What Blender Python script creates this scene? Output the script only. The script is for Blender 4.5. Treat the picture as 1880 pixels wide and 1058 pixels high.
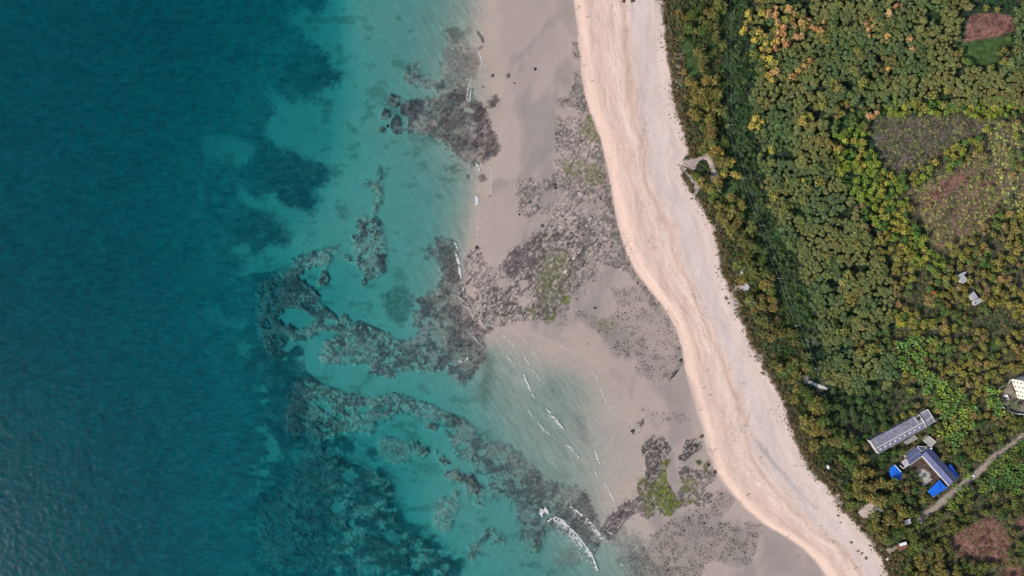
import bpy, bmesh, math, random
import numpy as np
from mathutils import Vector, Matrix, Quaternion

# ---- clean start, camera, sky, sun, exposure ---------------------------------
for o in list(bpy.data.objects): bpy.data.objects.remove(o, do_unlink=True)
SC = bpy.context.scene
COL = SC.collection
cam_d = bpy.data.cameras.new('camera'); cam = bpy.data.objects.new('camera', cam_d); COL.objects.link(cam)
cam.location = (0, 0, 376.0); cam.rotation_euler = (0, 0, 0)
cam_d.sensor_fit = 'HORIZONTAL'; cam_d.sensor_width = 36.0
cam_d.lens = 36.0 * 376.0 / 564.0
cam_d.clip_start = 1.0; cam_d.clip_end = 20000.0
SC.camera = cam

SUN_EL = math.radians(34.0)
TO_SUN = Vector((-0.90, -0.44, 0)).normalized() * math.cos(SUN_EL) + Vector((0, 0, math.sin(SUN_EL)))
W = bpy.data.worlds.new('World'); SC.world = W; W.use_nodes = True
wn = W.node_tree
sky = wn.nodes.new('ShaderNodeTexSky'); sky.sky_type = 'NISHITA'; sky.sun_disc = False
sky.sun_elevation = SUN_EL; sky.sun_rotation = math.atan2(TO_SUN.x, TO_SUN.y)
sky.altitude = 100; sky.air_density = 1.0; sky.dust_density = 1.2; sky.ozone_density = 1.0
bg = wn.nodes['Background']; bg.inputs['Strength'].default_value = 0.12
wn.links.new(sky.outputs[0], bg.inputs[0])
sun_d = bpy.data.lights.new('sun', 'SUN'); sun_d.energy = 4.2; sun_d.angle = math.radians(0.6); sun_d.color = (1.0, 0.90, 0.80)
sun = bpy.data.objects.new('sun', sun_d); COL.objects.link(sun)
sun.rotation_euler = (-TO_SUN).to_track_quat('-Z', 'Y').to_euler()
sun.location = TO_SUN * 500
SC.view_settings.view_transform = 'Standard'; SC.view_settings.look = 'None'
SC.view_settings.gamma = 1.0; SC.view_settings.exposure = 0.25
SC.view_settings.use_curve_mapping = False
SC.render.engine = 'CYCLES'
SC.cycles.max_bounces = 6; SC.cycles.diffuse_bounces = 2; SC.cycles.glossy_bounces = 2
SC.cycles.transparent_max_bounces = 12; SC.cycles.volume_bounces = 0; SC.cycles.use_denoising = True
SC.cycles.caustics_reflective = False; SC.cycles.caustics_refractive = False

# === FIELDS (numpy only) ===================================================
# Survey coordinates: (u, v) are metres*1/S on the ground, u to the right, v downwards, with the
# origin at the north-west corner of the surveyed stretch of coast; S metres per unit.
S = 0.30
CU, CV = 940.0, 529.0
CAM_H = 376.0

def tile(x0, y0, k, pts):
    return [(x0 + a / k, y0 + b / k) for a, b in pts]

_tabs = {}
def vnoise(x, y, seed):
    if seed not in _tabs:
        _tabs[seed] = np.random.default_rng(seed).random((256, 256)).astype(np.float32)
    t = _tabs[seed]
    xi = np.floor(x).astype(np.int64); yi = np.floor(y).astype(np.int64)
    fx = (x - xi).astype(np.float32); fy = (y - yi).astype(np.float32)
    fx = fx * fx * fx * (fx * (fx * 6 - 15) + 10); fy = fy * fy * fy * (fy * (fy * 6 - 15) + 10)
    x0 = xi & 255; x1 = (xi + 1) & 255; y0 = yi & 255; y1 = (yi + 1) & 255
    a = t[y0, x0]; b = t[y0, x1]; c = t[y1, x0]; d = t[y1, x1]
    return (a + (b - a) * fx) + ((c + (d - c) * fx) - (a + (b - a) * fx)) * fy

def fbm(x, y, seed, octv=4, gain=0.5):
    s = 0.0; amp = 1.0; tot = 0.0
    ca, sa = 0.8, 0.6
    for i in range(octv):
        s = s + amp * vnoise(x, y, seed + i); tot += amp; amp *= gain
        x, y = (x * ca - y * sa) * 2.03 + 13.7, (x * sa + y * ca) * 2.03 + 7.1
    return s / tot - 0.5          # about -0.35 .. 0.35

def ss(a, b, x):
    t = np.clip((x - a) / (b - a), 0, 1)
    return t * t * (3 - 2 * t)

def poly_sd(U, V, P, margin=40.0):
    """signed distance (inside positive), exact near the polygon only"""
    P = np.asarray(P, float)
    out = np.full(U.shape, -margin, np.float32)
    sel = (U > P[:, 0].min() - margin) & (U < P[:, 0].max() + margin) & (V > P[:, 1].min() - margin) & (V < P[:, 1].max() + margin)
    if not sel.any(): return out
    x = U[sel]; y = V[sel]
    d = np.full(x.shape, 1e9); ins = np.zeros(x.shape, bool)
    n = len(P)
    for i in range(n):
        ax, ay = P[i]; bx, by = P[(i + 1) % n]
        ex, ey = bx - ax, by - ay
        t = np.clip(((x - ax) * ex + (y - ay) * ey) / max(ex * ex + ey * ey, 1e-9), 0, 1)
        d = np.minimum(d, (x - ax - t * ex) ** 2 + (y - ay - t * ey) ** 2)
        if ay != by:
            c = ((ay > y) != (by > y)) & (x < ex * (y - ay) / ey + ax)
            ins ^= c
    d = np.sqrt(d)
    out[sel] = np.clip(np.where(ins, d, -d), -margin, 1e6)
    return out

def line_d(U, V, P, margin=40.0):
    """distance to an open polyline"""
    P = np.asarray(P, float)
    out = np.full(U.shape, margin, np.float32)
    sel = (U > P[:, 0].min() - margin) & (U < P[:, 0].max() + margin) & (V > P[:, 1].min() - margin) & (V < P[:, 1].max() + margin)
    if not sel.any(): return out
    x = U[sel]; y = V[sel]; d = np.full(x.shape, margin * margin)
    for i in range(len(P) - 1):
        ax, ay = P[i]; ex, ey = P[i + 1][0] - ax, P[i + 1][1] - ay
        t = np.clip(((x - ax) * ex + (y - ay) * ey) / max(ex * ex + ey * ey, 1e-9), 0, 1)
        d = np.minimum(d, (x - ax - t * ex) ** 2 + (y - ay - t * ey) ** 2)
    out[sel] = np.sqrt(d)
    return out

def lin(r, g, b):
    f = lambda c: (c / 255 / 12.92) if c / 255 <= 0.04045 else ((c / 255 + 0.055) / 1.055) ** 2.4
    return np.array([f(r), f(g), f(b)], np.float32)
LK = 1.32                      # how bright a white horizontal surface is under this sun and sky
def alb(r, g, b):              # the surface colour that looks like (r, g, b) under that light
    return lin(r, g, b) / LK

# ---- shore lines ----------------------------------------------------------
BERM = [(1036,-400),(1044,-120),(1052,0),(1056,30),(1060,60),(1064,100),(1068,140),(1074,175),(1083,205),(1093,230),(1103,255),(1108,280),(1112,300),
        (1120,340),(1126,375),(1133,410),(1141,440),(1150,465),(1162,490),(1175,510),(1190,530),(1205,548),(1217,563),(1228,580),(1238,598),
        (1246,620),(1252,640),(1256,668),(1262,700),(1270,730),(1278,760),(1286,790),(1292,815),(1302,845),(1312,870),(1325,888),(1345,912),
        (1370,937),(1400,962),(1440,985),(1470,1005),(1495,1030),(1515,1058),(1570,1140),(1700,1460)]
VEGL = [(1190,-400),(1208,-120),(1213,0),(1216,30),(1220,60),(1222,95),(1228,130),(1233,170),(1240,205),(1248,230),(1256,250),(1262,280),(1256,292),(1250,305),
        (1252,325),(1262,345),(1275,362),(1290,385),(1300,405),(1310,430),(1316,460),(1322,490),(1330,510),(1338,535),(1345,555),(1355,580),
        (1366,600),(1372,625),(1383,645),(1393,665),(1405,685),(1420,710),(1435,735),(1443,760),(1450,785),(1460,810),(1470,835),(1485,860),
        (1500,880),(1518,893),(1530,912),(1540,935),(1553,945),(1570,960),(1584,980),(1600,1000),(1612,1020),(1622,1038),(1628,1058),(1660,1140),(1760,1460)]
def xline(L, V):
    L = np.asarray(L, float)
    return np.interp(V, L[:, 1], L[:, 0])

# ---- depth soundings (u, v, depth in m; negative stands dry) ---------------
SOUND = [(-300,-100,7),(0,0,6),(200,0,6.2),(400,0,5.8),(500,0,5),(560,0,4),(600,0,2.7),(640,0,1.5),(700,0,1.1),(760,0,.9),(820,0,.65),(870,0,.3),(900,0,.03),(935,0,-.15),(1040,0,-.3),
 (0,100,6),(400,100,5.6),(540,100,3.6),(600,100,2.6),(640,100,1.6),(700,100,1.15),(760,100,.9),(850,100,.38),(888,100,.1),(905,100,0),(960,100,-.13),(1060,100,-.3),
 (300,230,5.6),(400,230,4.4),(480,230,3.0),(540,230,2.6),(600,230,2.2),(640,230,1.5),(700,230,1.15),(800,230,.65),(880,230,.28),(915,230,.02),(940,230,-.15),(1080,230,-.3),
 (0,350,6),(300,350,5.4),(400,350,4),(500,350,2.9),(560,350,2.2),(620,350,1.5),(700,350,1.25),(780,350,.95),(840,350,.6),(878,350,.15),(893,350,0),(920,350,-.15),(1110,350,-.3),
 (300,450,5.4),(430,450,3),(520,450,1.9),(600,450,1.5),(700,450,1.25),(780,450,1.0),(835,450,.5),(868,450,.1),(885,450,-.05),(1000,450,-.2),
 (400,520,4.5),(500,520,2.9),(640,520,1.75),(720,520,1.3),(800,520,.7),(850,520,.2),(880,520,-.1),(1100,520,-.25),
 (0,600,6),(300,600,5.3),(450,600,3.4),(540,600,2.0),(600,600,1.8),(700,600,1.4),(760,600,1.1),(820,600,.6),(870,600,.2),(905,605,.03),(960,600,-.03),(1000,600,-.1),(1200,600,-.3),
 (560,650,1.7),(700,650,1.4),(800,650,.9),(900,650,.4),(950,650,.22),(1000,650,.1),(1040,650,.03),(1080,650,-.08),
 (400,700,4.5),(480,700,3),(600,700,1.7),(700,700,1.4),(800,700,1.15),(880,700,.65),(950,700,.36),(1010,700,.36),(1060,700,.26),(1100,700,.08),(1140,700,-.05),(1240,700,-.3),
 (0,780,6),(400,780,4.5),(500,780,3),(620,780,2),(720,780,1.8),(820,780,1.3),(900,780,.75),(960,780,.48),(1020,780,.42),(1080,780,.26),(1130,780,.1),(1165,780,0),(1220,780,-.2),
 (300,860,5.5),(460,860,3),(520,860,3.2),(700,860,2.1),(760,860,1.7),(850,860,1.2),(920,860,.85),(1000,860,.5),(1080,860,.28),(1150,860,.1),(1182,860,0),(1220,860,-.15),(1300,860,-.3),
 (500,930,3.6),(700,930,2.4),(740,930,2.1),(800,930,1.35),(900,930,1.15),(1000,930,.7),(1080,930,.35),(1120,930,.12),(1160,930,-.05),(1250,930,-.2),
 (0,1000,6),(300,1000,5.5),(600,1000,3.4),(720,1000,2.4),(800,1000,1.8),(880,1000,1.2),(960,1000,1.0),(1040,1000,.6),(1100,1000,.42),(1150,1000,.3),(1200,1000,.06),(1260,1000,-.1),(1400,1000,-.3),
 (500,1058,3.8),(700,1058,2.6),(800,1058,1.9),(900,1058,1.3),(1000,1058,.95),(1100,1058,.6),(1170,1058,.35),(1240,1058,.1),(1300,1058,-.04),(1480,1058,-.3),
 (-300,1200,7),(600,1250,4),(1100,1250,.8),(1400,1250,0),(900,-200,.2),(600,-200,3),(1040,-200,-.2),(-300,529,7)]
def depth_field(U, V):
    P = np.array(SOUND, float); n = len(P)
    X = P[:, :2] / 100.0
    r2 = ((X[:, None] - X[None]) ** 2).sum(-1)
    K = np.where(r2 > 0, 0.5 * r2 * np.log(r2 + 1e-12), 0) + np.eye(n) * 0.02
    A = np.zeros((n + 3, n + 3)); A[:n, :n] = K
    A[:n, n] = 1; A[:n, n + 1:] = X; A[n, :n] = 1; A[n + 1:, :n] = X.T
    w = np.linalg.solve(A, np.r_[P[:, 2], 0, 0, 0]).astype(np.float32)
    u = np.clip(U, -300, 1900).astype(np.float32) / 100; v = np.clip(V, -200, 1250).astype(np.float32) / 100
    out = w[n] + w[n + 1] * u + w[n + 2] * v
    for i in range(n):
        r2 = (u - np.float32(X[i, 0])) ** 2 + (v - np.float32(X[i, 1])) ** 2 + np.float32(1e-9)
        out = out + np.float32(0.5) * w[i] * r2 * np.log(r2)
    out = np.where(out > 2.0, 2.0 + (out - 2.0) * 0.34, out)
    out = np.where(out > 0, out * (.40 + .18 * ss(.05, .35, out) + .34 * ss(.25, 1.0, out) + .08 * ss(1.6, 2.4, out)), out)
    return np.clip(out, -0.35, 4.5)

# ---- the drawn patches ----------------------------------------------------
A_ = lambda p: tile(400, 0, 3.76, p)
E_ = lambda p: tile(400, 280, 3.76, p)
I_ = lambda p: tile(400, 560, 3.76, p)
M_ = lambda p: tile(400, 800, 3.76, p)
N_ = lambda p: tile(800, 800, 3.76, p)
J_ = lambda p: tile(800, 560, 3.76, p)
B_ = lambda p: tile(800, 0, 3.76, p)
F_ = lambda p: tile(800, 280, 3.76, p)
Z_ = lambda p: tile(640, 0, 3.307, p)      # top rocks
Q_ = lambda p: tile(1560, 730, 5.29, p)
R_ = lambda p: tile(1200, 800, 4.1, p)
C_ = lambda p: tile(1200, 0, 5.222, p)
D_ = lambda p: tile(1520, 0, 5.222, p)
G_ = lambda p: tile(1200, 200, 5.222, p)
H_ = lambda p: tile(1520, 200, 5.222, p)
K_ = lambda p: tile(1200, 400, 5.222, p)
L_ = lambda p: tile(1520, 400, 5.222, p)
O_ = lambda p: tile(1200, 600, 5.222, p)
P_ = lambda p: tile(1520, 600, 5.222, p)
S_ = lambda p: tile(1520, 880, 5.222, p)
Y_ = lambda p: tile(480, 420, 3.527, p)
X_ = lambda p: tile(1100, 740, 3.327, p)
T_ = lambda p: tile(880, 300, 3.307, p)

DEEP = [(-3000,-3000),(640,-3000),(604,-20),(590,25),(572,28),(560,15),(540,20),(535,40),(560,60),(585,82),(608,118),(633,140),(622,155),(585,160),(572,172),(600,185),(560,182),(520,180),(500,160),(488,152),
        (500,205),(482,225),(484,255),(515,275),(548,282),(590,300),(620,322),(600,330),(578,348),(584,368),(575,388),(562,392),(548,380),(530,382),(512,372),(505,360),(488,352),(480,360),(500,385),(520,405),(534,432),(530,450),(518,462),(498,450),(480,462),(462,478),(440,498),(425,500),
        (470,510),(500,495),(520,520),(520,600),(540,640),(560,700),(560,760),(560,800),(600,830),(600,900),(600,1000),(620,1060),(620,4000),(-3000,4000)]
LIGHT = [  # sandy windows in the weed
 (A_([(0,940),(60,930),(150,980),(220,1010),(230,1053),(0,1053)]), 9, 5, .75), (E_([(0,0),(240,0),(210,60),(120,100),(0,60)]), 9, 6, .75),
 (E_([(140,230),(300,330),(420,320),(430,420),(520,520),(470,560),(400,480),(300,400),(190,370),(140,300)]), 9, 6, .8),
 (E_([(70,640),(200,640),(250,740),(240,820),(150,760),(80,700)]), 7, 5, .8), (E_([(280,720),(360,640),(470,660),(500,800),(420,810),(330,820),(270,780)]), 7, 5, .8),
 (A_([(400,270),(500,280),(480,330),(380,350)]), 9, 6, .4), (A_([(430,90),(560,80),(590,150),(480,180)]), 10, 6, .5),
 (I_([(0,60),(70,120),(180,100),(150,170),(60,150),(0,130)]), 5, 6, .75), (I_([(120,260),(200,280),(290,330),(260,380),(300,430),(200,370),(130,330)]), 5, 5, .8),
 (I_([(210,540),(300,540),(320,600),(380,700),(300,690),(250,640)]), 5, 6, .8), (I_([(220,850),(320,850),(400,960),(420,1053),(320,1053),(300,940)]), 6, 7, .9),
 (M_([(310,0),(360,0),(430,150),(360,200),(390,310),(350,370),(280,360),(210,260),(200,230),(290,170),(340,140)]), 5, 7, .9),
 (M_([(190,370),(260,380),(240,440),(200,430)]), 4, 5, .8), (M_([(480,400),(600,440),(560,480),(440,450)]), 6, 7, .35), (M_([(140,600),(320,640),(300,700),(180,680)]), 6, 7, .35),
 (M_([(300,760),(480,800),(420,860),(320,830)]), 6, 7, .35), (M_([(0,870),(200,900),(280,960),(60,960)]), 8, 8, .35), ([(370,572),(400,560),(405,590),(380,600)], 6, 6, .5), ([(365,250),(395,245),(400,290),(370,300)], 9, 6, .6)]

# reef patches: name, polygon, feather, ragged, strength, lift (share of the depth it fills)
REEF = [
 ('reef_w', [(470,520),(505,500),(533,490),(540,476),(562,466),(586,463),(606,452),(621,450),(618,458),(606,466),(612,477),(604,489),(640,560),(760,620),(760,545),(785,538),(805,530),(815,515),(830,500),(845,505),(856,545),(870,575),
             (885,600),(905,605),(885,622),(893,640),(890,660),(868,690),(852,704),(831,698),(815,680),(786,685),(760,675),(730,682),(716,698),(700,692),(677,688),(671,668),(650,672),(620,670),(592,670),(583,655),(592,630),(560,620),(540,640),(500,660),(470,620)], 3, 4, .85, .62),
 ('reef_c', I_([(500,540),(620,490),(680,520),(800,570),(880,600),(940,610),(1070,630),(1220,610),(1330,640),(1480,690),(1560,740),(1700,770),(1790,860),(1760,930),(1700,1000),(1640,1010),(1600,950),(1630,870),(1560,820),(1440,810),(1380,790),(1340,750),(1250,745),(1180,790),(1090,790),(1080,870),(1030,890),(960,870),(830,890),(750,930),(700,960),(600,930),(480,900),(440,780)]), 4, 5, .8, .6),
 ('reef_e', M_([(560,120),(640,60),(720,60),(740,140),(820,200),(1000,210),(1110,240),(1130,300),(1180,330),(1190,400),(1180,500),(1230,600),(1250,650),(1340,700),(1450,770),(1560,840),(1600,880),(1580,960),(1300,960),(1000,960),(600,970),(300,900),(250,700),(300,500),(500,300)]), 6, 8, .48, .4),
 ('reef_d', N_([(90,-10),(230,-20),(350,20),(520,80),(620,170),(680,230),(760,310),(840,340),(960,350),(1060,420),(1090,500),(1130,600),(1160,720),(1100,800),(1040,760),(960,700),(900,690),(840,640),(780,640),(760,720),(700,810),(640,790),(600,700),(580,600),(560,480),(470,420),(480,320),(380,270),(310,260),(260,190),(180,150),(130,110)]), 4, 5, .78, .55),
 ('reef_n', [(745,130),(760,110),(768,115),(765,125),(775,140),(790,142),(808,150),(814,140),(822,165),(800,172),(785,160),(770,158),(755,158),(740,150)], 3, 4, .8, .6),
 ('reef_n', [(735,190),(750,184),(785,181),(800,175),(825,168),(835,160),(845,140),(860,150),(868,165),(862,185),(875,184),(893,194),(910,176),(918,184),(908,195),(893,202),(900,225),(910,250),(918,272),(905,288),(888,298),(870,300),(850,295),(835,288),(825,270),(810,255),(790,248),(765,245),(745,240),(745,215)], 3, 4, .88, .8),
 ('reef_n', [(815,110),(812,95),(822,75),(820,58),(832,55),(838,68),(850,62),(862,55),(866,58),(852,70),(858,84),(875,92),(880,110),(872,140),(865,160),(845,165),(825,170),(812,150)], 5, 4, .5, .6),
 ('reef_m', E_([(960,450),(1000,435),(1040,460),(1080,440),(1130,500),(1150,560),(1165,680),(1160,760),(1160,820),(1100,860),(1060,890),(1010,910),(985,950),(975,920),(1000,850),(960,790),(940,770),(880,740),(820,740),(810,720),(850,700),(930,720),(925,640),(920,580),(960,560),(960,500)]), 2.5, 3, .9, .62),
 ('reef_m', E_([(1108,85),(1118,90),(1128,140),(1120,200),(1135,270),(1130,350),(1100,400),(1070,450),(1055,400),(1080,330),(1085,270),(1050,240),(1000,225),(1040,212),(1090,200),(1115,190),(1118,140)]), 2.5, 2, .8, .55),
 ('reef_s', E_([(1480,640),(1510,595),(1560,590),(1620,610),(1650,690),(1660,760),(1680,850),(1700,940),(1640,960),(1560,880),(1530,800),(1540,720),(1500,730),(1450,715)]), 4, 4, .8, .6),
 ('reef_i', N_([(50,280),(80,250),(140,225),(180,260),(260,270),(300,330),(350,380),(340,420),(320,490),(270,470),(290,430),(220,450),(220,380),(210,340),(100,300)]), 1.8, 2, .95, .8),
 ('reef_i', N_([(115,400),(135,380),(165,400),(150,425),(125,425)]), 1.5, 1, .95, .8), ('reef_i', N_([(20,160),(50,130),(100,190),(60,210)]), 1.5, 2, .85, .7),
 ('reef_i', N_([(360,300),(420,290),(480,330),(460,400),(420,420),(380,380),(400,440),(360,430)]), 2, 2, .8, .7),
 ('reef_h', N_([(200,830),(240,760),(300,710),(350,650),(400,650),(430,690),(470,740),(400,740),(380,690),(320,750),(280,830),(250,880),(210,860)]), 2.5, 3, .75, .55),
 ('reef_r', M_([(1490,500),(1540,440),(1600,430),(1680,480),(1640,560),(1620,640),(1560,680),(1500,650),(1480,580)]), 4, 4, .5, .5),
 ('reef_f', M_([(1090,50),(1120,0),(1300,40),(1380,60),(1460,110),(1420,150),(1300,170),(1220,190),(1120,150)]), 4, 5, .5, .5),
 ('reef_k', N_([(820,880),(900,780),(980,800),(1040,830),(960,900),(860,930)]), 8, 4, .35, .3),
 ('reef_k', N_([(1210,700),(1290,650),(1400,700),(1440,820),(1500,900),(1640,930),(1660,1000),(1350,1000),(1260,800)]), 10, 6, .5, .3),
]
HOLES = [  # sand laid over the reef
 ([(605,487),(622,479),(640,481),(652,487),(660,500),(666,505),(661,520),(664,532),(674,520),(690,512),(712,503),(724,516),(712,530),(704,545),(712,560),(722,575),(735,588),(750,596),(770,604),(762,617),(745,625),(728,625),(710,613),(690,602),(672,598),(655,590),(645,597),(634,580),(622,590),(612,575),(598,565),(586,555),(588,545),(572,530),(560,520),(560,510),(548,515),(546,507),(560,495),(575,490),(590,495),(596,498)], 2, 2.5, 1),
 (I_([(585,330),(620,260),(680,200),(760,180),(830,200),(740,250),(690,350),(720,420),(860,410),(930,425),(1010,395),(1040,480),(1120,490),(1190,520),(1250,460),(1450,470),(1560,455),(1620,525),(1700,560),(1900,640),(1900,960),(1800,870),(1700,770),(1560,740),(1480,690),(1330,640),(1220,610),(1070,630),(940,610),(880,600),(800,570),(680,520),(610,450),(600,400)]), 3, 3, 1),
 (I_([(390,100),(460,20),(540,20),(600,60),(680,100),(620,150),(560,180),(480,130)]), 3, 4, .95), (I_([(430,310),(480,260),(560,240),(590,260),(530,300),(480,335)]), 2.5, 3, .9), (I_([(430,370),(465,350),(475,380),(440,390)]), 2, 2, .9),
 (I_([(690,690),(730,680),(760,700),(735,735),(700,720)]), 1.5, 1, .8), (I_([(800,780),(830,750),(860,770),(850,810),(815,810)]), 1.5, 1, .7), (I_([(885,750),(910,725),(930,745),(910,770)]), 1.5, 1, .7), (I_([(970,740),(1000,710),(1050,690),(1030,740),(1020,760)]), 1.5, 1, .7), (I_([(1080,730),(1130,700),(1190,700),(1150,740)]), 2, 2, .6),
 (I_([(1330,20),(1360,0),(1400,10),(1385,40),(1350,45)]), 1.5, 1, .9), (I_([(1540,120),(1620,110),(1640,140),(1560,155)]), 2, 2, .6),
 (E_([(910,735),(940,720),(945,745),(920,750)]), 1, 1, 1), (E_([(975,720),(1000,700),(1010,725),(985,740)]), 1, 1, 1), (E_([(1020,895),(1070,870),(1090,890),(1040,905)]), 1.2, 1, .8),
 (M_([(760,500),(800,470),(840,500),(830,550),(790,560)]), 2, 3, .9), (M_([(890,610),(920,575),(940,600),(930,640),(900,640)]), 1.5, 1, 1), (M_([(830,280),(900,240),(970,290),(930,330),(880,330)]), 3, 4, .8), (M_([(870,130),(1000,90),(1080,180),(1060,240),(900,180)]), 4, 4, .8),
 (M_([(1120,690),(1200,660),(1300,720),(1200,760)]), 4, 5, .6), (M_([(980,900),(1080,880),(1100,970),(980,970)]), 4, 5, .6), (M_([(440,90),(560,60),(640,150),(520,200)]), 6, 7, .5),
 (N_([(230,420),(260,400),(285,430),(270,460),(240,460)]), 1.2, 1, 1), (N_([(335,430),(360,415),(385,430),(370,450),(340,450)]), 1.2, 1, 1), (N_([(295,465),(315,450),(325,465),(310,478)]), 1, 1, 1), (N_([(140,80),(170,60),(230,60),(200,100),(150,110)]), 1.5, 1, .9),
 (N_([(750,420),(790,380),(810,400),(780,420)]), 1.5, 1, .7), (N_([(760,680),(810,690),(840,740),(760,750)]), 3, 3, .7),
 (Z_([(330,730),(350,705),(362,750),(345,770)]), 1.2, 1, 1), (Z_([(700,650),(745,660),(770,680),(740,690),(695,680)]), 1.2, 1, .9), (Z_([(730,735),(790,745),(760,765)]), 1.2, 1, .8), (Z_([(290,655),(310,640),(312,690),(296,690)]), 1, 1, .9),
]
REEF2 = [ # stones laid over the sand again
 ('reef_b', E_([(710,820),(750,825),(772,870),(745,920),(695,932),(678,910),(700,860)]), 1.6, 1, .95, .6),
 ('reef_q', I_([(920,180),(915,140),(945,115),(975,108),(1020,130),(1060,148),(1020,150),(985,130),(965,160),(975,190),(940,205)]), 1.2, .6, .95, .5), ('reef_q', I_([(1005,175),(1035,162),(1048,185),(1020,198)]), 1.1, .6, .95, .6),
 ('reef_q', I_([(825,100),(865,60),(885,75),(895,110),(880,150),(840,150)]), 1.4, 1, .85, .6), ('reef_q', I_([(885,215),(905,205),(920,225),(900,238)]), 1, .6, .9, .5), ('reef_q', I_([(1010,315),(1030,295),(1055,310),(1035,335)]), 1, .6, .9, .5), ('reef_q', I_([(820,290),(850,270),(870,295),(840,310)]), 2, 1, .7, .5),
 ('reef_q', I_([(1340,960),(1375,940),(1395,985),(1360,1000)]), 1.5, 1, .9, .7), ('reef_q', I_([(1390,1005),(1440,985),(1465,1020),(1430,1050),(1395,1040)]), 1.5, 1, .9, .7), ('reef_q', I_([(1420,850),(1460,820),(1500,830),(1530,830),(1500,875),(1460,860)]), 1.5, 1, .85, .7),
 ('reef_q', M_([(1520,170),(1550,135),(1575,170),(1610,190),(1560,210)]), 1.5, 1, .9, .7), ('reef_q', M_([(1500,110),(1515,105),(1515,130),(1495,140)]), 1.2, 1, .8, .7),
 ('reef_p', Z_([(225,610),(260,565),(310,590),(312,640),(280,655),(240,640)]), 1.2, 1, .95, .55), ('reef_p', Z_([(190,700),(215,655),(250,670),(258,710),(225,730),(190,720)]), 1.2, 1, .95, .55),
 ('reef_p', Z_([(255,735),(285,692),(315,710),(325,780),(320,815),(270,810),(250,770)]), 1.2, 1, .95, .55), ('reef_p', Z_([(178,785),(205,765),(225,780),(220,800),(190,803)]), 1.2, 1, .95, .55), ('reef_p', Z_([(225,762),(240,752),(243,772),(230,778)]), 1, .5, .9, .55),
 ('reef_p', Z_([(310,640),(350,610),(440,600),(455,640),(420,690),(350,705),(315,690)]), 1.5, 1, .95, .55),
 ('reef_p', Z_([(775,183),(800,205),(822,235),(822,260),(808,262),(800,230),(780,205)]), .9, .8, .8, .55), ('reef_p', Z_([(780,295),(815,275),(820,290),(792,303)]), .9, .6, .85, .55),
 ('reef_p', Z_([(865,455),(885,448),(880,475),(868,472)]), .9, .5, .8, .55), ('reef_p', Z_([(955,455),(980,440),(982,472),(960,475)]), 1, .8, .6, .55),
 ('reef_v', F_([(295,165),(340,150),(360,190),(310,210)]), 2, 1.5, .7, .9), ('reef_v', F_([(210,150),(235,150),(235,180),(215,180)]), 1.5, 1, .8, .6),
]
SMUDGE = [(F_([(60,90),(140,80),(210,120),(150,140),(90,120)]), 5, .6), (F_([(20,160),(130,170),(170,210),(70,200)]), 4, .45), (F_([(0,600),(70,600),(140,680),(120,780),(20,720)]), 6, .6), (J_([(300,330),(400,360),(410,520),(350,700),(300,640),(330,480)]), 12, .5), (J_([(770,520),(830,520),(880,620),(900,700),(830,640)]), 12, .35), (J_([(950,760),(1010,780),(1040,900),(1080,950),(1010,930),(970,860)]), 9, .35), (Z_([(590,170),(680,180),(700,210),(640,240),(600,210)]), 5, .6), (Z_([(110,540),(190,510),(260,560),(190,610),(120,590)]), 6, .4), (Z_([(360,830),(480,830),(560,860),(500,890),(380,860)]), 8, .4), (Z_([(560,1000),(650,1000),(660,1040),(580,1040)]), 5, .5), (Z_([(195,890),(235,890),(220,910)]), 2, .5), ([(700,540),(740,520),(760,560),(740,600),(712,580)], 6, .55), (M_([(1300,180),(1500,200),(1560,260),(1400,270)]), 9, .3), (E_([(1180,840),(1260,780),(1300,880),(1230,900)]), 8, .35)]
V_f = lambda p: tile(734, 0, 3.197, p)
FLATS = [(V_f([(590,0),(900,0),(900,80),(800,160),(700,330),(640,380),(600,300)]), 8, (182,167,160), .8), (V_f([(935,-60),(1010,-60),(1030,120),(1050,240),(985,190),(930,110),(880,140),(830,200),(780,290),(720,360),(660,390),(650,345),(740,280),(800,200),(860,130),(920,90)]), 8, (152,145,141), .6),
 (V_f([(600,560),(700,570),(800,480),(850,380),(930,330),(990,250),(960,180),(880,150),(820,240),(760,380),(640,500)]), 8, (184,168,161), .8), (V_f([(610,640),(690,660),(715,760),(705,900),(690,1055),(560,1055),(600,900)]), 5, (190,172,164), .9), (V_f([(720,660),(880,520),(905,700),(900,900),(800,820),(710,1000),(722,760)]), 8, (163,154,148), .8), (V_f([(700,1040),(800,830),(890,880),(830,960),(760,1050)]), 8, (152,145,140), .7),
 (F_([(300,330),(560,220),(620,500),(560,640),(400,720),(310,640)]), 10, (186,169,160), .8), (J_([(880,200),(1000,170),(1170,230),(1200,340),(1380,400),(1390,480),(1330,520),(1180,420),(1000,340)]), 9, (190,171,161), .85), (J_([(1480,560),(1700,480),(1760,700),(1780,900),(1600,1000),(1640,700)]), 12, (158,148,142), .8), (J_([(1260,130),(1480,150),(1640,130),(1600,190),(1400,180)]), 6, (192,172,161), .7), (R_([(830,700),(1000,760),(1200,1058),(820,1058)]), 14, (164,153,147), .8), (X_([(420,280),(470,300),(480,480),(440,520),(420,430)]), 4, (165,154,150), .9)]
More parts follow.
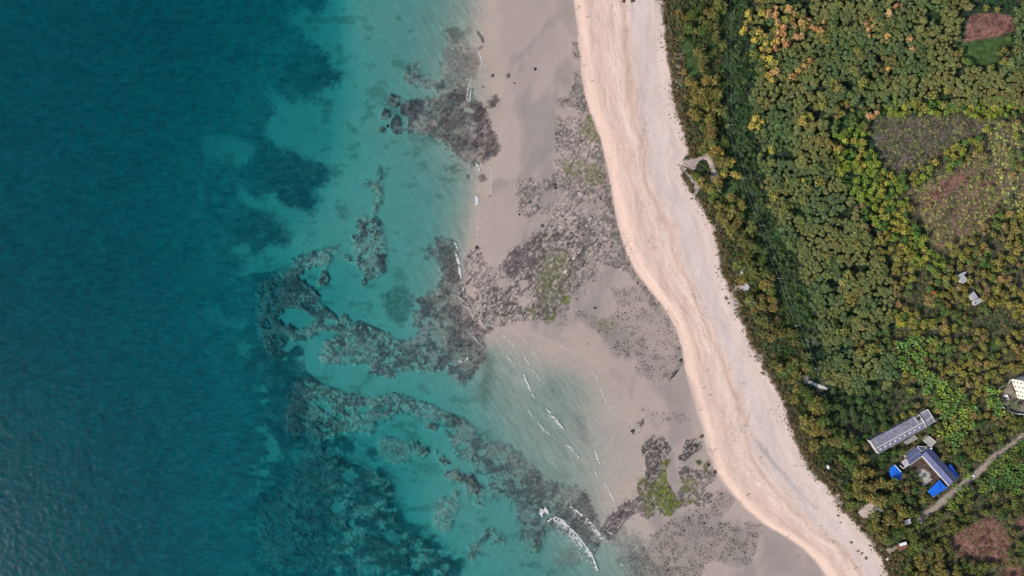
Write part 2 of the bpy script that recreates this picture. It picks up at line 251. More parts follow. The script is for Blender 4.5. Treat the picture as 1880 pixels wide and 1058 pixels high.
# dry rock platform on the tidal flat (mottled), strength = share of rock
PLAT = [
 ([(1050,75),(1058,78),(1064,105),(1056,105),(1050,90)], 3, 2, .6),
 ([(1018,185),(1035,180),(1050,165),(1050,130),(1060,125),(1066,150),(1078,185),(1088,215),(1100,240),(1112,290),(1122,340),(1128,375),(1140,440),(1158,485),(1185,525),(1215,560),(1200,560),(1170,525),(1150,500),(1120,490),(1085,515),(1060,535),(1045,545),(1042,565),(1030,583),(1005,592),(985,590),(960,590),(940,597),(915,602),(895,605),(870,580),(858,545),(850,515),(850,470),(870,450),(885,452),(893,480),(908,500),(912,485),(930,465),(960,450),(975,440),(968,400),(955,380),(950,350),(945,335),(965,325),(985,338),(1000,325),(1018,315),(1015,295),(1018,270),(1017,240),(1025,215)], 4, 5, .62),
 (T_([(100,620),(170,540),(260,490),(330,440),(420,400),(560,400),(700,420),(760,500),(700,580),(600,680),(540,780),(540,850),(420,970),(320,960),(200,970),(0,1000),(0,760),(120,740),(200,740),(190,690)]), 5, 5, .8),
 (X_([(250,265),(330,195),(400,215),(420,240),(440,290),(415,330),(440,350),(410,400),(415,470),(455,540),(470,590),(580,590),(600,620),(480,640),(430,700),(370,680),(350,640),(310,720),(250,690),(240,620),(230,500),(280,440),(280,360)]), 2, 2, .95),
 (X_([(480,330),(510,300),(520,220),(600,215),(640,240),(620,300),(560,330),(530,360),(490,350)]), 2, 2, .9), (X_([(480,390),(530,375),(560,400),(600,410),(700,390),(720,440),(690,490),(640,530),(700,560),(690,610),(600,640),(480,640),(440,590),(480,540),(500,470)]), 2.5, 3, .8), (X_([(585,355),(620,345),(628,375),(600,382)]), 1.2, 1, .9), (X_([(632,380),(670,340),(682,365),(660,405),(635,412)]), 1.2, 1, .9),
 (X_([(0,780),(60,670),(150,590),(250,560),(260,660),(150,740),(100,810),(50,840)]), 5, 4, .85),
 (X_([(195,165),(210,150),(240,110),(280,90),(270,140),(240,185),(205,190)]), 1.5, 1.5, .7), (X_([(395,95),(430,85),(435,110),(415,110)]), 1.2, 1, .7),
]
PATSAND = [ # sand and pools laid over the platform
 (T_([(300,330),(400,300),(420,340),(370,400),(310,430),(300,390)]), 4, 3, .8), (T_([(370,180),(500,160),(540,230),(400,260)]), 6, 5, .55), (B_([(810,720),(870,700),(960,750),(990,800),(860,820)]), 4, 4, .8), (T_([(600,250),(750,220),(760,300),(640,320)]), 6, 5, .6),
 (T_([(240,720),(290,710),(300,750),(255,770)]), 2, 2, 1), (T_([(235,820),(270,800),(300,830),(280,870),(235,860)]), 2, 1.5, 1), (T_([(100,710),(160,690),(185,740),(120,760)]), 3, 2, .9), (T_([(730,600),(860,660),(960,740),(860,780),(770,740),(700,680)]), 5, 4, .9), (F_([(200,950),(265,930),(260,1000),(190,990)]), 2, 1.5, .9),
]
GREENS = [  # bright algae: polygon, feather, ragged, strength
 (X_([(430,320),(445,340),(430,370),(400,400),(415,430),(420,490),(450,550),(470,600),(580,590),(600,605),(480,640),(430,700),(380,660),(330,600),(340,500),(380,420),(370,380)]), 3, 4, 1.0), (X_([(235,460),(300,470),(330,560),(330,690),(270,680),(245,560)]), 5, 4, .55),
 (X_([(490,470),(560,450),(600,490),(590,540),(520,540)]), 4, 4, .75), (X_([(585,355),(620,345),(628,375),(600,382)]), 2, 1, .7), (X_([(632,380),(670,340),(682,365),(660,405),(635,412)]), 2, 1, .7), (X_([(600,540),(630,540),(630,580),(600,580)]), 3, 2, .5), (X_([(380,380),(420,340),(440,330),(420,400)]), 3, 2, .5),
 (T_([(490,820),(545,800),(545,850),(490,860)]), 2, 2, .95), (T_([(470,770),(530,750),(520,800),(470,800)]), 4, 4, .7), (T_([(380,960),(460,900),(470,930),(410,970)]), 3, 3, .9), (T_([(280,890),(340,870),(330,940),(280,920)]), 4, 4, .7), (T_([(380,560),(520,530),(560,640),(480,800),(400,900),(360,760)]), 14, 10, .46),
 (T_([(490,0),(740,0),(760,80),(690,150),(620,110),(520,60)]), 8, 6, .62), (B_([(1040,780),(1080,790),(1130,930),(1120,990),(1040,970),(1010,900)]), 5, 4, .65), (B_([(840,540),(920,535),(920,580),(850,590)]), 6, 3, .25), (J_([(1120,90),(1220,80),(1240,160),(1180,200),(1120,150)]), 5, 4, .4), (F_([(1480,640),(1540,640),(1530,700),(1480,720)]), 5, 4, .5),
]
COBBLE = [ # polygon, feather, ragged, density
 (J_([(850,80),(950,60),(1000,30),(1060,60),(1120,90),(1200,75),(1240,20),(1330,-5),(1500,50),(1560,30),(1640,130),(1690,300),(1700,400),(1600,520),(1480,530),(1390,480),(1400,380),(1330,370),(1230,350),(1180,260),(1130,190),(1050,150),(990,110),(920,160),(860,120)]), 5, 6, .5),
 (J_([(1250,80),(1380,60),(1520,80),(1540,130),(1420,160),(1270,130)]), 4, 4, .5), (J_([(1310,200),(1400,180),(1470,300),(1600,350),(1620,480),(1500,530),(1400,480),(1400,380),(1260,340),(1230,260)]), 5, 5, .9), (J_([(1650,270),(1690,290),(1700,410),(1660,430),(1640,360)]), 2, 2, 1.0), (J_([(1600,520),(1690,400),(1705,410),(1620,520)]), 1.5, 1, 1.6),
 (R_([(-200,900),(-60,820),(0,720),(60,690),(150,620),(250,580),(450,520),(480,420),(560,390),(620,470),(560,560),(530,650),(620,690),(720,640),(820,680),(790,760),(780,850),(740,960),(620,1000),(480,950),(400,940),(330,1080),(-120,1080)]), 5, 6, .98),
 (R_([(480,430),(560,400),(630,480),(570,550),(490,560)]), 3, 3, .6), (F_([(780,130),(1180,100),(1280,560),(1380,800),(1250,760),(1180,560),(1100,400),(900,360)]), 8, 8, .3), (F_([(930,880),(1100,800),(1180,850),(1060,960),(960,1040),(900,960)]), 6, 5, .45), (F_([(560,180),(680,170),(690,240),(640,440),(570,420),(600,300)]), 4, 4, .5),
 (B_([(940,290),(990,290),(1000,400),(950,400)]), 3, 3, .7), (B_([(850,700),(940,660),(960,500),(1010,490),(1030,640),(1070,740),(1020,780),(960,720),(860,740)]), 4, 4, .8), (B_([(800,800),(860,800),(880,1000),(830,1020)]), 4, 4, .7), (J_([(1400,700),(1520,740),(1700,740),(1770,790),(1690,830),(1620,820),(1520,870),(1480,800)]), 5, 4, .3), (F_([(1200,950),(1400,930),(1540,1040),(1250,1053)]), 4, 5, .7),
 ([(1098,240),(1112,300),(1124,360),(1140,440),(1160,490),(1190,535),(1236,600),(1228,602),(1180,545),(1150,500),(1130,450),(1112,370),(1100,310)], 3, 3, .8),
]
# land: soil, grass, paving
FIELD_GREY = H_([(430,180),(500,80),(900,80),(1300,60),(1450,120),(1480,250),(1300,280),(1150,370),(1050,440),(950,500),(820,590),(650,620),(550,560),(480,440),(440,300)])
FIELD_RED = [(1662,350),(1702,338),(1730,318),(1760,307),(1797,286),(1819,307),(1830,325),(1845,343),(1836,372),(1820,400),(1803,423),(1778,438),(1759,460),(1731,471),(1711,463),(1702,434),(1698,411)]
FIELD_EAST = H_([(1480,100),(2100,150),(2100,1000),(1700,1000),(1640,760),(1600,620),(1560,500),(1480,300)])
RED_SOIL = [(S_([(1160,580),(1330,450),(1560,340),(1690,450),(1770,620),(1740,780),(1570,830),(1370,790),(1210,750)]), 8, 10, .88),(H_([(950,850),(1050,720),(1300,620),(1350,680),(1150,820),(1000,930)]), 4, 5, .8), (H_([(1450,720),(1560,680),(1600,720),(1500,770)]), 3, 3, .9), (D_([(1288,415),(1340,170),(1395,138),(1620,128),(1758,165),(1778,300),(1600,365),(1480,385)]), 2, .6, 1),
 (S_([(1200,560),(1350,470),(1560,380),(1580,440),(1400,530),(1250,600)]), 4, 4, .8), (S_([(1240,640),(1400,560),(1500,600),(1650,560),(1700,700),(1560,760),(1400,700),(1260,720)]), 5, 5, .9), (S_([(1650,870),(1800,800),(1900,850),(1900,960),(1640,960)]), 4, 4, .9), (S_([(1760,380),(1900,350),(1900,500),(1800,490)]), 4, 4, .9), (S_([(980,820),(1080,810),(1110,880),(1020,900)]), 3, 3, .6),
 (P_([(1420,20),(1500,10),(1530,70),(1470,110),(1420,70)]), 3, 3, .7), (L_([(930,640),(1000,640),(1000,690),(950,700)]), 3, 3, .6), (S_([(960,220),(1040,220),(1040,260),(980,270)]), 2, 2, .8), (Q_([(670,150),(700,110),(760,90),(800,120),(820,160),(760,130),(690,150)]), 2, 2, .6)]
GREEN_LAWN = [(D_([(1290,420),(1480,390),(1640,370),(1760,320),(1750,430),(1640,480),(1630,600),(1450,640),(1280,540)]), 4, 4, 1), (P_([(1480,130),(1640,120),(1680,200),(1620,300),(1540,240)]), 4, 4, .8), (L_([(1500,620),(1580,560),(1640,670),(1540,720)]), 3, 3, .8), (C_([(240,430),(340,360),(420,560),(480,700),(380,800),(300,700),(280,560)]), 5, 5, .8), (G_([(660,720),(800,680),(780,820),(720,900),(640,860)]), 5, 5, .7)]
BARE = [  # pale sand inside the wood edge: polygon, feather, ragged, strength
 (G_([(280,490),(440,460),(500,410),(560,470),(580,560),(620,640),(600,690),(560,710),(540,640),(530,530),(480,470),(420,520),(380,600),(330,560),(300,560),(380,680),(440,730),(470,740),(420,780),(410,840),(380,860),(390,760),(320,650),(260,540)]), 1.5, 2, .9),
 (C_([(180,460),(270,480),(290,880),(210,860),(170,640)]), 5, 3, .35), (K_([(740,690),(820,630),(850,640),(870,680),(800,690),(760,720)]), 2, 2, .7), (K_([(700,720),(780,740),(840,820),(820,900),(760,860),(740,780)]), 2, 2, .8), (K_([(500,30),(600,60),(580,230),(540,200)]), 2, 2, .6), (K_([(740,430),(840,420),(860,500),(800,560),(760,500)]), 4, 4, .25),
 (O_([(940,280),(1040,260),(1060,360),(1000,380)]), 3, 3, .6), (O_([(1060,500),(1160,600),(1240,720),(1260,860),(1160,780),(1100,640)]), 4, 4, .6), (O_([(1410,470),(1480,480),(1500,530),(1420,560),(1390,540)]), 3, 3, .5), (O_([(1400,60),(1560,40),(1580,180),(1460,200)]), 6, 5, .2), (O_([(1560,440),(1660,430),(1680,540),(1620,560)]), 4, 4, .25),
 (S_([(280,310),(350,240),(470,230),(540,300),(440,330),(370,380),(300,360)]), 2, 2, .95), (S_([(540,680),(650,640),(690,670),(640,710),(560,730)]), 2, 2, .7), (S_([(60,120),(120,150),(130,300),(100,300)]), 2, 2, .8), (S_([(860,680),(960,640),(980,680),(900,720)]), 3, 2, .6), (S_([(930,760),(970,780),(1040,930),(990,930)]), 2, 2, .7), (S_([(300,440),(400,600),(520,660),(500,720),(330,640),(250,480)]), 4, 4, .5)]
YARD = [(1838,712),(1850,704),(1862,702),(1900,705),(1900,764),(1880,762),(1861,757),(1850,751),(1841,744),(1837,734)]
COURT = Q_([(580,660),(700,580),(790,660),(880,770),(830,830),(720,860),(640,800)])
ROAD = [(1960,735),(1930,762),(1905,783),(1880,800),(1850,822),(1820,843),(1795,868),(1770,888),(1745,908),(1722,928),(1700,945),(1688,958)]
FOOTPATH = [(1697,965),(1690,1005),(1700,1030),(1715,1058),(1740,1120)]
TRACK = [(1340,-60),(1341,0),(1338,60),(1340,130),(1342,200),(1345,245),(1353,285),(1363,330),(1380,375),(1396,415),(1418,470),(1436,515),(1452,550),(1470,595)]

def compute_fields(U, V):
    """all surface fields at survey coordinates U, V"""
    n1 = fbm(U / 28, V / 28, 11, 4); n2 = fbm(U / 28 + 50, V / 28 + 31, 21, 4)
    m1 = fbm(U / 7, V / 7, 31, 3); m2 = fbm(U / 7 + 9, V / 7 + 4, 41, 3)
    k1 = fbm(U / 2.6, V / 2.6, 51, 2); k2 = fbm(U / 2.6 + 5, V / 2.6 + 8, 61, 2)
    def warped(r):
        return U + (n1 * 2.0 + m1 * 2.2 + k1 * .9) * r, V + (n2 * 2.0 + m2 * 2.2 + k2 * .9) * r
    def mask(p, f, r):
        u, v = warped(r)
        return ss(-f, f, poly_sd(u, v, p, margin=max(20, f * 3 + 3 * r)))
    F = {}
    xb = xline(BERM, V) + (n1 * 5 + m1 * 1.0); xv = xline(VEGL, V) + n1 * 5 + m1 * 3
    F['berm'] = U - xb                       # >0 : inland of the berm foot
    F['vegl'] = U - xv
    d = depth_field(U, V)
    d = d + (fbm(U / 60, V / 60, 71, 4) * 0.35) * ss(.1, 2.5, d) + (fbm(U / 45, V / 18, 75, 3) * 0.05) * (1 - ss(.1, 1, np.abs(d)))
    # weed
    u, v = warped(9)
    weed = ss(-10, 10, poly_sd(u, v, DEEP, 60)) * (0.86 + 0.5 * fbm(U / 14, V / 9, 81, 4) + .35 * n1)
    for p, f, r, s in LIGHT: weed = weed * (1 - min(1, s * 1.15) * mask(p, f, r))
    w2 = [(455,505),(500,490),(540,500),(570,540),(590,580),(560,600),(560,640),(585,670),(640,700),(560,700),(570,760),(620,800),(690,825),(720,880),(730,940),(790,985),(850,1030),(850,1120),(440,1120),(450,800)]
    w2m = mask(w2, 14, 9) * ss(-.16, .10, fbm(U / 24, V / 15, 85, 4) + .5 * m1 + .25 * k1) * ss(425, 570, U + n1 * 170 + m1 * 40)
    weed = np.maximum(weed, mask(w2, 9, 8) * ss(-.13, .06, fbm(U / 20, V / 13, 83, 4) + .35 * m1) * .92)
    def rmask(p, f, r, amp):
        u, v = warped(r)
        sd = poly_sd(u, v, p, margin=30)
        return ss(-f, f, sd + (n1 * 10 + m1 * 16 + k1 * 11) * amp)
    reef = np.zeros_like(U); rid = np.zeros(U.shape, np.int16); lift = np.zeros_like(U); rim = np.zeros_like(U)
    names = []
    for name, p, f, r, s, l in REEF:
        m = rmask(p, f * 1.3, r * .7, .55 + .12 * r if f > 2.2 else .25)
        if name not in names or name == 'reef_i': names.append(name)
        k = len(names) if name == 'reef_i' else names.index(name) + 1
        big = m > np.maximum(reef, .3)
        rid[big] = k
        ml = ss(-7, 8, poly_sd(*warped(r), p, margin=30)); lift = np.maximum(lift, l * ml * .8)
        rim = np.maximum(rim * (1 - m), np.exp(-((m - .5) / .3) ** 2) * s)
        reef = np.maximum(reef, m * s)
    gaps = ss(.07, .15, fbm(U / 13 + n2 * 1.5, V / 10 + n1 * 1.5, 201, 3) + .35 * k1) * ss(.25, .8, d)
    reef = reef * (1 - .85 * gaps); lift = lift * (1 - .5 * gaps); w2m = w2m * (1 - .8 * ss(.03, .12, fbm(U / 17 + n2, V / 12, 205, 3) + .4 * k1))
    fade = ss(430, 540, U + (V - 600) * .1 + n1 * 60); reef = reef * (.15 + .85 * fade); rim = rim * fade
    for p, f, r, s in HOLES:
        m = mask(p, f, r)
        edge = np.exp(-((m - .5) / .3) ** 2) * s
        rim = np.maximum(rim * (1 - m), edge * np.clip(reef * 1.3, 0, 1)); reef = reef * (1 - s * m); weed = weed * (1 - s * m)
        rid[(m * s) > .5] = 0; lift = lift * (1 - s * m); w2m = w2m * (1 - s * m)
    for name, p, f, r, s, l in REEF2:
        m = mask(p, f, r)
        names.append(name)
        rid[m > .5] = len(names)
        lift = np.maximum(lift, l * .8 * ss(-3, 3, poly_sd(*warped(r), p, margin=20))); rim = np.maximum(rim * (1 - m), np.exp(-((m - .5) / .35) ** 2) * s); reef = np.maximum(reef, m * s)
    plat = np.zeros_like(U)
    for p, f, r, s in PLAT: plat = np.maximum(plat, s * mask(p, f, r))
    for p, f, r, s in PATSAND: plat = plat * (1 - s * mask(p, f, r))
    green = np.zeros_like(U)
    for p, f, r, s in GREENS: green = np.maximum(green, s * mask(p, f, r))
    cob = np.zeros_like(U)
    for p, f, r, s in COBBLE: cob = np.maximum(cob, s * mask(p, f, r))
    sea_side = ss(2, -2, F['berm'])
    reef *= sea_side; plat *= sea_side; cob *= ss(4, -1, F['berm']); weed *= sea_side
    F.update(reef=reef, rid=rid, rim=rim * sea_side, plat=plat, green=green * sea_side, cob=cob, weed=np.clip(weed, 0, 1), names=names, depth0=d)
    # ---- height -------------------------------------------------------------
    lump = fbm(U / 9, V / 9, 91, 4); fine = fbm(U / 3.2, V / 3.2, 95, 3)
    # bedding of the rock: ridges running from lower left to upper right
    sx = U * 0.62 - V * -0.78; sy = U * 0.78 - V * 0.62
    along, across = (U * 0.66 - V * 0.75), (U * 0.75 + V * 0.66)
    strata = fbm(along / 26 + n1 * 1.2, across / 3.4 + n2 * 1.2, 101, 3)
    F['strata'] = strata
    lift_m = lift
    z = -d
    z = np.where(d > 0, -d * (1 - lift_m) + reef * (lump * .22 + fine * .16) * ss(0, .5, d), z)
    z = z + np.clip(reef * lift - .3, 0, 1) * (0.04 + lump * .45 + strata * .35) * ss(1.6, .3, d)
    flatz = ss(.05, -.05, d)
    z = z + plat * (0.10 + lump * .55 + strata * .5 + fine * .25)
    z = z + green * plat * .1
    t = np.clip((U - xb) / np.maximum(xv - xb, 20), 0, 1.0)
    F['bt'] = (U - xb) / np.maximum(xv - xb, 20)
    inland = U - xb
    beach = 0.30 + ss(0, 26, inland) * 1.1 + t * 1.9 + fbm(U / 40, V / 90, 111, 3) * .8 * ss(5, 40, inland)
    landz = 3.6 + np.clip(U - xv, 0, 600) * .0035 + fbm(U / 90, V / 90, 121, 3) * 1.2 * ss(0, 60, U - xv)
    zl = beach + (landz - 3.3) * ss(-4, 40, U - xv)
    z = np.where(inland > 0, np.maximum(zl, .25), np.minimum(z, .55) if False else z)
    w = ss(-14, 0, inland)
    z = np.where(inland <= 0, z * (1 - w) + np.maximum(z, .30) * w, z)
    F['z'] = z
    F['lump'] = lump; F['fine'] = fine; F['n1'] = n1; F['m1'] = m1; F['lift'] = lift_m
    # ---- surface colour ------------------------------------------------------
    def mixc(c, new, m):
        m = np.clip(m, 0, 1)[..., None]
        return c * (1 - m) + new * m
    col = np.zeros(U.shape + (3,), np.float32) + lin(190, 174, 163) / LK
    # sea floor sand: slightly duller offshore
    col *= (1 + .16 * fbm(U / 40, V / 40, 131, 4) + .05 * fine)[..., None]
    col = mixc(col, np.array([.300, .272, .232], np.float32) * (1 + .12 * n1)[..., None], ss(.02, .3, d) * .9)
    col = mixc(col, np.array([.385, .350, .300], np.float32) * (1 + .12 * n1)[..., None], ss(.6, 1.3, d) * .9)
    pt = np.zeros_like(U)
    for p, f, s in SMUDGE: pt = np.maximum(pt, s * mask(p, f, 6))
    pt = np.maximum(pt, .35 * ss(.10, .26, fbm(U / 26, V / 17, 187, 4)) * ss(.3, .9, d))
    col = mixc(col, np.array([.075, .085, .062], np.float32), pt * (1 + 1.2 * fine))
    caustic_streak = fbm((U * .83 - V * .55) / 3.6 + n1 * 2, (U * .55 + V * .83) / 24, 181, 3)  # streaks of light bent by the waves, painted into the shallow sand colour
    col = col * (1 + .42 * caustic_streak * ss(.02, .2, d) * ss(1.3, .5, d))[..., None]
    # wet sand flat: drier banks, damp hollows
    wet = fbm(U / 30 + V / 200, V / 70, 141, 4)
    flat = ss(.0, -.08, d)
    col = mixc(col, alb(190, 172, 164), flat * ss(-.2, .25, wet) * .8)
    col = mixc(col, alb(152, 144, 140), flat * ss(.12, -.25, wet) * .7)
    for p, f, c, s in FLATS: col = mixc(col, alb(*c), mask(p, f, 3) * s * ss(.12, -.02, d))
    col = mixc(col, alb(196, 176, 165), flat * ss(-60, -4, F['berm']) * .35)
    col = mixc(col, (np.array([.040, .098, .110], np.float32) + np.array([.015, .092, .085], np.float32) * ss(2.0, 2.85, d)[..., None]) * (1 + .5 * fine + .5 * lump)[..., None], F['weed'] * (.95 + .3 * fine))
    for p, f, r, s in LIGHT: w2m = w2m * (1 - s * mask(p, f, r))
    col = mixc(col, np.array([.058, .076, .086], np.float32) * (1 + 1.4 * fine + .8 * lump)[..., None], w2m * .62 * (1 + .8 * fine))
    # offshore weed is greener / reef brown-grey
    weedc = np.array([.030, .034, .030], np.float32)
    rockc = np.array([.058, .044, .050], np.float32)
    rc = rockc * (1 + 1.6 * lump + 1.3 * fine + .25 * strata + 1.6 * n1)[..., None]
    rc = np.clip(mixc(rc, np.array([.028, .026, .030], np.float32), ss(-.04, .18, -lump + fine * .8) * .85), .012, 1)
    rc = mixc(rc, alb(150, 140, 135), ss(.10, .24, strata + fine * .6) * .4 * ss(1.0, .4, d))
    thin = ss(-.06, .16, fbm(U / 22 + 3, V / 22, 171, 4) + .5 * lump - .04)
    speck = ss(.10, .2, fbm(U / 4.5, V / 4.5, 191, 3)) * ss(.7, 1.6, d)
    col = mixc(col, rc, (1 - .6 * speck) * reef * (1.0 + .7 * (lump + fine)) * (1 - .5 * thin))
    col = mixc(col, np.array([.020, .024, .028], np.float32), F['rim'] * .5)
    # dry platform: mottled rock with sand in the joints
    mott = ss(-.12, .16, lump * .5 + strata * .7 + fine * .8 + (plat - .55) * .5)
    pc = np.array([.165, .142, .128], np.float32) * (1 + 1.4 * strata + 1.6 * fine)[..., None]
    pc = mixc(pc, np.array([.045, .038, .040], np.float32), ss(-.02, .17, -strata + fine * .9) * .9)
    pc = mixc(pc, np.array([.42, .40, .36], np.float32), ss(.14, .26, strata * .9 - fine * .5) * .6)
    shelf = ss(.02, .13, lump + .5 * fine + .4 * n1); pc = mixc(pc, np.array([.058, .052, .050], np.float32) * (1 + 1.2 * fine + 1.2 * strata)[..., None], shelf * .7)
    purple = ss(905, 870, U + (V - 520) * .35) * ss(420, 470, V) + mask(T_([(100,620),(170,540),(330,470),(330,620),(230,760),(150,700)]), 10, 6) + mask(X_([(0,780),(60,670),(150,590),(250,560),(260,660),(150,740),(100,810),(50,840)]), 8, 5)
    pc = mixc(pc, np.array([.075, .058, .066], np.float32) * (1 + 1.8 * strata + 1.4 * fine)[..., None], purple * .75)
    col = mixc(col, np.clip(pc, .012, 1), np.clip(plat * 1.15, 0, 1) * mott)
    ga = green * (0.75 + 1.3 * m1 + .9 * fine)
    col = mixc(col, np.array([.10, .125, .018], np.float32) * (1 + 1.6 * fine + 1.2 * lump)[..., None], np.clip(ga, 0, .95))
    col = mixc(col, alb(120, 115, 108), np.clip(cob, 0, 1) * .38)
    # ---- beach ---------------------------------------------------------------
    bt = F['bt']; wob = fbm(U / 50, V / 120, 151, 3) * .22 + fbm(U / 14, V / 60, 155, 3) * .06
    b = bt + wob
    bc = np.zeros_like(col) + alb(226, 199, 184)
    bc = mixc(bc, alb(214, 187, 171), ss(.22, .25, b) * ss(.30, .27, b) * .5)
    bc = mixc(bc, alb(236, 212, 197), ss(.36, .40, b) * ss(.50, .44, b) * .9)
    bc = mixc(bc, alb(204, 178, 162), ss(.48, .50, b + fine * .03) * ss(.55, .52, b) * .7)
    bc = mixc(bc, alb(221, 202, 194), ss(.52, .62, b))
    bc = mixc(bc, alb(208, 197, 195), ss(.66, .70, b) * ss(.78, .74, b) * .45)
    bc = mixc(bc, alb(229, 208, 198), ss(.82, .90, b) * .6)
    lines = fbm(U / 5 - V / 200, V / 110 + U / 400, 161, 3)
    # tide marks follow the curve of the beach
    tm = fbm(bt * 30 + n1 * 3 + V / 300, V / 70, 165, 4, .65)
    tl = fbm(bt * 55 + n1 * 9 + m1 * 2, V / 38, 167, 3)
    bc = mixc(bc, alb(198, 172, 156), ss(.12, .24, tl) * ss(.05, .2, bt) * ss(.75, .5, bt) * .6)
    bc = mixc(bc, alb(242, 222, 208), ss(.14, .26, -tl) * ss(.05, .2, bt) * ss(.95, .6, bt) * .25)
    for t0, a_, w_ in ((.60, .30, 1.1), (.635, .30, 1.1), (.80, .22, 1.0), (.30, .22, 1.2)):
        off = (bt - t0 - fbm(V / 60 + t0 * 40, V * 0 + t0 * 9, 211, 2) * .16) * np.maximum(xv - xb, 20)
        bc = mixc(bc, alb(186, 168, 156), np.exp(-(off / w_) ** 2) * a_ * ss(-.1, .15, fbm(U / 30, V / 30, 213, 3)))
    bc = mixc(bc, alb(196, 176, 164), ss(.12, .24, fbm(U / 3.2, V / 3.2, 217, 2) * .6 + fbm(U / 40, V / 60, 219, 2)) * .14)
    ring = np.hypot(U - 1156, (V - 15) * .85)
    bc = mixc(bc, alb(176, 166, 160), np.exp(-((ring - 4.6) / .9) ** 2) * .55)
    bc = bc * (1 + .26 * tm + .05 * fine)[..., None]
    onb = ss(-1.2, 1.2, F['berm'])
    col = col * (1 - onb[..., None]) + bc * onb[..., None]
    col = mixc(col, alb(158, 150, 147), onb * ss(9, 0, F['berm']) * ss(620, 760, V) * .6)
    # grey band at the south end
    col = mixc(col, alb(168, 160, 160), onb * mask(R_([(760,0),(860,120),(960,260),(1060,380),(1200,540),(1240,560),(1100,430),(1000,330),(900,220),(800,100)]), 4, 2) * .8)
    col = mixc(col, alb(172, 160, 154), mask([(1262,690),(1272,700),(1296,790),(1316,860),(1340,900),(1326,890),(1300,850),(1284,790)], 7, 3) * .5)
    # ---- land ----------------------------------------------------------------
    onl = ss(-3, 5, F['vegl'] + m1 * 12)
    gr = np.zeros_like(col) + np.array([.022, .036, .024], np.float32)
    gr = mixc(gr, np.array([.060, .055, .036], np.float32), ss(.02, .22, n1))
    gr = mixc(gr, np.array([.030, .062, .030], np.float32), ss(.0, .2, n2))
    gr = gr * (1 + 1.2 * fine + .8 * m1)[..., None]
    gr = mixc(gr, np.array([.14, .105, .075], np.float32), ss(34, 0, F['vegl']) * (.5 + m2))
    east = ss(1600, 1660, U)
    gr = mixc(gr, np.array([.085, .075, .048], np.float32) * (1 + 1.5 * fine + m1)[..., None], east * ss(180, 260, V) * .75)
    td = line_d(*warped(2), TRACK, 60)
    gr = mixc(gr, np.array([.040, .070, .034], np.float32) * (1 + 1.5 * fine + 1.2 * m1)[..., None], ss(26, 8, td) * .8)
    def lay(gr, p, f, r, c, s): return mixc(gr, c, mask(p, f, r) * s)
    tuft = (1 + 1.8 * fine + 1.0 * m1)[..., None]
    gr = lay(gr, FIELD_GREY, 4, 4, np.array([.105, .088, .078], np.float32) * tuft, .95)
    gr = lay(gr, FIELD_RED, 5, 5, np.array([.150, .100, .075], np.float32) * tuft, .95)
    gr = lay(gr, FIELD_EAST, 8, 6, np.array([.115, .105, .064], np.float32) * tuft, .9)
    for p, f, r, s in RED_SOIL: gr = lay(gr, p, f, r, np.array([.160, .082, .066], np.float32) * (1 + 1.6 * m1 + 1.6 * fine)[..., None], s)
    for p, f, r, s in GREEN_LAWN: gr = lay(gr, p, f, r, np.array([.052, .090, .028], np.float32) * (1 + 1.0 * m1 + .8 * fine)[..., None], s)
    for p, f, r, s in BARE: gr = lay(gr, p, f, r, alb(196, 180, 172) * (1 + .8 * m1)[..., None], s)
    gr = lay(gr, YARD, 3, 4, np.array([.17, .145, .115], np.float32) * (1 + 1.6 * m1 + 1.0 * fine)[..., None], .85)
    gr = lay(gr, COURT, 2, 1, np.array([.085, .060, .050], np.float32) * (1 + 1.4 * m1 + fine)[..., None], .9)
    gr = lay(gr, Q_([(650,710),(720,690),(780,740),(770,800),(720,850),(700,790)]), 1.2, 1, np.array([.40, .38, .34], np.float32), .9)
    gr = mixc(gr, alb(172, 160, 146) * (1 + .5 * m1)[..., None], ss(3.0, 1.6, line_d(*warped(.6), FOOTPATH, 20)) * .7)
    F['road'] = line_d(*warped(.5), ROAD, 30)
    gr = mixc(gr, alb(168, 156, 144) * (1 + .5 * m1 + .3 * fine)[..., None], ss(7.4, 4.2, F['road'] + fine * 9 + m1 * 6))
    col = col * (1 - onl[..., None]) + gr * onl[..., None]
    F['col'] = np.clip(col, .006, .8)
    F['onl'] = onl; F['onb'] = onb
    return F

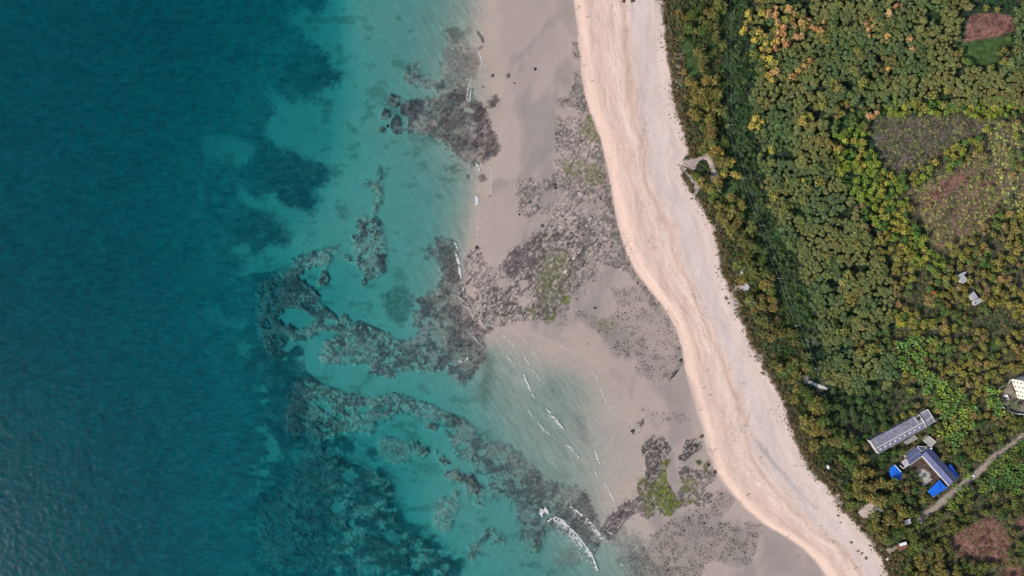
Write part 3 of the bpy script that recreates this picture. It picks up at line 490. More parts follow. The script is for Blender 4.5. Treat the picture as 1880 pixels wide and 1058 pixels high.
# === GEOMETRY ==================================================================
def tag(o, label=None, cat=None, group=None, kind=None):
    if label: o['label'] = label
    if cat: o['category'] = cat
    if group: o['group'] = group
    if kind: o['kind'] = kind
    return o
def link(name, me, mat=None, parent=None, loc=None):
    o = bpy.data.objects.new(name, me); COL.objects.link(o)
    if mat is not None and me is not None and len(me.materials) == 0: me.materials.append(mat)
    if parent is not None: o.parent = parent
    if loc is not None: o.location = loc
    return o
def empty(name, loc=(0, 0, 0), rz=0.0):
    o = bpy.data.objects.new(name, None); COL.objects.link(o); o.location = loc; o.rotation_euler = (0, 0, rz)
    o.empty_display_size = .5
    return o
def mesh_np(name, verts, faces, cols=None, smooth=False, normals=None):
    """faces: (n,3) or (n,4) index array"""
    verts = np.ascontiguousarray(verts, np.float32); faces = np.ascontiguousarray(faces, np.int32)
    me = bpy.data.meshes.new(name)
    me.vertices.add(len(verts)); me.vertices.foreach_set('co', verts.ravel())
    k = faces.shape[1]
    me.loops.add(faces.size); me.loops.foreach_set('vertex_index', faces.ravel())
    me.polygons.add(len(faces)); me.polygons.foreach_set('loop_start', np.arange(0, faces.size, k, dtype=np.int32))
    me.polygons.foreach_set('use_smooth', np.full(len(faces), smooth, bool))
    me.update(calc_edges=True)
    if cols is not None:
        a = me.color_attributes.new('Col', 'FLOAT_COLOR', 'POINT')
        c = np.ones((len(verts), 4), np.float32); c[:, :cols.shape[1]] = cols
        a.data.foreach_set('color', c.ravel())
    if normals is not None:
        me.normals_split_custom_set_from_vertices(normals.tolist())
    return me
def w_of(u, v, z=0.0):
    k = S * (CAM_H - z) / CAM_H
    return (u - CU) * k, (CV - v) * k
def w3(u, v, z): x, y = w_of(u, v, z); return Vector((x, y, z))

# ---- materials ----------------------------------------------------------------
def nt_mat(name):
    m = bpy.data.materials.new(name); m.use_nodes = True
    nt = m.node_tree; b = nt.nodes['Principled BSDF']
    b.inputs['Specular IOR Level'].default_value = 0.25
    return m, nt, b
def N(nt, t, **kw):
    n = nt.nodes.new(t)
    for k, v in kw.items():
        if k in n.inputs: n.inputs[k].default_value = v
        else: setattr(n, k, v)
    return n
def noise_node(nt, scale, detail=4, coord=None, rough=.6):
    n = N(nt, 'ShaderNodeTexNoise'); n.inputs['Scale'].default_value = scale; n.inputs['Detail'].default_value = detail; n.inputs['Roughness'].default_value = rough
    if coord is None:
        coord = nt.nodes.new('ShaderNodeTexCoord').outputs['Object']
    nt.links.new(coord, n.inputs['Vector'])
    return n
def ground_mat(name, rough=.9, var=.5, scale=1.6, bump=.3, bscale=2.5, spec=.2, painted_ripple=0.0):
    """surface colour from the survey attribute, broken up by two noises, with fine relief"""
    m, nt, b = nt_mat(name)
    at = N(nt, 'ShaderNodeAttribute'); at.attribute_name = 'Col'
    n = noise_node(nt, scale, 6, rough=.7)
    mr = N(nt, 'ShaderNodeMapRange'); mr.inputs[1].default_value = .25; mr.inputs[2].default_value = .75; mr.inputs[3].default_value = 1 - var; mr.inputs[4].default_value = 1 + var
    nt.links.new(n.outputs[0], mr.inputs[0])
    mx = N(nt, 'ShaderNodeVectorMath', operation='SCALE'); nt.links.new(at.outputs['Color'], mx.inputs[0]); nt.links.new(mr.outputs[0], mx.inputs['Scale'])
    last = mx.outputs[0]
    if painted_ripple:      # light and dark of surface wave ripples, painted into the weedy bed colour
        tc = nt.nodes.new('ShaderNodeTexCoord'); mp = nt.nodes.new('ShaderNodeMapping'); mp.inputs['Rotation'].default_value = (0, 0, math.radians(-22)); mp.inputs['Scale'].default_value = (.22, .62, 1)
        nt.links.new(tc.outputs['Object'], mp.inputs['Vector']); nw = noise_node(nt, 1.0, 4, mp.outputs[0], .65)
        mw = N(nt, 'ShaderNodeMapRange'); mw.inputs[1].default_value = .3; mw.inputs[2].default_value = .7; mw.inputs[3].default_value = -painted_ripple * .5; mw.inputs[4].default_value = painted_ripple * .5; nt.links.new(nw.outputs[0], mw.inputs[0])
        ma = N(nt, 'ShaderNodeMath', operation='MULTIPLY_ADD'); nt.links.new(mw.outputs[0], ma.inputs[0]); nt.links.new(at.outputs['Alpha'], ma.inputs[1]); ma.inputs[2].default_value = 1.0
        m2 = N(nt, 'ShaderNodeVectorMath', operation='SCALE'); nt.links.new(last, m2.inputs[0]); nt.links.new(ma.outputs[0], m2.inputs['Scale']); last = m2.outputs[0]
    nt.links.new(last, b.inputs['Base Color'])
    b.inputs['Roughness'].default_value = rough; b.inputs['Specular IOR Level'].default_value = spec
    n2 = noise_node(nt, bscale, 5, rough=.65)
    bp = N(nt, 'ShaderNodeBump'); bp.inputs['Strength'].default_value = bump; bp.inputs['Distance'].default_value = .3
    nt.links.new(n2.outputs[0], bp.inputs['Height']); nt.links.new(bp.outputs[0], b.inputs['Normal'])
    return m
def plain_mat(name, col, rough=.8, var=.15, scale=2.0, spec=.25, bump=.0):
    m, nt, b = nt_mat(name)
    n = noise_node(nt, scale, 5)
    cr = N(nt, 'ShaderNodeValToRGB')
    c = np.array(col[:3])
    cr.color_ramp.elements[0].position = .3; cr.color_ramp.elements[1].position = .7
    cr.color_ramp.elements[0].color = (*np.clip(c * (1 - var), 0, 1), 1); cr.color_ramp.elements[1].color = (*np.clip(c * (1 + var), 0, 1), 1)
    nt.links.new(n.outputs[0], cr.inputs[0]); nt.links.new(cr.outputs[0], b.inputs['Base Color'])
    b.inputs['Roughness'].default_value = rough; b.inputs['Specular IOR Level'].default_value = spec
    if bump:
        bp = N(nt, 'ShaderNodeBump'); bp.inputs['Strength'].default_value = bump; bp.inputs['Distance'].default_value = .1
        n2 = noise_node(nt, scale * 6, 4); nt.links.new(n2.outputs[0], bp.inputs['Height']); nt.links.new(bp.outputs[0], b.inputs['Normal'])
    return m
M_BED = ground_mat('sea_floor', .95, .12, .45, .3, .8, .05, painted_ripple=.62)
M_FLAT = ground_mat('damp_sand', .62, .05, .25, .10, 1.5, .25)
M_BEACH = ground_mat('dry_sand', .95, .07, .6, .5, .9, .1)
M_ROCK = ground_mat('wet_rock', .7, .55, .55, .8, .9, .2)
M_SOIL = ground_mat('forest_soil', .95, .35, .9, .8, 1.6, .1)
M_FOL = None
def foliage_mat(name, spec=.15, leafy=True):
    m, nt, b = nt_mat(name)
    at = N(nt, 'ShaderNodeAttribute'); at.attribute_name = 'Col'
    oi = N(nt, 'ShaderNodeObjectInfo')
    mx = N(nt, 'ShaderNodeMix', data_type='RGBA', blend_type='MULTIPLY'); mx.inputs[0].default_value = 1.0
    nt.links.new(at.outputs['Color'], mx.inputs[6]); nt.links.new(oi.outputs['Color'], mx.inputs[7])
    n = noise_node(nt, 1.8, 3)
    mr = N(nt, 'ShaderNodeMapRange'); mr.inputs[1].default_value = .3; mr.inputs[2].default_value = .7; mr.inputs[3].default_value = .75; mr.inputs[4].default_value = 1.25
    nt.links.new(n.outputs[0], mr.inputs[0])
    sc = N(nt, 'ShaderNodeVectorMath', operation='SCALE'); nt.links.new(mx.outputs[2], sc.inputs[0]); nt.links.new(mr.outputs[0], sc.inputs['Scale'])
    nt.links.new(sc.outputs[0], b.inputs['Base Color'])
    b.inputs['Roughness'].default_value = .75; b.inputs['Specular IOR Level'].default_value = spec
    if leafy:
        tl = nt.nodes.new('ShaderNodeBsdfTranslucent'); nt.links.new(sc.outputs[0], tl.inputs[0])
        ms = nt.nodes.new('ShaderNodeMixShader'); ms.inputs[0].default_value = .32
        out = nt.nodes['Material Output']; nt.links.new(b.outputs[0], ms.inputs[1]); nt.links.new(tl.outputs[0], ms.inputs[2]); nt.links.new(ms.outputs[0], out.inputs['Surface'])
    return m
M_FOL = foliage_mat('foliage')
M_STONE = foliage_mat('loose_stone', .25, False)
M_BARK = plain_mat('bark', (.10, .075, .055), .9, .3, 6)

# ---- the ground sheet -----------------------------------------------------------
def axis(segs, far):
    out = []
    for a, b, st in segs:
        out += list(np.arange(a, b, st))
    out.append(segs[-1][1])
    st = segs[-1][2]; x = out[-1]; hi = []
    while x < far:
        st *= 1.35; x += st; hi.append(x)
    st = segs[0][2]; x = out[0]; lo = []
    while x > -far:
        st *= 1.35; x -= st; lo.append(x)
    return np.array(lo[::-1] + out + hi)
gx = axis([(-305, -165, 1.3), (-165, 110, .52), (110, 305, .85)], 3000)
gy = axis([(-180, 180, .56)], 3000)
GX, GY = np.meshgrid(gx, gy)
def height_at(U, V):
    return compute_fields(np.asarray(U, float), np.asarray(V, float))['z']
def survey_uv(X, Y, z):
    k = CAM_H / (CAM_H - z) / S
    return CU + X * k, CV - Y * k
# which survey point lies under each grid node: the land stands a few metres up
_xb = CU + GX / S; _v0 = CV - GY / S
zest = np.clip((_xb - xline(BERM, _v0)) / 120.0, 0, 1) * 3.2 + np.clip(_xb - xline(VEGL, _v0), 0, 600) * .0035
GU, GV = survey_uv(GX, GY, zest)
FT = compute_fields(GU, GV)
Z = FT['z']
ny, nx = Z.shape
dzdx = np.gradient(Z, gx, axis=1); dzdy = np.gradient(Z, gy, axis=0)
NRM = np.stack([-dzdx, -dzdy, np.ones_like(Z)], -1); NRM /= np.linalg.norm(NRM, axis=-1, keepdims=True)
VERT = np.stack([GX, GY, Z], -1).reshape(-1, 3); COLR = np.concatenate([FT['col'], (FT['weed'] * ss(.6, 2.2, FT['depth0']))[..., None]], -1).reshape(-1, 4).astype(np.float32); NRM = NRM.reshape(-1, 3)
ii = (np.arange(ny - 1)[:, None] * nx + np.arange(nx - 1)[None]).ravel()
QUAD = np.stack([ii, ii + 1, ii + nx + 1, ii + nx], 1)
def favg(a): return .25 * (a[:-1, :-1] + a[1:, :-1] + a[:-1, 1:] + a[1:, 1:])
f_berm = favg(FT['berm']); f_vegl = favg(FT['onl']); f_z = favg(Z); f_reef = favg(FT['reef'] * (FT['rid'] > 0)); f_plat = favg(FT['plat'])
f_u = favg(GU); f_v = favg(GV); f_rid = FT['rid'][:-1, :-1]; f_road = favg(FT['road'])
zone = np.zeros(f_z.shape, np.int32)                       # 0 sea bed
zone[f_z > 0.0] = 1                                        # tidal flat
RB = 100
isreef = (f_reef > .38) & (f_rid > 0) & (f_berm < 0)
zone[isreef] = RB + f_rid[isreef]
pl = (f_plat > .42) & (f_berm < 0)
zone[pl & (f_v < 700)] = 50; zone[pl & (f_v >= 700) & (f_u < 1234)] = 51; zone[pl & (f_v >= 700) & (f_u >= 1234)] = 52
zone[f_berm > 0] = 2
zone[f_vegl > .5] = 3
land = zone == 3
def inpoly(P): return poly_sd(f_u, f_v, P, 5) > 0
zone[land & inpoly(FIELD_GREY)] = 10; zone[land & inpoly(FIELD_RED)] = 11; zone[land & inpoly(FIELD_EAST) & (f_u < 1960)] = 12
zone[land & inpoly(RED_SOIL[3][0])] = 13; zone[land & inpoly(GREEN_LAWN[0][0])] = 14
zone[land & (f_road < 5.4)] = 15; zone[land & inpoly(YARD)] = 16
ZNAME = {0: ('sea_bed', M_BED), 1: ('tidal_flat', M_FLAT), 2: ('beach', M_BEACH), 3: ('ground', M_SOIL), 10: ('field', M_SOIL), 11: ('field', M_SOIL), 12: ('field', M_SOIL),
         13: ('bare_field', M_SOIL), 14: ('lawn', M_SOIL), 15: ('road', M_BEACH), 16: ('yard', M_BEACH)}
REEF_LABEL = {
 'reef_w': 'large grey brown reef ring around a turquoise sand basin', 'reef_c': 'long dark reef band curving below the pale sand channel',
 'reef_e': 'broad mottled submerged reef at the bottom of the bay', 'reef_d': 'dark reef belt running under the two biggest breaking waves',
 'reef_n': 'blackish jagged reef at the top beside the sand flat', 'reef_m': 'smooth grey reef blob with a thin tail pointing up',
 'reef_s': 'dark reef knob with a white wave breaking on its right edge',
 'reef_h': 'hook shaped grey reef on pale sand near the bottom edge', 'reef_r': 'faint ring of submerged reef left of the breaking waves',
 'reef_f': 'faint mottled reef patch inside the lower turquoise basin', 'reef_k': 'faint streaky submerged reef around the bottom breakers'}
ROCK_LABEL = {
 'reef_i': ('small dark brown reef islet in the lower turquoise basin', 'reef islets in the lower basin'),
 'reef_b': ('bean shaped brown rock alone in the turquoise basin', None), 'reef_q': ('small dark rounded rock submerged along the reef rim', 'rounded rocks on the reef rims'),
 'reef_p': ('dark boulder standing in shallow water off the top reef', 'boulders off the top reef'), 'reef_v': ('small grey rock in the wash beside the sand flat', 'rocks in the wash')}
def main_piece(zid):
    """keep only the largest connected patch of a rock; its crumbs go back to the bed"""
    cells = set(map(tuple, np.argwhere(zone == zid))); best = []
    while cells:
        st = [cells.pop()]; comp = [st[0]]
        while st:
            a, b_ = st.pop()
            for q in ((a + 1, b_), (a - 1, b_), (a, b_ + 1), (a, b_ - 1)):
                if q in cells: cells.remove(q); st.append(q); comp.append(q)
        if len(comp) > len(best): best, comp = comp, best
        for a, b_ in comp: zone[a, b_] = 0 if f_z[a, b_] <= 0 else 1
for zid in np.unique(zone):
    if zid > RB and FT['names'][zid - RB - 1] in ROCK_LABEL: main_piece(zid)
for zid in np.unique(zone):
    fm = (zone == zid).ravel()
    if fm.sum() < 6: continue
    q = QUAD[fm]
    vid, inv = np.unique(q, return_inverse=True)
    if zid in ZNAME: nm, mt = ZNAME[zid]
    elif zid in (50, 51, 52): nm, mt = 'rock_platform', M_ROCK
    else: nm, mt = 'reef', M_ROCK
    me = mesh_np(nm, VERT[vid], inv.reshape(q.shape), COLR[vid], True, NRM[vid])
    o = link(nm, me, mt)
    if zid in (50, 51, 52):
        tag(o, {50: 'wide weathered rock platform with green algae beside the beach', 51: 'pale rock outcrop with a bright green algae tongue on the flat', 52: 'brown cracked rock outcrop touching the foot of the beach'}[int(zid)], 'rock platform')
    elif zid >= RB:
        rn = FT['names'][zid - RB - 1]
        if rn in ROCK_LABEL: o.name = 'rock'; tag(o, ROCK_LABEL[rn][0], 'rock', ROCK_LABEL[rn][1])
        else: tag(o, REEF_LABEL[rn], 'reef')
    else: tag(o, kind='structure')
    if zid in (10, 11, 12):
        o['label'] = {10: 'grey brown field of sparse stalks', 11: 'red earth field dotted with yellow green plants', 12: 'tan dry field at the right edge'}[int(zid)]

def fields_at(u, v):
    return compute_fields(np.atleast_1d(np.asarray(u, float)), np.atleast_1d(np.asarray(v, float)))
def gz(u, v): return float(fields_at(u, v)['z'][0])
def settle(u, v, h=0.0):
    """world position on the ground of a thing seen at survey point (u, v) whose middle stands h above the ground"""
    z = gz(u, v); x, y = w_of(u, v, z + h)
    return Vector((x, y, z))

# ---- water: one closed body, clear, absorbing red first -----------------------------
def make_water():
    m = bpy.data.materials.new('sea_water'); m.use_nodes = True
    nt = m.node_tree; nt.nodes.clear()
    out = nt.nodes.new('ShaderNodeOutputMaterial')
    tr = nt.nodes.new('ShaderNodeBsdfTransparent'); gl = nt.nodes.new('ShaderNodeBsdfGlossy'); gl.inputs['Roughness'].default_value = .2
    gl.inputs['Color'].default_value = (1, 1, 1, 1)
    fr = nt.nodes.new('ShaderNodeFresnel'); fr.inputs['IOR'].default_value = 1.19
    mx = nt.nodes.new('ShaderNodeMixShader')
    tc = nt.nodes.new('ShaderNodeTexCoord')
    mp = nt.nodes.new('ShaderNodeMapping'); mp.inputs['Rotation'].default_value = (0, 0, math.radians(-28)); mp.inputs['Scale'].default_value = (.11, .34, 1)
    nt.links.new(tc.outputs['Object'], mp.inputs['Vector'])
    n1 = noise_node(nt, 1.0, 5, mp.outputs[0], .62)
    mp2 = nt.nodes.new('ShaderNodeMapping'); mp2.inputs['Rotation'].default_value = (0, 0, math.radians(20)); mp2.inputs['Scale'].default_value = (.5, .9, 1)
    nt.links.new(tc.outputs['Object'], mp2.inputs['Vector'])
    n2 = noise_node(nt, 1.0, 3, mp2.outputs[0], .5)
    ad = N(nt, 'ShaderNodeMath', operation='MULTIPLY_ADD'); nt.links.new(n2.outputs[0], ad.inputs[0]); ad.inputs[1].default_value = .35; nt.links.new(n1.outputs[0], ad.inputs[2])
    bp = nt.nodes.new('ShaderNodeBump'); bp.inputs['Strength'].default_value = 1.0; bp.inputs['Distance'].default_value = .10
    nt.links.new(ad.outputs[0], bp.inputs['Height'])
    nt.links.new(bp.outputs[0], gl.inputs['Normal']); nt.links.new(bp.outputs[0], fr.inputs['Normal'])
    ge = nt.nodes.new('ShaderNodeNewGeometry')
    up = N(nt, 'ShaderNodeMath', operation='SUBTRACT'); up.inputs[0].default_value = 1.0; nt.links.new(ge.outputs['Backfacing'], up.inputs[1])
    ff = N(nt, 'ShaderNodeMath', operation='MULTIPLY'); nt.links.new(fr.outputs[0], ff.inputs[0]); nt.links.new(up.outputs[0], ff.inputs[1])   # reflect on the air side only
    nt.links.new(ff.outputs[0], mx.inputs[0]); nt.links.new(tr.outputs[0], mx.inputs[1]); nt.links.new(gl.outputs[0], mx.inputs[2])
    nt.links.new(mx.outputs[0], out.inputs['Surface'])
    va = nt.nodes.new('ShaderNodeVolumeAbsorption'); va.inputs['Density'].default_value = WATER_DENS; va.inputs['Color'].default_value = (*WATER_COL, 1)
    nt.links.new(va.outputs[0], out.inputs['Volume'])
    # the surface itself: small wind waves offshore, calm towards the beach
    wx = axis([(-305, -60, .75), (-60, 110, 1.5), (110, 305, 25)], 3300); wy = axis([(-180, 180, .95)], 3300)
    WX, WY = np.meshgrid(wx, wy); wu, wv = CU + WX / S, CV - WY / S
    a, c = wu * .86 + wv * .5, -wu * .5 + wv * .86
    w = fbm(a / 9 + fbm(wu / 40, wv / 40, 701, 2) * 3, c / 4.2, 705, 2) * 1.0 + fbm(wu / 5.5, wv / 4.0, 711, 2) * .55
    d0 = xline([(640, -400), (620, 0), (600, 500), (560, 800), (560, 1400)], wv)
    amp = (.10 + .09 * ss(40, -220, wu - d0)) * ss(330, 60, wu - d0)
    hz = w * amp - .02 * (amp > 0)
    hz[(np.abs(WX) > 320) | (np.abs(WY) > 200)] = 0
    nyw, nxw = hz.shape; top = np.stack([WX, WY, hz], -1).reshape(-1, 3); bot = top.copy(); bot[:, 2] = -14
    k = (np.arange(nyw - 1)[:, None] * nxw + np.arange(nxw - 1)[None]).ravel(); nt_ = nyw * nxw
    q = np.stack([k, k + 1, k + nxw + 1, k + nxw], 1)
    rim_ = np.r_[np.arange(nxw), np.arange(1, nyw) * nxw + nxw - 1, (nyw - 1) * nxw + np.arange(nxw - 2, -1, -1), np.arange(nyw - 2, 0, -1) * nxw]
    n_r = len(rim_); low = nt_ + np.arange(n_r); bv = top[rim_].copy(); bv[:, 2] = -14
    side = np.stack([np.roll(rim_, -1), rim_, low, np.roll(low, -1)], 1)
    # flat floor from the four corners is enough: fan over the rim
    cen = nt_ + n_r; fan = np.stack([low, np.full(n_r, cen), np.full(n_r, cen), np.roll(low, -1)], 1)
    me = bpy.data.meshes.new('water')
    V_ = np.r_[top, bv, [[0, 0, -14]]]
    tri = fan[:, [0, 1, 3]]
    polys = np.r_[q, side]
    me.vertices.add(len(V_)); me.vertices.foreach_set('co', V_.astype(np.float32).ravel())
    loops = np.r_[polys.ravel(), tri.ravel()].astype(np.int32); starts = np.r_[np.arange(len(polys)) * 4, len(polys) * 4 + np.arange(len(tri)) * 3].astype(np.int32)
    me.loops.add(len(loops)); me.loops.foreach_set('vertex_index', loops); me.polygons.add(len(starts)); me.polygons.foreach_set('loop_start', starts)
    me.update(calc_edges=True); me.polygons.foreach_set('use_smooth', np.ones(len(starts), bool))
    o = link('water', me, m); tag(o, kind='structure')
WATER_DENS = 0.66; WATER_COL = (.06, .794, .832)
make_water()

# === SHORE DETAIL ================================================================
RNG = np.random.default_rng(5)
M_FOAM = plain_mat('sea_foam', (.82, .83, .82), .9, .06, 3)
_nt = M_FOAM.node_tree; _tr = _nt.nodes.new('ShaderNodeBsdfTransparent'); _mx = _nt.nodes.new('ShaderNodeMixShader'); _mx.inputs[0].default_value = .58     # thin bubbles let the water through
_nt.links.new(_tr.outputs[0], _mx.inputs[1]); _nt.links.new(_nt.nodes['Principled BSDF'].outputs[0], _mx.inputs[2]); _nt.links.new(_mx.outputs[0], _nt.nodes['Material Output'].inputs['Surface'])
def quad_cloud(P, Nn, size, elong, rng, tangent=None):
    """flat leaf/foam faces: centres P, normals Nn; returns verts, quads"""
    n = len(P)
    Nn = Nn / np.linalg.norm(Nn, axis=1, keepdims=True)
    T = rng.normal(size=(n, 3)) if tangent is None else tangent + rng.normal(size=(n, 3)) * .25
    T = T - (T * Nn).sum(1, keepdims=True) * Nn; T /= np.linalg.norm(T, axis=1, keepdims=True) + 1e-9
    Bn = np.cross(Nn, T)
    a = (size * elong)[:, None] * T * .5; b = size[:, None] * Bn * .5
    k = rng.uniform(.55, 1.0, (n, 4, 1))
    v = np.stack([P - a * k[:, 0] * .6 - b * k[:, 0] * .5, P + a * .2 - b * k[:, 1], P + a * k[:, 2] * 1.2, P + a * .1 + b * k[:, 3]], 1)
    return v.reshape(-1, 3), np.arange(n * 4).reshape(-1, 4)

def pl_sample(pts, n, rng):
    P = np.array(pts, float); d = np.r_[0, np.cumsum(np.hypot(*np.diff(P, axis=0).T))]
    t = rng.uniform(0, d[-1], n)
    x = np.interp(t, d, P[:, 0]); y = np.interp(t, d, P[:, 1])
    i = np.clip(np.searchsorted(d, t) - 1, 0, len(P) - 2)
    tx, ty = (P[i + 1] - P[i]).T; L = np.hypot(tx, ty) + 1e-9
    return x, y, tx / L, ty / L, t / d[-1], d[-1]

FOAM = [ # points, crest width, trail width (units), density, label
 (N_([(770,590),(830,560),(880,590),(930,640),(980,690),(1030,760),(1070,810),(1090,850),(1110,900),(1122,930)]), 1.1, 17, 1.0, 'longest white breaking wave with a foam apron near the bottom edge'),
 (N_([(930,490),(960,500),(1000,540),(1050,580),(1090,620),(1130,680),(1165,730)]), 1.1, 12, .7, 'second white breaking wave just right of the longest one'),
 (N_([(735,560),(728,530),(740,505),(765,515),(780,540)]), 2.4, 5, 1.2, 'small rounded burst of foam above the longest breaking wave'),
 (N_([(1168,632),(1185,658),(1212,675),(1242,686)]), 1.0, 4, .6, 'short foam line on the striped purple rock'),
 (N_([(890,48),(905,62),(940,92),(985,150),(1000,172)]), 1.1, 1.5, .5, 'foam line with a bright head in the middle of the bay'),
 (N_([(1100,95),(1115,150),(1132,195)]), 1.3, 4, .5, 'hazy foam streak near the right side of the bay'),
 (N_([(1100,250),(1110,270),(1120,300)]), .9, 1.5, .6, 'tiny foam streak above the striped purple rock'),
 (N_([(1170,320),(1190,370),(1215,420),(1235,462)]), .9, 1.6, .7, 'thin foam line ending at the striped purple rock'),
 (N_([(1280,880),(1290,905),(1302,922)]), .9, 2, .6, 'small foam fleck in the shallow bottom corner'),
 (J_([(765,710),(785,738),(805,765),(850,820),(880,850),(892,862)]), 1.3, 6, 1.0, 'bright foam streak at the centre of the bay'),
 (J_([(700,812),(740,850),(790,895)]), 1.0, 7, .5, 'foam wisp just below the bright centre streak'),
 (J_([(885,945),(930,1000),(990,1053)]), .8, 2, .35, 'thin foam line below the centre of the bay'),
 (J_([(460,210),(490,230),(520,260),(560,305)]), .9, 2.5, .55, 'foam arc at the upper left of the bay'),
 (J_([(540,165),(600,225),(650,290),(690,350),(715,400)]), .6, 1.5, .3, 'thin foam arc near the dark strata above the bay'),
 (J_([(600,340),(640,400),(690,470),(720,525)]), .9, 4, .4, 'foam arc crossing the pale shoal in the bay'),
 (J_([(600,460),(630,530),(655,590),(690,645)]), 1.1, 4, .7, 'broken foam arc on the left side of the bay'),
 (J_([(490,350),(515,380),(545,415)]), .8, 2, .5, 'short foam arc beside the dark reef at the bay mouth'),
 (J_([(860,280),(930,320),(1000,380)]), .6, 1.5, .35, 'faint swash line along the top of the bay'),
 (J_([(1060,430),(1100,480),(1125,540),(1145,590),(1170,660),(1210,725)]), .8, 2.5, .5, 'long swash line on the right side of the bay'),
 (J_([(1335,780),(1350,810),(1360,850)]), .6, 1, .5, 'thin swash line beside the small dark rocks'),
 (J_([(1210,880),(1216,940),(1220,1000)]), .5, 1.5, .4, 'upright faint swash line low in the bay'),
 (J_([(640,720),(655,745),(672,775)]), .8, 2, .5, 'short foam dash left of the centre streak'),
 (J_([(980,590),(1010,622)]), .6, 1.5, .5, 'tiny foam dash above the centre of the bay'),
 (J_([(155,385),(180,395),(215,375),(225,360)]), 1.6, 5, .6, 'foam patch over the dark reef at the bay mouth'),
 (E_([(1780,75),(1795,95),(1806,130)]), 1.4, 1.5, .9, 'small white foam tongue below the top reef'),
 (E_([(1785,300),(1792,335),(1780,365)]), 2.2, 4, .9, 'white foam tongue at the upper water edge'),
 (E_([(1745,450),(1752,500),(1745,560)]), .8, 1.5, .5, 'thin foam line off the sand flat'),
 (E_([(1797,440),(1800,500),(1792,560),(1788,640)]), .7, 1.2, .5, 'swash line along the narrow sand flat'),
 (E_([(1632,618),(1650,650),(1655,680)]), 1.1, 1.5, .8, 'foam curl at the top of the dark knob'),
 (E_([(1640,690),(1655,730),(1668,780),(1672,830),(1682,868)]), 1.7, 3, 1.2, 'bright curling wave along the right edge of the dark knob'),
 (E_([(1690,930),(1697,975)]), 1.1, 1.5, .8, 'small foam curl below the dark knob'),
 (F_([(372,100),(386,170),(382,230),(370,300)]), .6, 1.2, .5, 'curved swash edge on the pale sand flat'),
 (F_([(150,990),(185,1020),(225,1053)]), .9, 3, .5, 'foam streak across the striated rock at the shore'),
 (B_([(292,352),(312,400),(318,430),(308,475)]), .8, 2, .6, 'foam edge on the right side of the top reef'),
 (B_([(248,548),(232,585),(218,640),(216,690),(232,700),(242,640),(246,580)]), .8, 1.5, .9, 'white foam loop inside the top reef'),
 (J_([(225,170),(240,205),(290,255),(330,295)]), .8, 3, .35, 'thin foam over the rock beside the bay'),
 (J_([(180,0),(230,20),(260,90),(280,130)]), .9, 5, .35, 'foam threads over the striated rock'),
]
for pts, cw, tw, dens, lab in FOAM:
    L = np.hypot(*np.diff(np.array(pts), axis=0).T).sum()
    n1_, n2_ = int(L * 22 * dens * cw) + 12, int(L * tw * (15.0 if tw > 8 else 12.0) * dens) + 6
    x, y, tx, ty, t, _ = pl_sample(pts, n1_, RNG)
    taper = np.clip(np.sin(np.pi * np.clip(t, .03, .97)) * 1.5, .2, 1)
    wob = fbm(x / 4, y / 4, 301, 3) * 3.2
    gap = vnoise(x / 3.5, y / 3.5, 305) > (.26 if dens > .8 else .40)
    off = RNG.normal(size=n1_) * cw * .8 * taper + wob * .7
    px, py = x - ty * off, y + tx * off
    px, py = px[gap], py[gap]
    sz = RNG.uniform(.07, .26, len(px)) * (.8 + .5 * cw / 1.6)
    x2, y2, tx2, ty2, t2, _ = pl_sample(pts, n2_, RNG)
    o2 = np.abs(RNG.exponential(tw * .36, n2_)) * np.clip(np.sin(np.pi * t2) * 1.4, .15, 1)
    qx, qy = x2 + ty2 * o2 * -1, y2 + tx2 * o2           # left of the travel direction is seaward
    side = -1.0
    qx, qy = x2 - ty2 * o2 * -side * 1.0, y2 + tx2 * o2 * -side * 1.0
    keep = vnoise(qx / 3.2, qy / 3.2, 309) + .5 * vnoise(qx / 1.3, qy / 1.3, 311) > .80
    qx, qy = qx[keep], qy[keep]; s2 = RNG.uniform(.05, .17, len(qx)) * (1.1 if tw > 8 else 1.0)
    X = np.r_[px, qx]; Y = np.r_[py, qy]; sz = np.r_[sz, s2]
    hz = np.r_[RNG.uniform(.05, .05 + .22 * cw, len(px)), RNG.uniform(.02, .06, len(qx))]
    g = np.maximum(fields_at(X, Y)['z'], 0)
    wx, wy = w_of(X, Y, g + hz)
    nn = np.c_[RNG.normal(size=(len(X), 2)) * .18, np.ones(len(X))]
    v, f = quad_cloud(np.c_[wx, wy, g + hz], nn, sz, RNG.uniform(1, 2.2, len(X)), RNG)
    c0 = v.mean(0) * [1, 1, 0]
    o = link('wave_foam', mesh_np('wave_foam', v - c0, f), M_FOAM, None, c0)
    tag(o, lab, 'wave foam', kind='stuff')

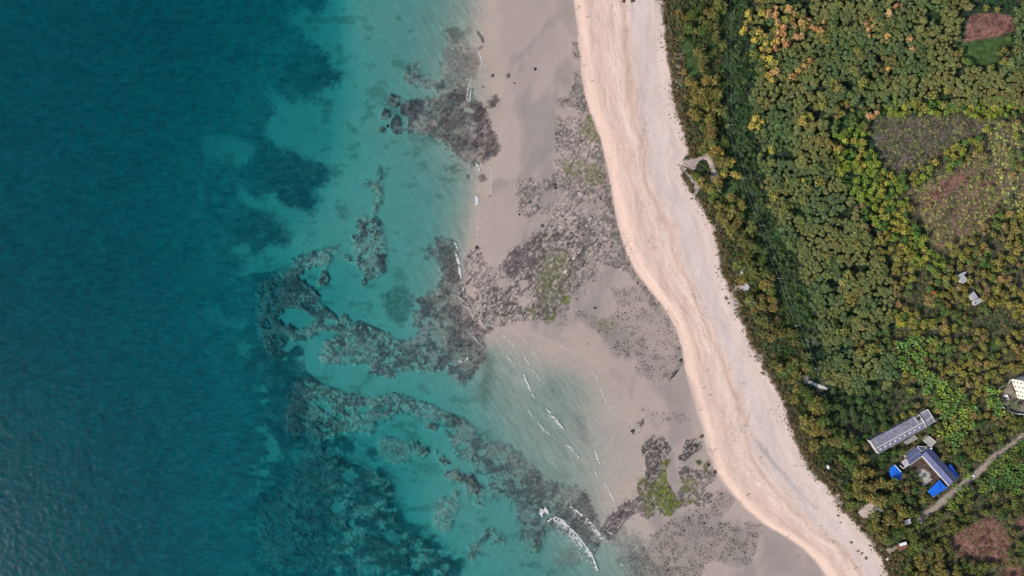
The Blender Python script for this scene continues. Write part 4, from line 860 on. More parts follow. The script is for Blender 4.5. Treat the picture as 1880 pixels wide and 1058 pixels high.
# ---- loose stones ------------------------------------------------------------------
def stone_shape(rng, seg=6):
    """one rounded irregular stone, unit size, flat on the bottom"""
    v = []; 
    for k, (r, h) in enumerate(((.82, 0.0), (1.0, .32), (.72, .72))):
        for i in range(seg):
            a = 2 * math.pi * (i + .5 * (k % 2)) / seg
            q = r * rng.uniform(.75, 1.15)
            v.append((math.cos(a) * q, math.sin(a) * q, h * rng.uniform(.85, 1.15)))
    v.append((rng.uniform(-.2, .2), rng.uniform(-.2, .2), .95))
    f = []
    for k in range(2):
        for i in range(seg):
            a, b = k * seg + i, k * seg + (i + 1) % seg; c, d = a + seg, b + seg
            f += [(a, b, d), (a, d, c)]
    for i in range(seg): f.append((2 * seg + i, 2 * seg + (i + 1) % seg, 3 * seg))
    return np.array(v), np.array(f)
PEB = [stone_shape(RNG, 5) for _ in range(10)]
def merge_copies(protos, px, py, pz, sx, sy, sz, rz, cols, protocol=None):
    V_, F_all, C_ = [], [], []; base = 0
    kind = RNG.integers(0, len(protos), len(px))
    for k, (pv, pf) in enumerate(protos):
        s = np.nonzero(kind == k)[0]
        if not len(s): continue
        c, sn = np.cos(rz[s]), np.sin(rz[s])
        x = pv[None, :, 0] * sx[s, None]; y = pv[None, :, 1] * sy[s, None]; z = pv[None, :, 2] * sz[s, None]
        X = x * c[:, None] - y * sn[:, None] + px[s, None]; Y = x * sn[:, None] + y * c[:, None] + py[s, None]; Zz = z + pz[s, None]
        v = np.stack([X, Y, Zz], -1).reshape(-1, 3)
        m = len(pv)
        f = (pf[None] + (np.arange(len(s)) * m)[:, None, None]).reshape(-1, pf.shape[1]) + base
        cc = np.repeat(cols[s][:, None, :], m, 1)
        if protocol is not None: cc = cc * protocol[k][None, :, None]
        V_.append(v); F_all.append(f); C_.append(cc.reshape(-1, 3)); base += len(v)
    return np.concatenate(V_), np.concatenate(F_all), np.concatenate(C_)

def scatter_stones():
    st = 1.5
    gu, gv = np.meshgrid(np.arange(880, 1420, st), np.arange(60, 1075, st))
    u = (gu + RNG.uniform(-1, 1, gu.shape) * st * .6).ravel(); v = (gv + RNG.uniform(-1, 1, gu.shape) * st * .6).ravel()
    F = fields_at(u, v)
    clump = ss(-.12, .14, fbm(u / 9, v / 9, 401, 3))
    p = F['cob'] * (.10 + .90 * clump) * .95 + np.clip(F['plat'] - .3, 0, 1) * .06
    p *= (F['z'] > -.45) & (F['berm'] < 3)
    keep = RNG.random(len(u)) < p
    u, v = u[keep], v[keep]; z = F['z'][keep]
    n = len(u)
    r = RNG.lognormal(-1.75, .42, n).clip(.08, .8)
    x, y = w_of(u, v, z)
    g = RNG.random(n)
    near = (v > 880) & (u < 1240)
    col = np.array([.066, .060, .060]) * RNG.uniform(.45, 1.7, (n, 1))
    grn = (g > .62) & ((v > 850) | (v < 640))
    col[grn] = np.array([.085, .090, .040]) * RNG.uniform(.6, 1.5, (grn.sum(), 1))
    pale = g < .10; col[pale] = np.array([.24, .21, .19]) * RNG.uniform(.7, 1.4, (pale.sum(), 1))
    V_, F2, C2 = merge_copies(PEB, x, y, z - r * .12, r * RNG.uniform(.8, 1.4, n), r * RNG.uniform(.6, 1.0, n), r * RNG.uniform(.4, .8, n), RNG.uniform(0, 6.28, n), col)
    o = link('cobbles', mesh_np('cobbles', V_, F2, C2, True), M_STONE); tag(o, 'dark cobbles strewn over the sand flat in dense fields', 'cobbles', kind='stuff')
    print('cobbles', n)
scatter_stones()

def scatter_ledges():
    """strips of tilted bedding standing out of the platform"""
    n0 = 26000
    u = RNG.uniform(840, 1250, n0); v = RNG.uniform(180, 1000, n0)
    F = fields_at(u, v)
    p = np.clip(F['plat'] - .35, 0, 1) * 1.0 * ss(-.10, .12, F['strata'] + .4 * fbm(u / 16, v / 16, 411, 3)) + np.clip(F['reef'] - .5, 0, 1) * (F['z'] > -.35) * .35
    keep = RNG.random(n0) < p * .75 * (.35 + .65 * ss(380, 440, v))
    u, v, z = u[keep], v[keep], F['z'][keep]; n = len(u); grn = F['green'][keep]
    box = np.array([(-1, -1, 0), (1, -1, 0), (1, 1, 0), (-1, 1, 0), (-.85, -.7, 1), (.9, -.75, .8), (.85, .8, .9), (-.9, .7, 1.1)], float)
    bf = np.array([(0, 1, 5, 4), (1, 2, 6, 5), (2, 3, 7, 6), (3, 0, 4, 7), (4, 5, 6, 7)])
    boxes = [(box * [1, 1, 1] + RNG.normal(size=box.shape) * [.12, .15, .12] * (box[:, 2:] > .1), bf) for _ in range(8)]
    L = RNG.lognormal(-.75, .55, n).clip(.22, 2.2); Wd = RNG.uniform(.10, .30, n)
    ang = math.atan2(.75, .66) + fbm(u / 40, v / 40, 415, 2) * .8 + RNG.normal(size=n) * .10
    g = RNG.random(n)
    col = np.array([.125, .108, .098]) * RNG.uniform(.6, 1.5, (n, 1))
    col[g > .88] = np.array([.34, .32, .28]) * RNG.uniform(.8, 1.25, ((g > .88).sum(), 1))
    dk = g < .42; col[dk] = np.array([.060, .050, .054]) * RNG.uniform(.6, 1.4, (dk.sum(), 1))
    west = (u + (v - 520) * .35) < 905; col[west] *= np.array([.6, .52, .58])
    col = col * (1 - .6 * grn[:, None]) + .6 * grn[:, None] * np.array([.09, .105, .025])
    x, y = w_of(u, v, z)
    V_, F2, C2 = merge_copies(boxes, x, y, z - .08, L, Wd, RNG.uniform(.14, .42, n), ang, col)
    o = link('rock_ledges', mesh_np('rock_ledges', V_, F2, C2), M_STONE); tag(o, 'thin tilted rock ledges lining the platform in parallel strips', 'rock ledges', kind='stuff')
    print('ledges', n)
scatter_ledges()

# ---- single boulders -------------------------------------------------------------
def boulder_mesh(rng, seg=10, rings=6):
    v = []; f = []
    ph = rng.uniform(0, 6.28, 6)
    for k in range(rings):
        t = k / (rings - 1) * .5 * math.pi
        for i in range(seg):
            a = 2 * math.pi * i / seg
            q = 1 + .16 * math.sin(2 * a + ph[0]) + .10 * math.sin(3 * a + ph[1] + 2 * t) + .07 * math.sin(5 * a + ph[2]) + rng.normal() * .035
            r = math.cos(t) ** .55 * q if k < rings - 1 else .02
            v.append((r * math.cos(a), r * math.sin(a), math.sin(t) ** .8 * (1 + .10 * math.sin(2 * a + ph[3])) - .12))
    for k in range(rings - 1):
        for i in range(seg):
            a, b = k * seg + i, k * seg + (i + 1) % seg
            f.append((a, b, b + seg, a + seg))
    v = np.array(v); n = np.linalg.norm(v, axis=1, keepdims=True)
    return mesh_np('boulder', v, np.array(f), np.tile(np.clip(1 + rng.normal(size=(len(v), 1)) * .18, .6, 1.5), (1, 3)), True)
BOULD = [boulder_mesh(RNG) for _ in range(7)]
for m_ in BOULD: m_.materials.append(M_STONE)
T1 = lambda x, y: T_([(x, y)])[0]
BL = [ # u, v, length, width, height (m), turn, colour, label
 (*T1(620, 185), 1.9, 1.4, .9, .3, (.34, .30, .28), 'big pale flat topped boulder alone on the tidal flat'),
 (*T1(675, 338), 1.6, .8, .6, .8, (.38, .34, .31), 'long pale slab beside a dark pool line on the flat'), (*T1(710, 362), 2.0, .7, .5, .9, (.33, .30, .27), 'second long pale slab close to the beach foot'),
 (*T1(455, 130), 1.3, .7, .6, -.6, (.06, .055, .06), 'dark elongated boulder below the sand neck'), (*T1(462, 150), 1.0, .6, .5, -.6, (.08, .07, .07), 'dark boulder at the lower end of the dark pair'),
 (*T1(340, 272), 1.6, 1.0, .6, .1, (.30, .27, .25), 'pale mottled boulder at the corner of the pool'), (*T1(380, 380), .9, .8, .6, 0, (.09, .085, .08), 'dark round boulder at the pool edge'),
 (*T1(305, 236), .7, .6, .5, 0, (.06, .055, .055), 'small black boulder at the edge of the narrow sand flat'), (*T1(495, 325), 1.2, .7, .5, -.5, (.25, .23, .21), 'grey boulder in the jumble above the strata'),
 (*T1(515, 345), 1.0, .7, .5, .4, (.2, .18, .16), 'brownish boulder in the jumble above the strata'), (*T1(600, 395), 1.2, .8, .6, .9, (.11, .11, .09), 'dark oval boulder on the right of the jumble'),
 (*T1(575, 350), .9, .5, .4, .7, (.10, .09, .09), 'dark splinter boulder above the oval one'), (*T1(430, 385), .9, .6, .5, .2, (.24, .22, .2), 'grey boulder just right of the round dark one'),
 (*T1(555, 425), .8, .6, .5, .2, (.10, .09, .085), 'dark boulder at the top of the striated rock'), (*T1(655, 380), .8, .6, .4, .2, (.42, .39, .36), 'small whitish boulder between the slabs and the oval boulder'),
 (*T1(735, 215), .8, .6, .5, .8, (.07, .065, .06), 'dark boulder close to the beach curve'), (*T1(700, 880), .7, .6, .6, 0, (.04, .038, .04), 'lone black boulder on smooth sand below the striated rock'),
 (*T1(240, 130), .9, .6, .4, 0, (.3, .27, .25), 'pale boulder at the left tip of the rocky flat'), (*T1(525, 657), 1.5, .6, .35, .9, (.55, .52, .46), 'whitest slab in the green striated rock'),
 (*T1(575, 575), 1.5, .6, .35, .9, (.50, .47, .42), 'white slab above the whitest one in the striated rock'), (*T1(540, 580), 1.2, .4, .3, .9, (.46, .44, .40), 'narrow white slab in the striated rock'), (*T1(605, 542), 1.0, .5, .3, .9, (.5, .47, .43), 'topmost white slab of the striated rock'),
 (1161, 792, 1.2, .8, .6, .4, (.05, .045, .05), 'dark rock at the tip of the sand spit in the bay'), (1178, 778, 1.8, .7, .5, .9, (.11, .10, .095), 'long rock just right of the sand spit tip'),
 (982, 127, .8, .7, .7, 0, (.03, .03, .03), 'black rock alone on the upper sand flat'), (904, 139, .9, .7, .5, 0, (.08, .075, .075), 'dark rock near the swash line of the upper sand flat'), (933, 139, 1.0, .8, .3, .5, (.10, .09, .09), 'low brownish rock in the middle of the upper sand flat'),
 (944, 153, .5, .4, .4, 0, (.07, .06, .06), 'tiny dark stone on the upper sand flat'), (887, 160, .7, .5, .3, 0, (.12, .11, .1), 'flat grey stone right of the top reef'),
 (899, 361, .4, .35, .35, 0, (.05, .04, .04), 'tiny black stone on the narrow sand flat'), (875, 455, 1.1, .9, .7, 0, (.05, .05, .05), 'dark rock at the lower end of the narrow sand flat'),
 (1288, 802, 1.6, .9, .7, .8, (.10, .09, .05), 'mossy brown boulder high on the cracked outcrop'), (1312, 868, 1.5, 1.0, .8, 1.1, (.09, .07, .065), 'purplish boulder where the cracked outcrop meets the beach'),
 (1281, 849, 1.3, .8, .6, 0, (.07, .08, .04), 'olive boulder standing in the wet sand by the outcrop'), (1300, 855, 1.2, .7, .6, .9, (.06, .07, .035), 'dark mossy boulder next to the olive one'),
 (1238, 688, 3.6, .5, .5, .9, (.05, .04, .042), 'long dark ridge of rock ending the cobble field'), (1250, 662, 1.2, .8, .6, 1.2, (.05, .04, .042), 'dark rock at the upper end of the long ridge')]
for u, v, a, b, h, rz, c, lab in BL:
    o = link('boulder', BOULD[int(RNG.integers(7))]); o.location = settle(u, v, h * .5); o.scale = (a, b, h); o.rotation_euler = (0, 0, rz); o.color = (*c, 1)
    tag(o, lab, 'boulder')

# === BUILT THINGS ================================================================
M_WALL = plain_mat('plaster_wall', (.42, .39, .35), .9, .15, 1.2)
M_WHITE = plain_mat('white_wall', (.80, .76, .64), .85, .06, .6)
M_TRIM = plain_mat('pale_concrete', (.52, .50, .46), .9, .15, 1.5)
M_GREYTILE = plain_mat('grey_roof_tile', (.200, .198, .250), .85, .45, .7, bump=.3)
M_BLUETILE = plain_mat('blue_grey_roof_tile', (.098, .112, .215), .7, .25, .6, bump=.2)
M_SHEET = plain_mat('pale_sheet_roof', (.40, .39, .41), .6, .12, .8)
M_TARP = plain_mat('blue_tarpaulin', (.012, .13, .60), .55, .22, .5, bump=.8)
M_TARP2 = plain_mat('dark_blue_tarpaulin', (.018, .075, .42), .6, .2, .6)
M_GLASS = plain_mat('dark_window_glass', (.05, .045, .04), .25, .1, 3, .5)
M_SKYL = plain_mat('white_skylight', (.72, .74, .76), .4, .05, 3)
M_WOOD = plain_mat('weathered_wood', (.23, .19, .15), .9, .25, 4)
M_METAL = plain_mat('galvanised_wire', (.22, .24, .23), .5, .1, 3, .5)
M_DARK = plain_mat('black_rubber', (.018, .018, .02), .7, .2, 5)
M_RED = plain_mat('faded_red_paint', (.36, .05, .035), .7, .2, 2)
M_RUST = plain_mat('rust_brown_roof', (.20, .09, .06), .9, .3, 2)
M_CONC = plain_mat('grey_green_concrete_roof', (.33, .33, .29), .9, .15, 1)

def bm_obj(name, verts, faces, mat, parent=None):
    me = bpy.data.meshes.new(name); me.from_pydata([tuple(v) for v in verts], [], faces); me.update()
    bm = bmesh.new(); bm.from_mesh(me); bmesh.ops.recalc_face_normals(bm, faces=bm.faces); bm.to_mesh(me); bm.free()
    return link(name, me, mat, parent)
def rel(parent, pts):
    """world points into the frame of the thing's Empty (no rotation)"""
    o = parent.location if parent is not None else Vector((0, 0, 0))
    return [Vector(p) - o for p in pts]
def prism(name, base, z0, z1, mat, parent=None, inset=0.0):
    """upright prism over world xy corners"""
    n = len(base); c = sum((Vector((b[0], b[1], 0)) for b in base), Vector()) / n
    top = [Vector((b[0], b[1], 0)) + (c - Vector((b[0], b[1], 0))) * inset for b in base]
    v = [(b[0], b[1], z0) for b in base] + [(t.x, t.y, z1) for t in top]
    f = [tuple(range(n))[::-1], tuple(range(n, 2 * n))] + [(i, (i + 1) % n, n + (i + 1) % n, n + i) for i in range(n)]
    return bm_obj(name, rel(parent, [Vector(p) for p in v]), f, mat, parent)
def slab(name, P, th, mat, parent=None):
    """a sheet through world points P with thickness th below it"""
    n = len(P); P = [Vector(p) for p in P]
    v = P + [p - Vector((0, 0, th)) for p in P]
    f = [tuple(range(n)), tuple(range(n, 2 * n))[::-1]] + [(i, n + i, n + (i + 1) % n, (i + 1) % n) for i in range(n)]
    return bm_obj(name, rel(parent, v), f, mat, parent)
def tiled(name, A, B, C, D, n, amp, mat, parent=None, th=.12, rag=0.0, seed=1):
    """sloping roof face, A-B upper edge, D-C lower edge, with n rolls of tiles running down it; rag frays the lower edge"""
    rg = random.Random(seed)
    A, B, C, D = map(Vector, (A, B, C, D)); v = []; f = []
    m = n * 2 + 1
    for i in range(m):
        t = i / (m - 1); up = Vector((0, 0, amp if i % 2 else 0))
        p = A.lerp(B, t) + up; q = D.lerp(C, t) + up
        q = q + (q - p) * (rg.uniform(-rag, rag))
        v += [p, p.lerp(q, .5) + Vector((0, 0, rg.uniform(-.02, .02))), q]
    k = len(v)
    for i in range(m - 1):
        for r in range(2):
            a = i * 3 + r; f.append((a, a + 1, a + 4, a + 3))
    v += [p - Vector((0, 0, th)) for p in v[:k]]
    for i in range(m - 1):
        for r in range(2):
            a = k + i * 3 + r; f.append((a, a + 3, a + 4, a + 1))
    for i in range(m - 1):
        for r in (0, 2):
            a, b = i * 3 + r, (i + 1) * 3 + r; f.append((a, b, k + b, k + a))
    for i in (0, m - 1):
        for r in range(2):
            a, b = i * 3 + r, i * 3 + r + 1; f.append((a, b, k + b, k + a))
    return bm_obj(name, rel(parent, v), f, mat, parent)
def bar(name, a, b, w, h, mat, parent=None):
    """box bar from a to b, w wide, h high (below the line)"""
    a, b = Vector(a), Vector(b); d = (b - a); s = Vector((-d.y, d.x, 0))
    s = s.normalized() * w * .5 if s.length > 1e-6 else Vector((w * .5, 0, 0))
    if d.length > 0 and abs(d.normalized().z) > .95:
        s2 = Vector((0, h * .5, 0)); v = [a - s - s2, a + s - s2, a + s + s2, a - s + s2, b - s - s2, b + s - s2, b + s + s2, b - s + s2]
    else:
        hz = Vector((0, 0, h)); v = [a - s - hz, a + s - hz, a + s, a - s, b - s - hz, b + s - hz, b + s, b - s]
    return bm_obj(name, rel(parent, v), [(0, 1, 2, 3), (7, 6, 5, 4), (0, 4, 5, 1), (1, 5, 6, 2), (2, 6, 7, 3), (3, 7, 4, 0)], mat, parent)
def q1(x, y): return Q_([(x, y)])[0]
def qw(x, y, z): u, v = q1(x, y); return w3(u, v, z)
FOOT = []      # footprints kept clear of plants

# ---- long grey tiled building ---------------------------------------------------------
def long_house():
    g = gz(*q1(450, 340)) - .2; e, r = g + 3.3, g + 5.0
    root = empty('long_house', w3(*q1(460, 330), g)); root.location.z = g
    A, B = qw(195, 418, e), qw(672, 162, e); Rd0, Rd1 = qw(248, 498, r), qw(722, 236, r); C, D = qw(742, 292, e), qw(285, 545, e)
    tiled('roof_slope', Rd0, Rd1, B, A, 44, .07, M_GREYTILE, root, .12, .035, 3)
    tiled('roof_slope', Rd0, Rd1, C, D, 44, .07, M_GREYTILE, root, .12, .02, 4)
    bar('ridge_cap', Rd0 + Vector((0, 0, .16)), Rd1 + Vector((0, 0, .16)), .45, .22, M_TRIM, root)
    ins = .93; c = (A + B + C + D) / 4
    base = [c + (p - c) * ins for p in (A, B, C, D)]
    wl = prism('wall', [(p.x, p.y) for p in base], g - .3, e - .12, M_WALL, root)
    for P, Q_r, R2, nm in ((A, Rd0, D, 'gable'), (B, Rd1, C, 'gable')):
        b2 = [Vector((P.x, P.y, e - .1)), Vector((Q_r.x, Q_r.y, r + .25)), Vector((R2.x, R2.y, e - .1)), Vector((R2.x, R2.y, g)), Vector((P.x, P.y, g))]
        dx = (B - A).normalized() * .22
        v = [p - dx for p in b2] + [p + dx for p in b2]
        bm_obj('gable_wall', rel(root, v), [(0, 1, 2, 3, 4), (9, 8, 7, 6, 5)] + [(i, (i + 1) % 5, 5 + (i + 1) % 5, 5 + i) for i in range(5)], M_TRIM, root)
        bar('parapet_coping', P + Vector((0, 0, .22)), Q_r + Vector((0, 0, .42)), .5, .14, M_TRIM, root); bar('parapet_coping', R2 + Vector((0, 0, .22)), Q_r + Vector((0, 0, .42)), .5, .14, M_TRIM, root)
    # skylights down the far slope
    for k in range(9):
        t = .07 + k * .102
        p = (Rd0.lerp(Rd1, t)).lerp(D.lerp(C, t), .45); dx = (Rd1 - Rd0).normalized() * .42; dn = (D - Rd0).normalized() * .5; up = Vector((0, 0, .14))
        slab('skylight', [p - dx - dn + up, p + dx - dn + up, p + dx + dn + up, p - dx + dn + up], .10, M_SKYL, root)
    # raised party walls with a hatch
    for t in (.90,):
        a = Rd0.lerp(Rd1, t); b = A.lerp(B, t)
        bar('party_wall', a + Vector((0, 0, .35)), b + Vector((0, 0, .35)), .35, .5, M_TRIM, root)
    bar('party_wall', Rd1 + Vector((0, 0, .45)) - (Rd1 - Rd0).normalized() * .5, B + Vector((0, 0, .45)) - (Rd1 - Rd0).normalized() * .5, .45, .6, M_TRIM, root)
    h = Rd0.lerp(Rd1, .945).lerp(A.lerp(B, .945), .62)
    hh = bar('hatch', h + Vector((-.5, .2, .75)), h + Vector((.5, -.25, .75)), 1.5, .75, M_DARK, root)
    bar('hatch_rim', h + Vector((-.62, .28, .66)), h + Vector((.62, -.33, .66)), 1.9, .6, M_TRIM, hh)
    # north-east block, a little taller
    e2, r2 = g + 3.9, g + 5.6
    A2, B2 = qw(690, 152, e2), qw(757, 116, e2); S0, S1 = qw(738, 226, r2), qw(800, 188, r2); C2, D2 = qw(828, 236, e2), qw(760, 280, e2)
    tiled('roof_slope', S0, S1, B2, A2, 8, .07, M_GREYTILE, root, .12, .02, 5); tiled('roof_slope', S0, S1, C2, D2, 8, .07, M_GREYTILE, root, .12, .02, 6)
    bar('ridge_cap', S0 + Vector((0, 0, .16)), S1 + Vector((0, 0, .16)), .4, .2, M_TRIM, root)
    bar('parapet_coping', A2 + Vector((0, 0, .3)), B2 + Vector((0, 0, .3)), .5, .3, M_TRIM, root); bar('parapet_coping', B2 + Vector((0, 0, .3)), S1 + Vector((0, 0, .4)), .4, .2, M_TRIM, root); bar('parapet_coping', C2 + Vector((0, 0, .3)), S1 + Vector((0, 0, .4)), .4, .2, M_TRIM, root)
    c2 = (A2 + B2 + C2 + D2) / 4; prism('wall', [((c2 + (p - c2) * .92).x, (c2 + (p - c2) * .92).y) for p in (A2, B2, C2, D2)], g - .3, e2 - .12, M_WALL, root)
    # windows and doors of the long side towards the courtyard
    w0, w1 = base[3], base[2]; nrm = (D - Rd0); nrm.z = 0; nrm.normalize()
    for k in range(10):
        p = Vector((w0.x, w0.y, 0)).lerp(Vector((w1.x, w1.y, 0)), .06 + k * .098) + nrm * .02; dx = (C - D).normalized() * .5; isd = k % 3 == 1
        zz = (g, g + 2.1) if isd else (g + 1.0, g + 2.2)
        o = bm_obj('door' if isd else 'window', rel(root, [Vector((p.x, p.y, zz[0])) - dx, Vector((p.x, p.y, zz[0])) + dx, Vector((p.x, p.y, zz[1])) + dx, Vector((p.x, p.y, zz[1])) - dx, Vector((p.x, p.y, zz[0])) - dx - nrm * .1, Vector((p.x, p.y, zz[0])) + dx - nrm * .1, Vector((p.x, p.y, zz[1])) + dx - nrm * .1, Vector((p.x, p.y, zz[1])) - dx - nrm * .1]), [(0, 1, 2, 3), (4, 7, 6, 5), (0, 3, 7, 4), (1, 5, 6, 2), (3, 2, 6, 7), (0, 4, 5, 1)], M_WOOD if isd else M_GLASS, root)
    tag(root, 'long grey tiled building with a row of white skylights', 'building')
    FOOT.append(Q_([(180, 420), (690, 140), (765, 105), (850, 240), (740, 310), (280, 560)]))
long_house()

# ---- courtyard house with blue-grey roofs ----------------------------------------------
def courtyard_house():
    g = gz(*q1(760, 640)) - .2; e, r = g + 3.0, g + 4.6
    root = empty('courtyard_house', w3(*q1(760, 640), g)); root.location.z = g
    def gable(P, Rg, Q, n, seed):   # P: outer eave pair, Rg: ridge pair, Q: inner eave pair
        tiled('roof_slope', Rg[0], Rg[1], P[1], P[0], n, .07, M_BLUETILE, root, .1, .02, seed); tiled('roof_slope', Rg[0], Rg[1], Q[1], Q[0], n, .07, M_BLUETILE, root, .1, .01, seed + 1)
        bar('ridge_cap', Rg[0] + Vector((0, 0, .14)), Rg[1] + Vector((0, 0, .14)), .35, .16, M_GREYTILE, root)
        c = (P[0] + P[1] + Q[0] + Q[1]) / 4; b = [c + (p - c) * .9 for p in (P[0], P[1], Q[1], Q[0])]
        prism('wall', [(p.x, p.y) for p in b], g - .3, e - .1, M_WALL, root)
        for rr, pp, qq in ((Rg[0], P[0], Q[0]), (Rg[1], P[1], Q[1])):
            k = lambda p: c + (p - c) * .93
            bm_obj('gable_wall', rel(root, [Vector((k(pp).x, k(pp).y, e - .1)), Vector((k(rr).x, k(rr).y, r - .1)), Vector((k(qq).x, k(qq).y, e - .1))]), [(0, 1, 2)], M_WALL, root)
    # upper wing
    gable((qw(540, 565, e), qw(655, 478, e)), (qw(562, 610, r), qw(690, 520, r)), (qw(582, 655, e), qw(705, 568, e)), 14, 11)
    # right wing
    gable((qw(1044, 778, e), qw(772, 478, e)), (qw(1004, 823, r), qw(734, 522, r)), (qw(962, 862, e), qw(698, 562, e)), 26, 21)
    # hipped corner
    slab('corner_roof', [qw(655, 476, e + .3), qw(748, 480, e + .3), qw(704, 527, r + .12)], .12, plain_mat('teal_roof_sheet', (.10, .135, .19), .5, .1, 1), root)
    bar('hip_cap', qw(655, 474, e + .5), qw(704, 527, r + .3), .3, .18, M_TRIM, root); bar('hip_cap', qw(750, 480, e + .5), qw(704, 527, r + .3), .3, .18, M_TRIM, root); bar('hip_cap', qw(655, 474, e + .5), qw(750, 480, e + .5), .3, .18, M_TRIM, root)
    # white gutter along the court
    bar('gutter', qw(706, 568, e + .2), qw(962, 858, e + .2), .34, .18, plain_mat('white_gutter', (.7, .7, .68), .6, .05), root)
    bar('gutter', qw(584, 658, e + .2), qw(706, 568, e + .2), .28, .18, M_TRIM, root)
    # porch at the west end, of pale sheets
    slab('porch_roof', [qw(500, 628, e - .3), qw(545, 592, e - .1), qw(590, 640, e - .2), qw(540, 678, e - .4)], .08, M_SHEET, root)
    for a, b in (((436, 655), (500, 722)), ((488, 660), (520, 690)), ((520, 690), (590, 640))): bar('white_beam', qw(*a, e - .2), qw(*b, e - .2), .32, .2, M_SKYL, root)
    for a in ((440, 660), (498, 718), (524, 688)): bar('porch_post', qw(*a, e - .3), qw(*a, e - .3) - Vector((0, 0, e - .3 - g)), .16, .16, M_WOOD, root)
    # court wall and entrance wall
    bar('court_wall', qw(718, 860, g + 1.6), qw(800, 790, g + 1.6), .3, 1.8, M_TRIM, root)
    bar('court_wall', qw(760, 915, g + 1.5), qw(820, 965, g + 1.5), .4, 1.7, M_TRIM, root)
    # doors and windows towards the court
    a, b = qw(715, 585, g), qw(950, 848, g); a.z = b.z = g; dx = (b - a).normalized(); nr = Vector((-dx.y, dx.x, 0)); nr = nr if nr.x < 0 else -nr
    for k in range(7):
        p = a.lerp(b, .1 + .13 * k) + nr * .02
        bar('door' if k % 2 else 'window', p - dx * .45 + Vector((0, 0, 2.1)), p + dx * .45 + Vector((0, 0, 2.1)), .12, 2.0 if k % 2 else 1.1, M_WOOD if k % 2 else M_GLASS, root)
    tag(root, 'courtyard house with two blue grey tiled wings meeting at a corner', 'house')
    FOOT.append(Q_([(530, 560), (660, 460), (760, 470), (1060, 780), (960, 880), (700, 570), (560, 690), (490, 730), (430, 650)]))
    return g
HG = courtyard_house()
def tarp(name, pts, h, mat, label, sag=.25):
    """a sheet stretched over posts, sagging a little"""
    root = empty(name, w3(*q1(*pts[0]), 0)); root.location.z = HG
    P = [qw(x, y, HG + h) for x, y in pts]; c = sum(P, Vector()) / len(P)
    v = [c + Vector((0, 0, sag))]; n = len(P)
    for s in (.35, .7, 1.0):
        for i, p in enumerate(P): v.append(c.lerp(p, s) + Vector((0, 0, sag * (1 - s) + .06 * math.sin(i * 2.1 + s * 5))))
    f = [(0, 1 + i, 1 + (i + 1) % n) for i in range(n)]
    for r in range(2):
        for i in range(n): a = 1 + r * n + i; b = 1 + r * n + (i + 1) % n; f.append((a, a + n, b + n, b))
    k = len(v); v += [p - Vector((0, 0, .05)) for p in v]; f += [tuple(k + i for i in reversed(q)) for q in f[:]]
    bm_obj('sheet', rel(root, v), f, mat, root)
    for p in P[::max(1, n // 4)]: q = c.lerp(p, .96); bar('post', q - Vector((0, 0, .1)), Vector((q.x, q.y, HG - .2)), .14, .14, M_WOOD, root)
    tag(root, label, 'canopy'); FOOT.append(Q_(pts))
tarp('tarpaulin_canopy', [(385, 720), (395, 685), (420, 662), (450, 652), (470, 685), (490, 715), (522, 760), (505, 785), (470, 802), (445, 785), (420, 795), (395, 760)], 2.4, M_TARP, 'bright blue rounded tarpaulin west of the courtyard house')
tarp('tarpaulin_canopy', [(760, 910), (815, 855), (872, 800), (908, 840), (945, 880), (878, 922), (810, 965), (785, 940)], 2.6, M_TARP, 'bright blue rectangular tarpaulin beside the lane')
tarp('tarpaulin_canopy', [(945, 675), (982, 648), (1020, 705), (1060, 765), (1045, 790), (1000, 735)], 2.2, M_TARP2, 'dark blue folded tarpaulin behind the right wing')
def concrete_hut():
    P = [qw(722, 420, HG + 2.9), qw(768, 372, HG + 2.9), qw(840, 430, HG + 2.9), qw(788, 484, HG + 2.9)]
    root = empty('concrete_hut', P[0]); root.location.z = HG
    c = sum(P, Vector()) / 4
    prism('wall', [((c + (p - c) * .93).x, (c + (p - c) * .93).y) for p in P], HG - .3, HG + 2.72, M_WALL, root); slab('flat_roof', P, .18, M_CONC, root)
    for i in range(4): bar('parapet', c + (P[i] - c) * .95 + Vector((0, 0, .2)), c + (P[(i + 1) % 4] - c) * .95 + Vector((0, 0, .2)), .25, .19, M_TRIM, root)
    bar('door', c + (P[2] + P[3] - 2 * c) * .468 + Vector((-.45, 0, -1.0)), c + (P[2] + P[3] - 2 * c) * .468 + Vector((.45, 0, -1.0)), .1, 1.9, M_WOOD, root)
    bar('water_tank', c + (P[3] - c) * 1.2 + Vector((-.5, 0, .5)), c + (P[3] - c) * 1.2 + Vector((.3, .2, .5)), .8, .7, M_SKYL, root)
    tag(root, 'small flat roofed concrete hut at the top corner of the courtyard house', 'hut'); FOOT.append(Q_([(700, 420), (768, 350), (860, 430), (788, 510)]))
concrete_hut()
def trellis():
    a, b, c, d = [qw(x, y, HG + 1.6) for x, y in ((522, 435), (632, 362), (664, 398), (552, 462))]
    root = empty('drying_rack', a); root.location.z = HG
    for k in range(12): t = (k + .5) / 12; bar('slat', a.lerp(b, t), d.lerp(c, t), .26, .08, M_TRIM, root)
    for p, q in ((a, b), (d, c)): bar('rail', p - Vector((0, 0, .09)), q - Vector((0, 0, .09)), .1, .1, M_WOOD, root)
    for p in (a, b, c, d): bar('leg', p - Vector((0, 0, .1)), p - Vector((0, 0, 1.9)), .1, .1, M_WOOD, root)
    tag(root, 'slatted rack between the long building and the courtyard house', 'rack'); FOOT.append(Q_([(510, 435), (635, 350), (675, 400), (552, 475)]))
trellis()

